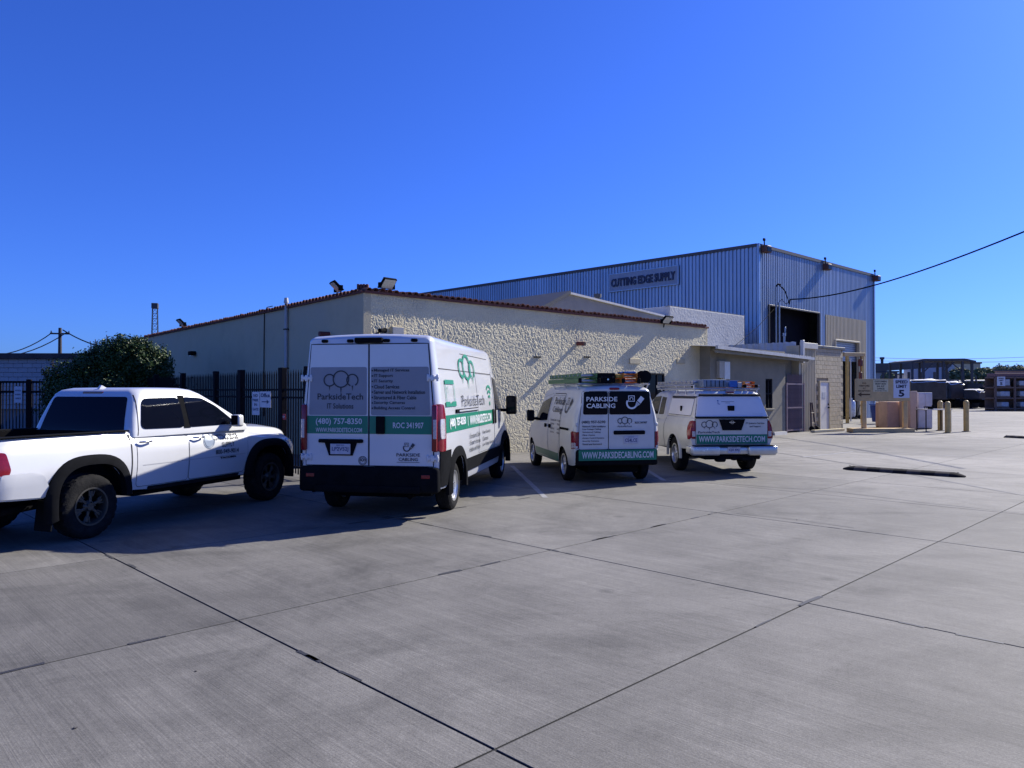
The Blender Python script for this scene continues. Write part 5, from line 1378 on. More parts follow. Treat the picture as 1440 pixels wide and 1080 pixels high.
# stacked machinery and coils (each a small thing)
rnd = random.Random(4)
jl = ['red steel drum', 'white steel drum', 'grey steel drum', 'blue steel drum', 'brown steel drum', 'black steel drum']
jc = [(.25, .03, .02), (.5, .5, .48), (.2, .2, .22), (.03, .07, .25), (.14, .08, .05), (.03, .03, .03)]
jp = [(1346, 571, 'beside the grey dump truck'), (1352, 572.5, 'between the dump truck and the black truck'), (1380, 571.5, 'beside the small navy truck'), (1327, 573, 'below the tank truck'), (1393, 572, 'left of the brown racks'), (1387, 573.5, 'in front of the small navy truck')]
for (nm, c, (px, py, wh)) in zip(jl, jc, jp):
    Y = CAM_H * 1040 / (py - 550); X = (px - 720) / 1040 * Y
    e = empty('steel_drum', (X, Y, 0), 0, nm + ' standing ' + wh, 'drum', 'drums in the far yard'); bm = bmesh.new()
    lathe(bm, [(.0001, .88), (.28, .88), (.30, .86), (.29, .6), (.305, .58), (.29, .56), (.29, .32), (.305, .3), (.29, .28), (.29, .02), (.30, 0)], axis='z', seg=16); mk('barrel', bm, mat(nm + ' paint', c, .5, var=.2, scale=4), e, 40)
# brown racks with a speed sign
rk = empty('storage_rack', ((1399 - 720) / 1040 * 66, 66, 0), 0, 'brown three-tier timber rack stacked with grey packs at the right edge', 'rack'); k3 = 66 / 1040
M_RACK = mat('brown rack timber', (.19, .12, .09), .8, var=.25, scale=2)
for i, z in enumerate((.12, 1.05, 2.0, 2.9)):
    bm = bmesh.new(); bx(bm, 0, 7.0, 0, 1.4, z, z + .12); mk('shelf', bm, M_RACK, rk)
for x in (.08, 1.8, 3.5, 5.2, 6.9):
    bm = bmesh.new(); bx(bm, x - .08, x + .08, -.02, .12, 0, 3.0); mk('upright', bm, M_RACK, rk)
bm = bmesh.new(); bx(bm, 0, 7, 1.38, 1.42, 0, 2.9); mk('back_panel', bm, M_RACK, rk)
bm = bmesh.new(); bx(bm, .1, 6.9, .2, 1.3, 3.02, 3.35, .03); mk('top_cover', bm, mat('brown tarp', (.24, .12, .10), .7, var=.2, scale=1), rk)
pkm = mat('grey shrink wrap', (.45, .46, .48), .4, var=.3, scale=4); pk_ = None; i = 0
rows = ('bottom', 'middle', 'top')
for r_, z in enumerate((.26, 1.19, 2.14)):
    for c_i in range(4):
        e = empty('wrapped_pack', (rk.location.x + .95 + c_i * 1.72, 66.02, z), 0, '%s shelf of the brown rack, grey wrapped pack in the %s bay' % (rows[r_], ('first', 'second', 'third', 'fourth')[c_i]), 'pack', 'grey packs on the brown rack')
        w = .55 + rnd.random() * .4; h = .38 + rnd.random() * .25
        bm = bmesh.new(); bx(bm, -w / 2, w / 2, 0, .9, .1, .1 + h, .04); mk('wrap', bm, pkm, e); bm = bmesh.new(); bx(bm, -w / 2 - .03, w / 2 + .03, -.02, .92, 0, .1); mk('pallet', bm, M_RACK, e)
e = empty('sign', (rk.location.x + .5, 65.9, 2.62), 0, 'far speed limit sign at the left end of the brown rack', 'sign')
bm = bmesh.new(); box(bm, (0, 0, 0), (.72, .02, .82), .003); mk('plate', bm, MATS['reflective white'], e)
for s_, w, h, y in (('SPEED', .5, .12, .26), ('LIMIT', .42, .12, .08), ('5', .22, .28, -.2)): print_on('lettering', fit2d(text2d(s_, 1, bold=.04), w, h, 0, y), (0, -.012, 0), (1, 0, 0), (0, 0, 1), MATS['black ink'], e, .002)
# two far thin power lines at the right
for i, (y0, y1) in enumerate(((503, 499), (507, 505))):
    a = Vector(ppt(1228, y0, 180)); b = Vector(ppt(1500, y1, 180)); wire('power_line', [a.lerp(b, t / 8) - Vector((0, 0, .6 * 4 * (t / 8) * (1 - t / 8))) for t in range(9)], .05, ('upper' if i == 0 else 'lower') + ' hair-thin power line crossing the sky behind the far canopy', mat('pale wire', (.25, .27, .3), .6))
# ================================================================== VEHICLES
def lettering(bvh, axis, s, w, h, x, z, m, parent, anchor='c', bold=0.012, off=0.006, name='lettering'):
    sh = fit2d(text2d(s, 1.0, bold=bold), w, h, 0, 0, anchor)
    return decal(name, bvh, axis, sh, m, parent, off, x, z)
def lamp_shape(bvh, axis, outline, m, parent, name='tail_lamp', off=0.02): return patch(name, bvh, axis, outline, m, parent, off, 0.08, off + .01)
def plate(parent, x, y, z, text, w=.305, h=.152):
    bm = bmesh.new(); box(bm, (x, y, z), (.012, w, h), .004); p = mk('licence_plate', bm, M_PLATE, parent)
    print_on('plate_number', fit2d(text2d(text, 1, bold=.02), w * .82, h * .46), (x - .008, y, z - .005), (0, -1, 0), (0, 0, 1), mat('plate ink blue', (.03, .05, .16), .5), p, .0)
    print_on('plate_number', fit2d(text2d('ARIZONA', 1, bold=.02), w * .4, h * .12), (x - .008, y, z + .054), (0, -1, 0), (0, 0, 1), MATS['plate ink blue'], p, .0)
    return p
def mirror_unit(parent, x, y, z, side, w=.2, h=.3, d=.12, m=None, arm=.12):
    bm = bmesh.new(); box(bm, (x, y + side * (arm + w / 2), z), (d, w, h), .035, seg=3)
    box(bm, (x + .02, y + side * arm / 2, z - h * .28), (.07, arm + .06, .06), .02)
    o = mk('wing_mirror', bm, m or M_BLACKPL, parent, 40)
    bm = bmesh.new(); box(bm, (x - d / 2 - .002, y + side * (arm + w / 2), z + .01), (.006, w * .8, h * .8), .002)
    mk('mirror_glass', bm, M_GLASS, o); return o
def handle_bar(parent, x, y, z, side, L=.2, m=None):
    bm = bmesh.new(); n = 8
    pts = [(x - L / 2 + L * i / n, y + side * (.012 + .03 * math.sin(math.pi * i / n)), z) for i in range(n + 1)]
    tube(bm, pts, .014, 8)
    return mk('door_handle', bm, m or M_BLACKPL, parent, 60)

# ------------------------------------------------------------------ tall cargo van
def build_cargo_van():
    e = empty('cargo_van', label='tall white cargo van with green stripe and a list of IT services on its rear', cat='van')
    K = [
        (0.00, .46, .93, .90, .955, 1.4, .94, 2.46, .855, .06, .01),
        (0.03, .42, .965, .90, .985, 1.4, .97, 2.49, .875, .08, .02),
        (0.10, .40, .985, .90, 1.01, 1.4, .995, 2.51, .89, .10, .03),
        (1.0, .38, .99, .90, 1.02, 1.4, 1.005, 2.52, .89, .15, .05),
        (3.9, .36, .99, .90, 1.02, 1.4, 1.005, 2.52, .89, .15, .05),
        (4.25, .36, .99, .90, 1.02, 1.4, 1.005, 2.46, .87, .16, .06),
        (4.55, .36, .99, .90, 1.02, 1.38, 1.00, 2.22, .86, .16, .06),
        (5.15, .36, .98, .88, 1.01, 1.28, .97, 1.50, .84, .14, .07),
        (5.35, .36, .97, .85, 1.00, 1.12, .95, 1.30, .82, .13, .06),
        (5.75, .36, .90, .78, .92, .95, .86, 1.10, .74, .12, .05),
        (5.95, .40, .78, .68, .80, .80, .74, .98, .62, .10, .03),
        (6.00, .44, .70, .62, .72, .74, .66, .92, .54, .08, .02)]
    bm = loft_body(K)
    body, V = body_with_arches('body', bm, M_WHITE, e, (1.0, 5.04), 1.0, .44, wheel_z=.37)
    # rear: two doors with gaps
    for s in (1, -1):
        d = patch('rear_door', V, 'B', [(s * .012, .735), (s * .905, .735), (s * .90, 1.5), (s * .83, 2.39), (s * .012, 2.39)], M_WHITE, e, .012, gap=.03)
        patch('rear_window', V, 'B', round_poly([(s * .03, 1.42), (s * .865, 1.42), (s * .845, 2.08), (s * .03, 2.08)], .03), M_WRAP, e, .015)
        patch('stripe_panel', V, 'B', [(s * .014, 1.165), (s * .895, 1.165), (s * .895, 1.41), (s * .014, 1.41)], M_GREEN, e, .0155)
        for z in (1.93, .84):
            bm = bmesh.new(); box(bm, (-.012, s * .90, z), (.03, .17, .045), .008); box(bm, (-.02, s * .90, z), (.03, .05, .085), .008)
            for q in (-1, 1): box(bm, (-.016, s * .90 + q * .066, z), (.03, .03, .095), .008)
            mk('hinge', bm, M_WHITE, e, 40)
        # tail lamp: tall column wrapping the corner
        lm = patch('tail_lamp', V, 'R' if s < 0 else 'L', round_poly([(.0, .93), (.20, .93), (.22, 1.40), (.17, 1.56), (.0, 1.58)], .05), M_RED, e, .025, .06, .05)
        lm2 = patch('tail_lamp', V, 'B', round_poly([(s * .915, .93), (s * .962, .93), (s * .962, 1.52), (s * .915, 1.55)], .015), M_RED, e, .03, .06, .06)
        patch('clear_lens', V, 'R' if s < 0 else 'L', round_poly([(.03, 1.10), (.15, 1.10), (.16, 1.37), (.03, 1.37)], .02), M_CLEAR, lm, .031, .06, .01)
        bm = bmesh.new(); box(bm, (-.045, s * .937, 1.235), (.03, .05, .27), .01); mk('clear_lens', bm, M_CLEAR, lm2)
        bm = bmesh.new(); box(bm, (-.02, s * .93, 1.25), (.07, .075, .63), .02, seg=2); mk('lamp_housing', bm, M_RED, lm2, 40)
    bm = bmesh.new(); box(bm, (-.015, 0, 2.445), (.09, .40, .075), .02, seg=2); mk('brake_lamp', bm, M_BLACKPL, e, 40)
    for y in (.64, .27, -.25, -.64):
        bm = bmesh.new(); box(bm, (0.0, y, 2.44), (.06, .09, .045), .012); mk('marker_lamp', bm, M_BLACKPL, e, 40)
    # bumper and lower cladding
    bm = bmesh.new(); box(bm, (.02, 0, .545), (.20, 1.98, .35), .05, seg=3); box(bm, (-.07, 0, .42), (.08, 1.5, .10), .02, seg=2)
    mk('rear_bumper', bm, M_BLACKPL, e, 40)
    for s in (1, -1):
        bm = bmesh.new(); box(bm, (-.083, s * .82, .60), (.012, .12, .05), .005); mk('reflector', bm, M_RED, e)
        ax = 'L' if s > 0 else 'R'
        patch('side_cladding', V, ax, [(.03, .44), (.50, .44), (.50, .93), (.03, .93)], M_BLACKPL, e, .018)
        patch('side_cladding', V, ax, round_poly([(1.50, .50), (4.50, .50), (4.50, .70), (1.50, .70)], .03), M_BLACKPL, e, .02)
        arch_flare('wheel_arch_trim', e, 1.0, .37, .43, .575, s * .97, s * 1.045, M_BLACKPL, sq=2.5)
        arch_flare('wheel_arch_trim', e, 5.04, .37, .43, .59, s * .95, s * 1.045, M_BLACKPL, sq=2.5)
        seam(V, ax, [(.14, 2.06), (3.92, 2.06)], .014, M_SEAM, e)
        seam(V, ax, [(1.55, 2.33), (3.7, 2.33)], .01, M_SEAM, e)
        d = patch('side_door', V, ax, [(2.50, .72), (3.84, .72), (3.84, 2.04), (2.50, 2.04)], M_WHITE, e, .004, .09, .01, gap=.012)
        cd = patch('cab_door', V, ax, round_poly([(3.90, .50), (4.50, .50), (4.62, .98), (4.97, 1.10), (5.02, 1.42), (4.66, 2.02), (3.90, 2.10)], .05), M_WHITE, e, .006, gap=.014)
        patch('door_window', V, ax, round_poly([(3.97, 1.40), (4.92, 1.38), (4.60, 1.93), (3.97, 2.02)], .05), M_GLASS, cd, .012)
        patch('door_window', V, ax, round_poly([(4.955, 1.34), (5.11, 1.36), (4.98, 1.52), (4.80, 1.74)], .02), M_GLASS, cd, .010)
        for x0, x1 in ((3.70, 3.82), (3.93, 4.03)):
            patch('door_handle', V, ax, round_poly([(x0, 1.15), (x1, 1.15), (x1, 1.42), (x0, 1.42)], .04), M_BLACKPL, d if x0 < 3.9 else cd, .022)
        mirror_unit(e, 4.62, s * .97, 1.48, s, .20, .36, .16, arm=.15)
        bm = bmesh.new(); box(bm, (1.64, s * 1.012, 1.455), (1.55, .03, .055), .01); o = mk('door_rail', bm, M_BLACKPL, e)
        bm = bmesh.new(); box(bm, (1.70, s * 1.030, 1.455), (1.38, .012, .028), .004); mk('rail_cover', bm, M_WHITE, o)
        patch('stripe_panel', V, ax, [(.225, 1.165), (2.49, 1.165), (2.49, 1.41), (.225, 1.41)], M_GREEN, e, .004)
        patch('stripe_panel', V, ax, [(2.51, 1.165), (3.69, 1.165), (3.69, 1.41), (2.51, 1.41)], M_GREEN, e, .009)
        patch('headlamp', V, ax, round_poly([(5.42, .92), (5.74, .80), (5.78, .92), (5.40, 1.14)], .04), M_CLEAR, e, .01)
    patch('windscreen', V, 'T', round_poly([(4.36, -.72), (5.16, -.80), (5.16, .80), (4.36, .72)], .06), M_GLASS, e, .01)
    patch('front_grille', V, 'F', round_poly([(-.55, .45), (.55, .45), (.6, .80), (-.6, .80)], .05), M_BLACKPL, e, .02)
    # plate recess and number plate
    bm = bmesh.new(); box(bm, (-.022, .40, 1.065), (.05, .64, .05), .012); prism(bm, [(-.016, .64, 1.06), (-.016, .16, 1.06), (-.016, .23, .865), (-.016, .57, .865)], (-.010, 0, 0))
    pr = mk('plate_recess', bm, M_BLACKPL, e); plate(e, -.036, .40, .955, 'LP2V52J', .29, .145)
    bm = bmesh.new(); box(bm, (-.03, -.17, 1.285), (.035, .125, .24), .03, seg=3); mk('door_handle', bm, M_BLACKPL, e, 40)
    # lettering on the rear doors
    T = lambda s, w, h, y, z, m=M_TEXT, a='c', b=.012: lettering(V, 'B', s, w, h, y, z, m, e, a, b, .021)
    decal('logo', V, 'B', three_trees(0, 0, .50, .018), M_TEXT, e, .021, .40, 1.90)
    T('ParksideTech', .66, .085, .41, 1.675); T('IT Solutions', .38, .075, .41, 1.545)
    T('(480) 757-8350', .67, .105, .43, 1.325, M_TEXTSILVER, b=.02); T('WWW.PARKSIDETECH.COM', .67, .062, .43, 1.215, M_TEXTSILVER, b=.015)
    T('ROC 341907', .43, .08, -.56, 1.285, M_TEXTSILVER, b=.02)
    for i, (s, w) in enumerate((('Managed IT Services', .50), ('IT Support', .27), ('IT Security', .27), ('Cloud Services', .36), ('Server and Network Installation', .72), ('Structured & Fiber Cable', .60), ('Security Cameras', .44), ('Building Access Control', .58))):
        z = 2.03 - i * .0735
        T(s, w, .052, -.075, z, a='l', b=.02); decal('lettering', V, 'B', ring2d(0, 0, .006, .012, n=8), M_TEXT, e, .021, -.052, z)
    decal('logo', V, 'B', join2d(ring2d(0, 0, .058, .008), ring2d(0, 0, .044, .005), three_trees(0, .008, .075, .008)), M_TEXT, e, .021, .085, .80)
    decal('logo', V, 'B', jack_icon(0, 0, .17), M_TEXT, e, .021, -.56, .985)
    T('PARKSIDE', .33, .045, -.56, .885); T('CABLING', .27, .045, -.56, .825)
    decal('lettering', V, 'B', stroke2d([(-.16, 0), (.16, 0)], .006), M_TEXT, e, .021, -.56, .785)
    # lettering on the right side
    for ax, sg in (('R', 1), ('L', -1)):
        X = lambda v: v
        o1 = .014
        decal('logo', V, ax, fit2d(three_trees(0, 0, .9, .05), 1.15, .56), M_GREENLOGO, e, o1, 1.90, 2.06)
        lettering(V, ax, 'ParksideTech', 1.72, .17, 2.16, 1.60, M_TEXT, e, 'c', 0.0, o1)
        # tablet icon
        xi = .62 if sg > 0 else 3.4
        decal('logo', V, ax, join2d(poly2d([(-.30, -.19), (.30, -.19), (.30, -.12), (.07, -.12), (.05, -.145), (-.05, -.145), (-.07, -.12), (-.30, -.12)]), poly2d([(-.26, .13), (.26, .13), (.26, .19), (-.26, .19)]), stroke2d([(-.255, .15), (-.235, -.12)], .022), stroke2d([(.255, .15), (.235, -.12)], .022), stroke2d([(-.18, .06), (-.12, .1), (-.14, .0)], .014)), M_GREENLOGO, e, o1, xi, 1.72)
        xw = 3.50 if sg > 0 else .7
        decal('logo', V, ax, join2d(*[ring2d(0, -.12, r, .045, a0=50, a1=130, n=10) for r in (.12, .21, .30)], ring2d(0, -.13, .02, .04, n=10)), M_GREENLOGO, e, o1, xw, 1.66)
        lettering(V, ax, '(480) 757-8350', 1.0, .155, .97 if sg > 0 else 3.0, 1.285, M_TEXTW, e, 'c', .03, o1)
        lettering(V, ax, 'WWW.PARKSIDETECH.COM', 1.80, .15, 2.66 if sg > 0 else 1.30, 1.285, M_TEXTW, e, 'c', .02, o1)
        decal('lettering', V, ax, stroke2d([(0, -.075), (0, .075)], .02), M_TEXTW, e, o1, 1.62 if sg > 0 else 2.35, 1.285)
        for i, (a, b) in enumerate((('Structured Cable', 'Smart Security'), ('Smart Home', 'Cameras'), ('Audio and Video', 'Low Voltage Systems'))):
            z = 1.04 - i * .105
            lettering(V, ax, '·' + a, .82, .075, (1.72 if sg > 0 else 3.5), z, M_TEXT, e, 'l', .01, o1)
            lettering(V, ax, '·' + b, (.72, .5, 1.02)[i], .075, (2.72 if sg > 0 else 2.5), z, M_TEXT, e, 'l', .01, o1)
    add_wheels(e, 'steel', .355, .225, .215, 12, M_STEELRIM, (1.0, 5.04), .965)
    bm = bmesh.new(); bx(bm, .2, 5.6, -.55, .55, .28, .44); cyl(bm, (1.0, -.8, .35), (1.0, .8, .35), .06); cyl(bm, (.1, -.55, .30), (1.2, -.5, .34), .035)
    box(bm, (.25, -.72, .33), (.25, .25, .04), .01); mk('chassis', bm, M_UNDER, e)
    return e
cargo_van = build_cargo_van()
place_vehicle(cargo_van, gpt(640, 716), -1, .965, 1.0, 9.2)

# ------------------------------------------------------------------ small van with side lettering and ladders on the roof
def build_small_van():
    e = empty('compact_van', label='small white van with a dark lettered rear window and ladders on its roof', cat='van')
    K = [
        (0.00, .42, .76, .70, .80, 1.10, .78, 1.77, .64, .08, .02),
        (0.04, .36, .80, .70, .83, 1.10, .815, 1.805, .67, .11, .03),
        (0.16, .33, .825, .70, .845, 1.10, .835, 1.825, .69, .13, .04),
        (0.9, .31, .835, .70, .862, 1.10, .85, 1.84, .71, .14, .05),
        (2.4, .30, .835, .70, .862, 1.10, .85, 1.84, .71, .14, .05),
        (2.9, .30, .835, .70, .862, 1.10, .85, 1.80, .70, .15, .06),
        (3.2, .30, .83, .70, .86, 1.08, .845, 1.62, .70, .14, .06),
        (3.75, .30, .82, .70, .85, 1.00, .82, 1.20, .70, .12, .06),
        (4.15, .30, .79, .66, .82, .90, .78, 1.06, .66, .12, .05),
        (4.55, .33, .68, .58, .70, .75, .66, .90, .54, .10, .03),
        (4.68, .38, .58, .52, .60, .66, .56, .80, .44, .08, .02)]
    bm = loft_body(K)
    body, V = body_with_arches('body', bm, M_WHITE_DUSTY, e, (.80, 3.72), .84, .36, well=.3, wheel_z=.31)
    patch('rear_door', V, 'B', round_poly([(.178, .66), (.74, .66), (.735, 1.1), (.66, 1.74), (.178, 1.74)], .03), M_WHITE_DUSTY, e, .01, gap=.018)
    patch('rear_door', V, 'B', round_poly([(.162, .66), (-.74, .66), (-.735, 1.1), (-.66, 1.74), (.162, 1.74)], .03), M_WHITE_DUSTY, e, .01, gap=.018)
    patch('rear_window', V, 'B', round_poly([(.185, 1.31), (.665, 1.31), (.64, 1.74), (.185, 1.74)], .04), M_GLASS, e, .016)
    patch('rear_window', V, 'B', round_poly([(.155, 1.31), (-.665, 1.31), (-.64, 1.74), (.155, 1.74)], .04), M_GLASS, e, .016)
    bm = bmesh.new(); box(bm, (.0, .05, 1.795), (.05, .19, .045), .015, seg=2); mk('brake_lamp', bm, M_RED, e, 40)
    bm = bmesh.new(); box(bm, (-.015, -.24, .97), (.05, .62, .075), .02, seg=2); mk('handle_bar', bm, M_BLACKPL, e, 40)
    plate(e, -.02, -.27, .83, 'CE4LCE', .29, .145)
    for z in (1.12, .70):
        for s in (1, -1):
            bm = bmesh.new(); box(bm, (.01, s * .785, z), (.05, .05, .06), .01); mk('hinge', bm, M_WHITE_DUSTY, e, 40)
    for s in (1, -1):
        ax = 'L' if s > 0 else 'R'
        lm = patch('tail_lamp', V, ax, round_poly([(.0, .68), (.14, .66), (.17, .98), (.10, 1.0), (.0, .99)], .03), M_RED, e, .012, .06, .03)
        patch('tail_lamp', V, 'B', round_poly([(s * .75, .68), (s * .80, .68), (s * .80, .98), (s * .75, .99)], .01), M_RED, e, .016, .06, .03)
        patch('clear_lens', V, ax, round_poly([(.0, .69), (.11, .68), (.12, .78), (.0, .79)], .02), M_CLEAR, lm, .017, .06, .01)
        seam(V, ax, [(1.00, .42), (1.0, 1.70)], .012, M_SEAM, e); seam(V, ax, [(1.0, 1.70), (1.9, 1.70)], .012, M_SEAM, e)
        sd_ = patch('side_door', V, ax, round_poly([(1.15, .50), (1.98, .36), (1.98, 1.66), (1.05, 1.66), (1.05, .95)], .04), M_WHITE_DUSTY, e, .004, gap=.012)
        cd = patch('cab_door', V, ax, round_poly([(2.02, .36), (3.22, .36), (3.30, .85), (3.42, 1.08), (2.98, 1.60), (2.02, 1.70)], .06), M_WHITE_DUSTY, e, .005, gap=.012)
        patch('door_window', V, ax, round_poly([(2.09, 1.13), (3.22, 1.08), (2.92, 1.50), (2.09, 1.63)], .05), M_GLASS, cd, .011)
        bm = bmesh.new(); box(bm, (.66, s * .862, 1.02), (.62, .02, .045), .008); mk('door_rail', bm, M_BLACKPL, e)
        patch('door_handle', V, ax, round_poly([(1.75, .98), (1.90, .98), (1.90, 1.06), (1.75, 1.06)], .02), M_BLACKPL, sd_, .025)
        patch('door_handle', V, ax, round_poly([(2.12, .98), (2.28, .98), (2.28, 1.06), (2.12, 1.06)], .02), M_BLACKPL, cd, .025)
        mirror_unit(e, 3.12, s * .84, 1.20, s, .16, .25, .14, arm=.08)
        patch('stripe_panel', V, ax, [(1.18, .33), (3.30, .33), (3.30, .50), (1.18, .50)], M_GREEN, e, .008)
        patch('stripe_panel', V, ax, [(.02, .44), (.40, .44), (.43, .62), (.02, .62)], M_WHITE_DUSTY, e, .008)
        patch('headlamp', V, ax, round_poly([(4.10, .78), (4.45, .68), (4.40, .80), (4.0, .98)], .04), M_CLEAR, e, .01)
    patch('windscreen', V, 'T', round_poly([(2.96, -.58), (3.72, -.66), (3.72, .66), (2.96, .58)], .05), M_GLASS, e, .01)
    bm = bmesh.new(); box(bm, (.035, 0, .505), (.17, 1.60, .31), .045, seg=3); mk('rear_bumper', bm, M_BLACKPL, e, 40)
    bm = bmesh.new(); box(bm, (-.057, 0, .553), (.008, 1.52, .20), .003); st = mk('stripe_panel', bm, M_GREEN, e)
    print_on('lettering', fit2d(text2d('WWW.PARKSIDECABLING.COM', 1, bold=.02), 1.40, .125), (-.062, 0, .555), (0, -1, 0), (0, 0, 1), M_TEXTSILVER, st, .002)
    T = lambda s, w, h, y, z, m=M_TEXT, a='c', b=.015, of=.018: lettering(V, 'B', s, w, h, y, z, m, e, a, b, of)
    T('PARKSIDE', .60, .085, .30, 1.60, M_TEXTW, of=.022); T('CABLING', .56, .085, .32, 1.475, M_TEXTW, of=.022)
    decal('logo', V, 'B', jack_icon(0, 0, .36), M_TEXTW, e, .022, -.33, 1.53)
    T('(480) 957-5290', .46, .065, .46, 1.165, MATS['green logo vinyl'] if False else M_TEXT, b=.02)
    for i, (s, w) in enumerate((('Network Cable Installation', .46), ('Low Voltage Cabling', .37), ('Structured Cabling', .36), ('Fiber Optics', .25), ('Access Control Systems', .43), ('Security Cameras', .33), ('Sound and Surround', .38))):
        T('·' + s, w, .036, .685, 1.09 - i * .055, a='l', b=.02)
    decal('logo', V, 'B', three_trees(0, 0, .28, .014), M_TEXT, e, .018, -.15, 1.19)
    T('ParksideTech', .28, .03, -.15, 1.085); T('ROC 341907', .24, .04, -.47, 1.155, b=.03)
    for ax in ('L',):
        decal('lettering', V, ax, fit2d(text2d('Parkside', 1, bold=.01), .86, .15), M_TEXT, e, .012, 1.32, 1.55)
        decal('lettering', V, ax, fit2d(text2d('Cabling', 1, bold=.01), .74, .15), M_TEXT, e, .012, 1.38, 1.36)
        decal('logo', V, ax, jack_icon(0, 0, .42), M_TEXT, e, .012, .62, 1.46)
        for i, s in enumerate(('Network Cable   Access', 'Cabling         Fiber', 'Cameras         Audio', 'Security        Video')):
            decal('lettering', V, ax, fit2d(text2d(s, 1, bold=.01), .8, .05), M_TEXT, e, .012, 1.38, 1.16 - i * .085)
    add_wheels(e, 'car', .315, .185, .20, 9, M_STEELRIM, (.80, 3.72), .835)
    bm = bmesh.new(); bx(bm, .2, 4.3, -.5, .5, .2, .36); cyl(bm, (.8, -.7, .30), (.8, .7, .30), .05); mk('chassis', bm, M_UNDER, e)
    # roof rack
    bm = bmesh.new()
    for x in (.25, 1.15, 2.1):
        cyl(bm, (x, -.72, 1.885), (x, .72, 1.885), .018, seg=8)
        for s in (-1, 1): tube(bm, [(x, s * .66, 1.77), (x, s * .71, 1.86), (x, s * .70, 1.885)], .014, 6)
    for s in (-1, 1): cyl(bm, (.15, s * .70, 1.885), (2.3, s * .70, 1.885), .016, seg=8)
    mk('roof_rack', bm, mat('rack steel', (.45, .46, .48), .4, metal=.6, var=.15, scale=10), e, 50)
    return e
small_van = build_small_van()
place_vehicle(small_van, gpt(792, 675), 1, .835, .80, -10.5)

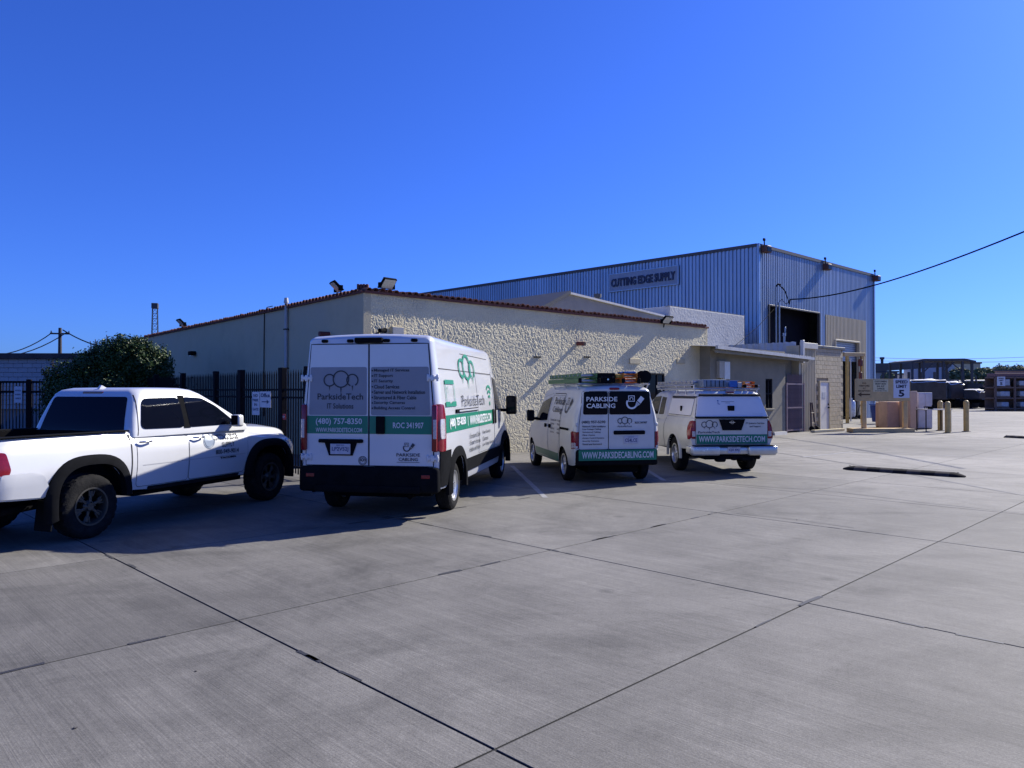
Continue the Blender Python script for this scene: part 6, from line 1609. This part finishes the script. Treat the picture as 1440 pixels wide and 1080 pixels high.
# ------------------------------------------------------------------ pickup bodies
def build_cap_pickup():
    e = empty('work_pickup', label='white pickup with white bed cap, roof rack and green web address stripe on its tailgate', cat='pickup truck')
    P = M_CREAM_WHITE
    K = [
        (0.10, .56, .83, .80, .875, 1.0, .855, 1.19, .80, .05, .005),
        (0.16, .54, .86, .80, .90, 1.0, .88, 1.20, .82, .05, .005),
        (0.9, .50, .87, .80, .915, 1.0, .895, 1.20, .83, .05, .005),
        (1.9, .46, .87, .80, .905, 1.0, .885, 1.19, .82, .05, .005),
        (3.3, .42, .87, .80, .905, 1.0, .885, 1.17, .80, .06, .02),
        (3.9, .42, .87, .80, .905, .98, .88, 1.14, .76, .08, .04),
        (4.8, .45, .84, .75, .875, .92, .84, 1.05, .70, .09, .04),
        (5.10, .50, .74, .68, .77, .80, .73, .95, .60, .08, .02)]
    bm = loft_body(K)
    body, V = body_with_arches('body', bm, P, e, (1.20, 4.40), .88, .44, well=.32, wheel_z=.37)
    # cab upper
    bm = loft_top([(1.10, 1.99, 3.98, .84, .12), (1.2, 1.995, 3.90, .835, .12), (1.45, 2.04, 3.60, .775, .13), (1.66, 2.09, 3.22, .715, .15), (1.72, 2.14, 3.10, .68, .16), (1.755, 2.24, 2.96, .60, .16), (1.765, 2.4, 2.8, .45, .16)])
    C = BVHTree.FromBMesh(bm); cab = mk('cab', bm, P, e, 40)
    patch('windscreen', C, 'F', round_poly([(-.70, 1.22), (.70, 1.22), (.62, 1.64), (-.62, 1.64)], .05), M_GLASS, cab, .006)
    for s in (1, -1):
        ax = 'L' if s > 0 else 'R'
        patch('door_window', C, ax, round_poly([(2.62, 1.20), (3.62, 1.19), (3.20, 1.61), (2.66, 1.63)], .05), M_GLASS, cab, .006)
        patch('door_window', C, ax, round_poly([(2.16, 1.21), (2.54, 1.20), (2.56, 1.62), (2.22, 1.60)], .04), M_GLASS, cab, .006)
        patch('cab_door', V, ax, round_poly([(2.60, .55), (3.66, .55), (3.70, 1.12), (2.60, 1.12)], .04), P, e, .004, gap=.012)
        seam(V, ax, [(1.945, .50), (1.945, 1.16)], .02, M_SEAM, e)
        handle_bar(e, 2.75, s * .90, 1.02, s, .18, P)
        mirror_unit(e, 3.45, s * .82, 1.24, s, .18, .2, .12, arm=.07)
        lm = patch('tail_lamp', V, ax, round_poly([(.10, .76), (.20, .74), (.26, .9), (.25, 1.12), (.10, 1.14)], .03), M_RED, e, .012, .06, .03)
        lm2 = patch('tail_lamp', V, 'B', round_poly([(s * .775, .76), (s * .86, .76), (s * .865, 1.13), (s * .775, 1.14)], .02), M_RED, e, .016, .06, .03)
        bm = bmesh.new(); box(bm, (.078, s * .815, .86), (.01, .07, .11), .004); mk('clear_lens', bm, M_CLEAR, lm2)
        arch_flare('wheel_arch_lip', e, 1.20, .37, .44, .475, s * .86, s * .918, P)
        arch_flare('wheel_arch_lip', e, 4.40, .37, .44, .475, s * .84, s * .905, P)
    # tailgate
    tg = patch('tailgate', V, 'B', round_poly([(.765, .645), (-.765, .645), (-.765, 1.175), (.765, 1.175)], .02), P, e, .012, gap=.02)
    bm = bmesh.new(); box(bm, (.082, 0, .75), (.008, 1.515, .195), .003); st = mk('stripe_panel', bm, M_GREEN, tg)
    print_on('lettering', fit2d(text2d('WWW.PARKSIDETECH.COM', 1, bold=.02), 1.42, .125), (.077, 0, .752), (0, -1, 0), (0, 0, 1), M_TEXTSILVER, st, .002)
    bm = bmesh.new(); prism(bm, [(.084, .28, 1.165), (.084, -.28, 1.165), (.084, -.20, .935), (.084, .20, .935)], (-.016, 0, 0)); hp = mk('latch_panel', bm, M_BLACKPL, tg)
    print_on('badge', join2d(ring2d(0, 0, .034, .008, ry=.03), stroke2d([(-.06, 0), (.06, 0)], .016)), (.066, 0, 1.10), (0, -1, 0), (0, 0, 1), M_CHROME, hp, .003)
    T = lambda s, w, h, y, z, m=M_TEXT, a='c', b=.012: lettering(V, 'B', s, w, h, y, z, m, tg, a, b, .019)
    decal('logo', V, 'B', three_trees(0, 0, .34, .016), M_TEXT, tg, .019, .48, 1.055)
    T('ParksideTech', .46, .045, .49, .895); T('IT Systems Service', .40, .045, -.50, 1.075, b=.02); T('and Support', .24, .045, -.50, 1.01, b=.02)
    # chrome step bumper
    bm = bmesh.new()
    for s in (-1, 1):
        box(bm, (.02, s * .60, .515), (.20, .60, .19), .04, seg=3); box(bm, (.10, s * .89, .53), (.32, .08, .16), .03, seg=3)
    bp = mk('rear_bumper', bm, mat('silver bumper', (.62, .62, .58), .25, metal=.55, var=.08, scale=5), e, 40)
    bm = bmesh.new(); box(bm, (.05, 0, .515), (.14, .66, .15), .03, seg=2); mk('bumper_centre', bm, MATS['silver bumper'], bp, 40)
    bm = bmesh.new(); bx(bm, -.06, .14, -.84, .84, .610, .628, .004); bx(bm, .05, .5, -.6, .6, .33, .43, .02); box(bm, (.0, .0, .36), (.12, .08, .08), .01); box(bm, (.1, .25, .33), (.2, .2, .1), .03); box(bm, (.1, -.3, .34), (.2, .3, .09), .03)
    mk('step_pad', bm, M_BLACKPL, bp)
    plate(e, -.028, 0, .535, 'CJX 8XJ', .27, .13)
    add_wheels(e, 'alloy', .375, .235, .21, 6, M_STEELRIM, (1.20, 4.40), .88)
    bm = bmesh.new(); bx(bm, .35, 4.8, -.5, .5, .36, .56); cyl(bm, (1.2, -.7, .36), (1.2, .7, .36), .07); cyl(bm, (.5, -.5, .38), (1.0, -.5, .4), .05); mk('chassis', bm, M_UNDER, e)
    # bed cap
    bm = loft_top([(1.195, .10, 1.955, .80, .05), (1.23, .105, 1.955, .80, .06), (1.60, .20, 1.955, .70, .08), (1.68, .23, 1.955, .675, .10), (1.73, .28, 1.955, .63, .12), (1.755, .38, 1.90, .54, .12)])
    B = BVHTree.FromBMesh(bm); cap = mk('bed_cap', bm, P, e, 40)
    hatch = patch('rear_hatch', B, 'B', round_poly([(.765, 1.215), (-.765, 1.215), (-.665, 1.635), (.665, 1.635)], .03), mat('cap paint', (.70, .71, .73), .35, coat=.5, var=.03, scale=3), cap, .014, gap=.035)
    bm = bmesh.new(); box(bm, (.075, 0, 1.205), (.05, 1.58, .035), .008); box(bm, (.20, 0, 1.668), (.06, 1.33, .045), .012); mk('gasket', bm, M_SEAM, cap)
    bm = bmesh.new(); box(bm, (.135, 0, 1.39), (.05, .145, .11), .012); mk('hatch_handle', bm, M_BLACKPL, hatch)
    bm = bmesh.new(); box(bm, (.20, 0, 1.725), (.07, .18, .04), .012); mk('brake_lamp', bm, mat('dark red lens', (.12, .01, .012), .2, coat=1), cap)
    decal('badge', B, 'B', join2d(ring2d(0, .025, .008, .016, n=8), stroke2d([(0, 0), (0, -.04), (.04, -.045)], .014)), mat('blue vinyl', (.02, .1, .35), .5), hatch, .02, .27, 1.52)
    decal('badge', B, 'B', join2d(stroke2d([(-.14, .008), (.14, .008)], .006), stroke2d([(-.05, -.02), (.05, -.02)], .006)), M_TEXT, hatch, .02, .06, 1.52)
    decal('badge', B, 'B', join2d(stroke2d([(-.12, 0), (.04, 0)], .008), stroke2d([(.06, 0), (.12, .012)], .02)), M_TEXTSILVER, hatch, .02, -.56, 1.275)
    for s in (1, -1):
        ax = 'L' if s > 0 else 'R'
        sp = patch('side_hatch', B, ax, round_poly([(.30, 1.235), (1.86, 1.235), (1.86, 1.585), (.34, 1.585)], .03), MATS['cap paint'], cap, .012, gap=.022)
        patch('gasket', B, ax, [(.27, 1.60), (1.88, 1.60), (1.88, 1.64), (.27, 1.64)], M_SEAM, cap, .012)
        bm = bmesh.new(); box(bm, (1.0, s * .785, 1.37), (.09, .03, .12), .012); mk('hatch_handle', bm, M_BLACKPL, sp)
    bm = bmesh.new(); rs = MATS['rack steel']
    for x in (.42, 1.0, 1.62, 2.5, 3.0):
        cyl(bm, (x, -.70, 1.80), (x, .70, 1.80), .016, seg=8)
        for s in (-1, 1): cyl(bm, (x, s * (.66 if x < 2 else .60), 1.60 if x < 2 else 1.73), (x, s * .70, 1.87), .017, seg=8)
    for s in (-1, 1): cyl(bm, (.35, s * .70, 1.80), (3.1, s * .70, 1.80), .016, seg=8); cyl(bm, (.35, s * .70, 1.87), (3.1, s * .70, 1.87), .012, seg=8)
    mk('roof_rack', bm, rs, e, 50)
    return e
cap_pickup = build_cap_pickup()
place_vehicle(cap_pickup, gpt(948, 660.7), 1, .88, 1.20, -5.0)

def build_crew_pickup():
    e = empty('crew_cab_pickup', label='white crew cab pickup with an open bed, black wheel arch flares and off-road wheels', cat='pickup truck')
    P = M_WHITE
    AX = (1.19, 4.46)
    K = [
        (0.08, .58, .82, .85, .885, 1.05, .865, 1.22, .82, .05, .0),
        (0.15, .56, .85, .85, .905, 1.05, .885, 1.235, .84, .05, .0),
        (1.0, .52, .87, .85, .925, 1.06, .905, 1.24, .85, .055, .0),
        (1.82, .48, .88, .85, .915, 1.06, .90, 1.24, .84, .06, .0),
        (2.2, .46, .88, .84, .91, 1.06, .90, 1.24, .82, .07, .01),
        (3.9, .46, .88, .84, .91, 1.05, .90, 1.22, .80, .08, .03),
        (4.3, .46, .88, .84, .925, 1.02, .90, 1.195, .76, .10, .05),
        (4.9, .48, .87, .82, .915, .98, .87, 1.15, .70, .11, .05),
        (5.15, .52, .80, .78, .84, .92, .80, 1.10, .64, .11, .04),
        (5.32, .56, .66, .72, .70, .85, .66, 1.02, .54, .09, .02)]
    bm = loft_body(K)
    body, V = body_with_arches('body', bm, P, e, AX, .88, .50, well=.36, wheel_z=.42, cuts=[(.14, 1.74, -.74, .74, .70, 1.6)])
    for p in body.data.polygons:
        c = p.center
        if .1 < c.x < 1.78 and abs(c.y) <= .745 and .69 < c.z < 1.235: p.material_index = 1
    # cab upper
    bm = loft_top([(1.16, 1.80, 4.02, .875, .07), (1.24, 1.805, 3.98, .87, .07), (1.40, 1.85, 3.72, .83, .08), (1.60, 1.92, 3.36, .775, .09), (1.71, 1.965, 3.16, .74, .11), (1.765, 2.02, 3.04, .70, .13), (1.792, 2.12, 2.92, .62, .15), (1.80, 2.35, 2.72, .40, .12)], 8)
    C = BVHTree.FromBMesh(bm); cab = mk('cab', bm, P, e, 40)
    patch('windscreen', C, 'F', round_poly([(-.72, 1.27), (.72, 1.27), (.64, 1.66), (-.64, 1.66)], .05), M_GLASS, cab, .006)
    rw = patch('rear_window', C, 'B', round_poly([(-.745, 1.19), (.745, 1.19), (.645, 1.675), (-.645, 1.675)], .05), M_GLASS, cab, .008)
    bm = bmesh.new(); box(bm, (2.02, 0, 1.725), (.10, .36, .04), .012); mk('brake_lamp', bm, MATS['dark red lens'], cab)
    bm = bmesh.new(); prism(bm, [(2.06, .02, 1.775), (2.20, .02, 1.785), (2.08, .0, 1.83)], (0, -.04, 0)); mk('antenna_fin', bm, P, cab)
    for s in (1, -1):
        ax = 'L' if s > 0 else 'R'
        patch('pillar_trim', C, ax, [(2.68, 1.24), (2.80, 1.24), (2.78, 1.69), (2.67, 1.69)], M_BLACKPL, cab, .006)
        patch('door_window', C, ax, round_poly([(1.95, 1.26), (2.70, 1.25), (2.68, 1.665), (2.05, 1.655)], .09), M_GLASS, cab, .010)
        patch('door_window', C, ax, round_poly([(2.79, 1.25), (3.73, 1.26), (3.36, 1.53), (3.10, 1.65), (2.77, 1.67)], .05), M_GLASS, cab, .010)
        seam(C, ax, [(1.90, 1.18), (1.98, 1.70)], .010, M_SEAM, cab, .004)
        seam(V, ax, [(1.775, .50), (1.775, 1.20)], .018, M_SEAM, e)
        rd = patch('rear_door', V, ax, round_poly([(1.86, .53), (2.725, .53), (2.725, 1.18), (1.86, 1.18)], .05), P, e, .004, gap=.012)
        fd = patch('front_door', V, ax, round_poly([(2.745, .53), (3.86, .53), (3.93, .80), (3.93, 1.17), (2.745, 1.18)], .05), P, e, .004, gap=.012)
        for x in (1.88, 2.80): handle_bar(rd if x < 2.5 else fd, x + .1, s * .905, 1.10, s, .21, mat('chrome handle', (.5, .5, .52), .2, metal=1))
        seam(V, ax, [(1.95, .80), (3.88, .80)], .012, mat('crease shade grey', (.45, .46, .48), .4), e, .006, 'crease_shade')  # grey line paints the shade of the door crease
        mirror_unit(e, 3.60, s * .84, 1.31, s, .15, .18, .13, M_WHITE, arm=.08)
        arch_flare('wheel_arch_flare', e, AX[0], .42, .462, .575, s * .87, s * .965, M_BLACKPL, a0=4, a1=196, sq=2.7)
        arch_flare('wheel_arch_flare', e, AX[1], .42, .462, .575, s * .84, s * .965, M_BLACKPL, a0=-10, a1=176, sq=2.7)
        lm = patch('tail_lamp', V, ax, round_poly([(.08, .76), (.14, .76), (.21, .90), (.17, 1.09), (.08, 1.10)], .03), M_RED, e, .014, .06, .03)
        patch('clear_lens', V, ax, round_poly([(.085, .78), (.13, .78), (.15, .85), (.085, .85)], .01), M_CLEAR, lm, .018, .06, .01)
        patch('tail_lamp', V, 'B', round_poly([(s * .76, .76), (s * .84, .76), (s * .84, 1.10), (s * .76, 1.10)], .02), M_RED, e, .014, .06, .03)
        patch('headlamp', V, ax, round_poly([(4.86, .93), (5.17, .90), (5.17, 1.0), (4.96, 1.05)], .03), M_CLEAR, e, .012)
        patch('side_step', V, ax, [(2.05, .47), (3.75, .47), (3.75, .52), (2.05, .52)], M_GREYPL, e, .02)
        bm = bmesh.new(); box(bm, (AX[0] - .51, s * .80, .34), (.03, .26, .34), .008, Matrix.Rotation(.12, 3, 'Y')); mk('mud_flap', bm, M_BLACKPL, e)
        bm = bmesh.new(); bx(bm, .1, 1.78, s * .745, s * .868, 1.238, 1.258, .008); mk('bed_rail_cap', bm, M_BLACKPL, e)
        patch('bumper_corner', V, ax, round_poly([(.10, .60), (.72, .56), (.56, .82), (.42, .86), (.10, .86)], .04), P, e, .03)
    bm = bmesh.new(); box(bm, (.03, 0, .66), (.20, 1.70, .22), .05, seg=3)
    bp = mk('rear_bumper', bm, P, e, 40)
    bm = bmesh.new(); box(bm, (.1, 0, .50), (.3, 1.2, .12), .03); mk('hitch', bm, M_UNDER, bp)
    patch('tailgate', V, 'B', round_poly([(.745, .76), (-.745, .76), (-.745, 1.215), (.745, 1.215)], .02), P, e, .01, gap=.02)
    bm = bmesh.new(); box(bm, (.07, 0, 1.12), (.03, .3, .1), .02); mk('tailgate_handle', bm, M_BLACKPL, e)
    patch('front_grille', V, 'F', round_poly([(-.5, .72), (.5, .72), (.46, 1.0), (-.46, 1.0)], .05), M_BLACKPL, e, .015)
    bm = bmesh.new(); box(bm, (5.30, 0, .60), (.16, 1.34, .2), .06, seg=3); mk('front_bumper', bm, P, e, 40)
    L = lambda s, w, h, x, z, m=M_TEXT, b=.012: lettering(V, 'R', s, w, h, x, z, m, e, 'c', b, .010)
    decal('logo', V, 'R', join2d(ring2d(0, 0, .105, .012), ring2d(0, 0, .045, .09, a0=120, a1=420, n=20)), mat('grey blue vinyl', (.30, .36, .46), .4), e, .009, 3.12, 1.04)
    L('CUTTING EDGE', .54, .075, 3.46, 1.075, b=.01); L('SUPPLY', .26, .075, 3.50, .965, b=.01); L('800-949-9014', .48, .07, 3.48, .865, b=.02)
    L('TACOMA', .34, .03, 3.50, .775, M_BLACKPL, .05)
    add_wheels(e, 'off_road', .38, .265, .215, 6, M_DARKRIM, AX, .93)
    bm = bmesh.new(); bx(bm, .35, 5.0, -.5, .5, .40, .60); cyl(bm, (AX[0], -.7, .40), (AX[0], .7, .40), .08); cyl(bm, (.3, -.6, .42), (1.0, -.55, .45), .045); box(bm, (.25, 0, .48), (.3, .9, .14), .05)
    bx(bm, 1.9, 3.9, -.80, .80, .40, .5); mk('chassis', bm, M_UNDER, e)
    return e
crew_pickup = build_crew_pickup()
place_vehicle(crew_pickup, gpt(131, 757), -1, .93, 1.19, 20.0)

# ------------------------------------------------------------------ what rides on the roof racks (each a thing of its own)
def on_vehicle(v, x, y, z): return v.matrix_basis @ Vector((x, y, z))
def vehicle_matrix(v): return Matrix.Translation(v.location) @ v.rotation_euler.to_matrix().to_4x4()
def ladder(v, x0, x1, y0, y1, z, m, label, rail=.09, name='extension_ladder', fly=True):
    vm = vehicle_matrix(v); zr = v.rotation_euler.z
    o = vm @ Vector(((x0), (y0 + y1) / 2, z)); L = x1 - x0; w = abs(y1 - y0)
    e = empty(name, o, zr, label, 'ladder')
    for k in range(2 if fly else 1):
        zz = k * (rail + .012)
        for s in (-1, 1):
            bm = bmesh.new(); y = s * (w / 2 - .012 - k * .03)
            bx(bm, 0, L, y - .004, y + .004, zz, zz + rail, .001)
            for q in (0, 1): bx(bm, 0, L, y - s * .034, y - s * .004, zz + q * (rail - .008), zz + q * (rail - .008) + .008)
            mk('side_rail', bm, m, e)
        n = int(L / .30); bm = bmesh.new(); cyl(bm, (0, -w / 2 + .02, 0), (0, w / 2 - .02, 0), .016, seg=8)
        r0 = mk('rung', bm, mat('ladder aluminium', (.5, .51, .53), .35, metal=.8, var=.1, scale=10), e)
        r0.location = (.15, 0, zz + rail / 2)
        for i in range(1, n): inst(r0, e, (.15 + i * .30, 0, zz + rail / 2))
    for s in (-1, 1):
        bm = bmesh.new(); box(bm, (-.03, s * (w / 2 - .02), rail / 2), (.09, .05, rail + .01), .012); mk('ladder_foot', bm, M_BLACKPL, e)
    return e
M_LGREEN = mat('green fibreglass', (.06, .17, .06), .5, var=.15, scale=12)
M_LORANGE = mat('orange fibreglass', (.62, .20, .015), .5, var=.2, scale=12)
M_LBLUE = mat('blue fibreglass', (.03, .13, .42), .5, var=.15, scale=12)
M_LYELLOW = mat('yellow fibreglass', (.55, .33, .05), .5, var=.15, scale=12)
def roof_item(v, name, c, s, m, label, cat, bev=.02, detail=None):
    vm = vehicle_matrix(v); e = empty(name, vm @ Vector((c[0], c[1], c[2])), v.rotation_euler.z, label, cat)
    bm = bmesh.new(); box(bm, (0, 0, s[2] / 2), s, bev, seg=2); mk('shell', bm, m, e, 40)
    if detail: detail(e, s)
    return e
def case_detail(e, s):
    bm = bmesh.new(); box(bm, (-s[0] / 2 - .008, 0, s[2] * .55), (.016, s[1] * .9, .012), .003)
    for q in (-.32, .32): box(bm, (-s[0] / 2 - .014, s[1] * q, s[2] * .55), (.02, .03, .05), .004)
    mk('latch', bm, M_GREYPL, e)
    bm = bmesh.new(); cyl(bm, (-s[0] / 2 - .012, -.02, s[2] * .35), (-s[0] / 2, -.02, s[2] * .35), .018, seg=12); mk('lamp', bm, M_CHROME, e)
def strap_detail(e, s):
    for q in (-.3, .3):
        bm = bmesh.new(); box(bm, (q * s[0], 0, s[2] / 2), (.04, s[1] + .008, s[2] + .008), .003); mk('strap', bm, M_BLACKPL, e)
ladder(small_van, .02, 2.5, .34, .74, 1.905, M_LGREEN, 'green fibreglass ladder on the left of the small van roof', .085)
roof_item(small_van, 'tool_case', (.42, .16, 1.905), (.62, .34, .19), M_BLACKPL, 'long black tool case strapped between ladders on the small van roof', 'tool case', detail=case_detail)
ladder(small_van, .04, 2.6, -.11, -.46, 1.905, M_LORANGE, 'orange fibreglass ladder on the right half of the small van roof', .085)
roof_item(small_van, 'wrapped_bundle', (.40, -.10, 2.0), (.5, .14, .07), M_LYELLOW, 'short yellow wrapped bundle lying on the ladders of the small van', 'bundle', detail=strap_detail)
roof_item(small_van, 'blue_tarp_roll', (.26, -.28, 2.09), (.45, .22, .03), M_LBLUE, 'flat blue tarp folded on top of the orange ladder of the small van', 'tarp', detail=strap_detail)
def reel(v, c, label):
    vm = vehicle_matrix(v); e = empty('cable_reel', vm @ Vector(c), v.rotation_euler.z, label, 'cable reel')
    bm = bmesh.new(); cyl(bm, (-.10, 0, .12), (.10, 0, .12), .06, seg=16); mk('core', bm, M_BLACKPL, e, 40)
    for q in (-1, 1):
        bm = bmesh.new(); cyl(bm, (q * .10 - .01, 0, .12), (q * .10 + .01, 0, .12), .12, seg=20); mk('flange', bm, M_BLACKPL, e, 40)
reel(small_van, (.25, -.62, 1.905), 'small black cable reel at the right edge of the small van roof')
ladder(cap_pickup, .70, 3.4, .66, .34, 1.825, mat('aluminium ladder', (.38, .40, .44), .4, metal=.7, var=.15, scale=10), 'grey aluminium ladder on the left of the pickup cap rack', .07)
def louvre_detail(e, s):
    for i in range(5):
        bm = bmesh.new(); box(bm, (-s[0] / 2 - .005, (i - 2) * s[1] * .18, s[2] / 2), (.012, .012, s[2] * .8), .002); mk('rib', bm, M_GREYPL, e)
roof_item(cap_pickup, 'equipment_box', (.80, .22, 1.825), (.7, .52, .17), mat('blue grey steel', (.20, .25, .30), .5, metal=.3, var=.15, scale=8), 'blue grey steel equipment box in the middle of the pickup rack', 'equipment box', detail=louvre_detail)
def tub_detail(e, s):
    bm = bmesh.new(); box(bm, (0, 0, s[2] - .01), (s[0] + .02, s[1] + .02, .02), .005); mk('lid', bm, M_LBLUE, e)
roof_item(cap_pickup, 'plastic_tub', (.55, -.17, 1.825), (.30, .17, .15), M_LBLUE, 'small bright blue plastic tub on the pickup rack beside the orange ladder', 'tub', detail=tub_detail)
roof_item(cap_pickup, 'paper_sack', (.55, -.31, 1.825), (.28, .10, .11), mat('sack paper', (.5, .48, .44), .8, var=.1, scale=8), 'pale sack between blue tub and orange ladder on the pickup rack', 'sack', detail=strap_detail)
ladder(cap_pickup, .40, 3.2, -.38, -.67, 1.825, M_LORANGE, 'orange fibreglass ladder on the right of the pickup cap rack', .06)
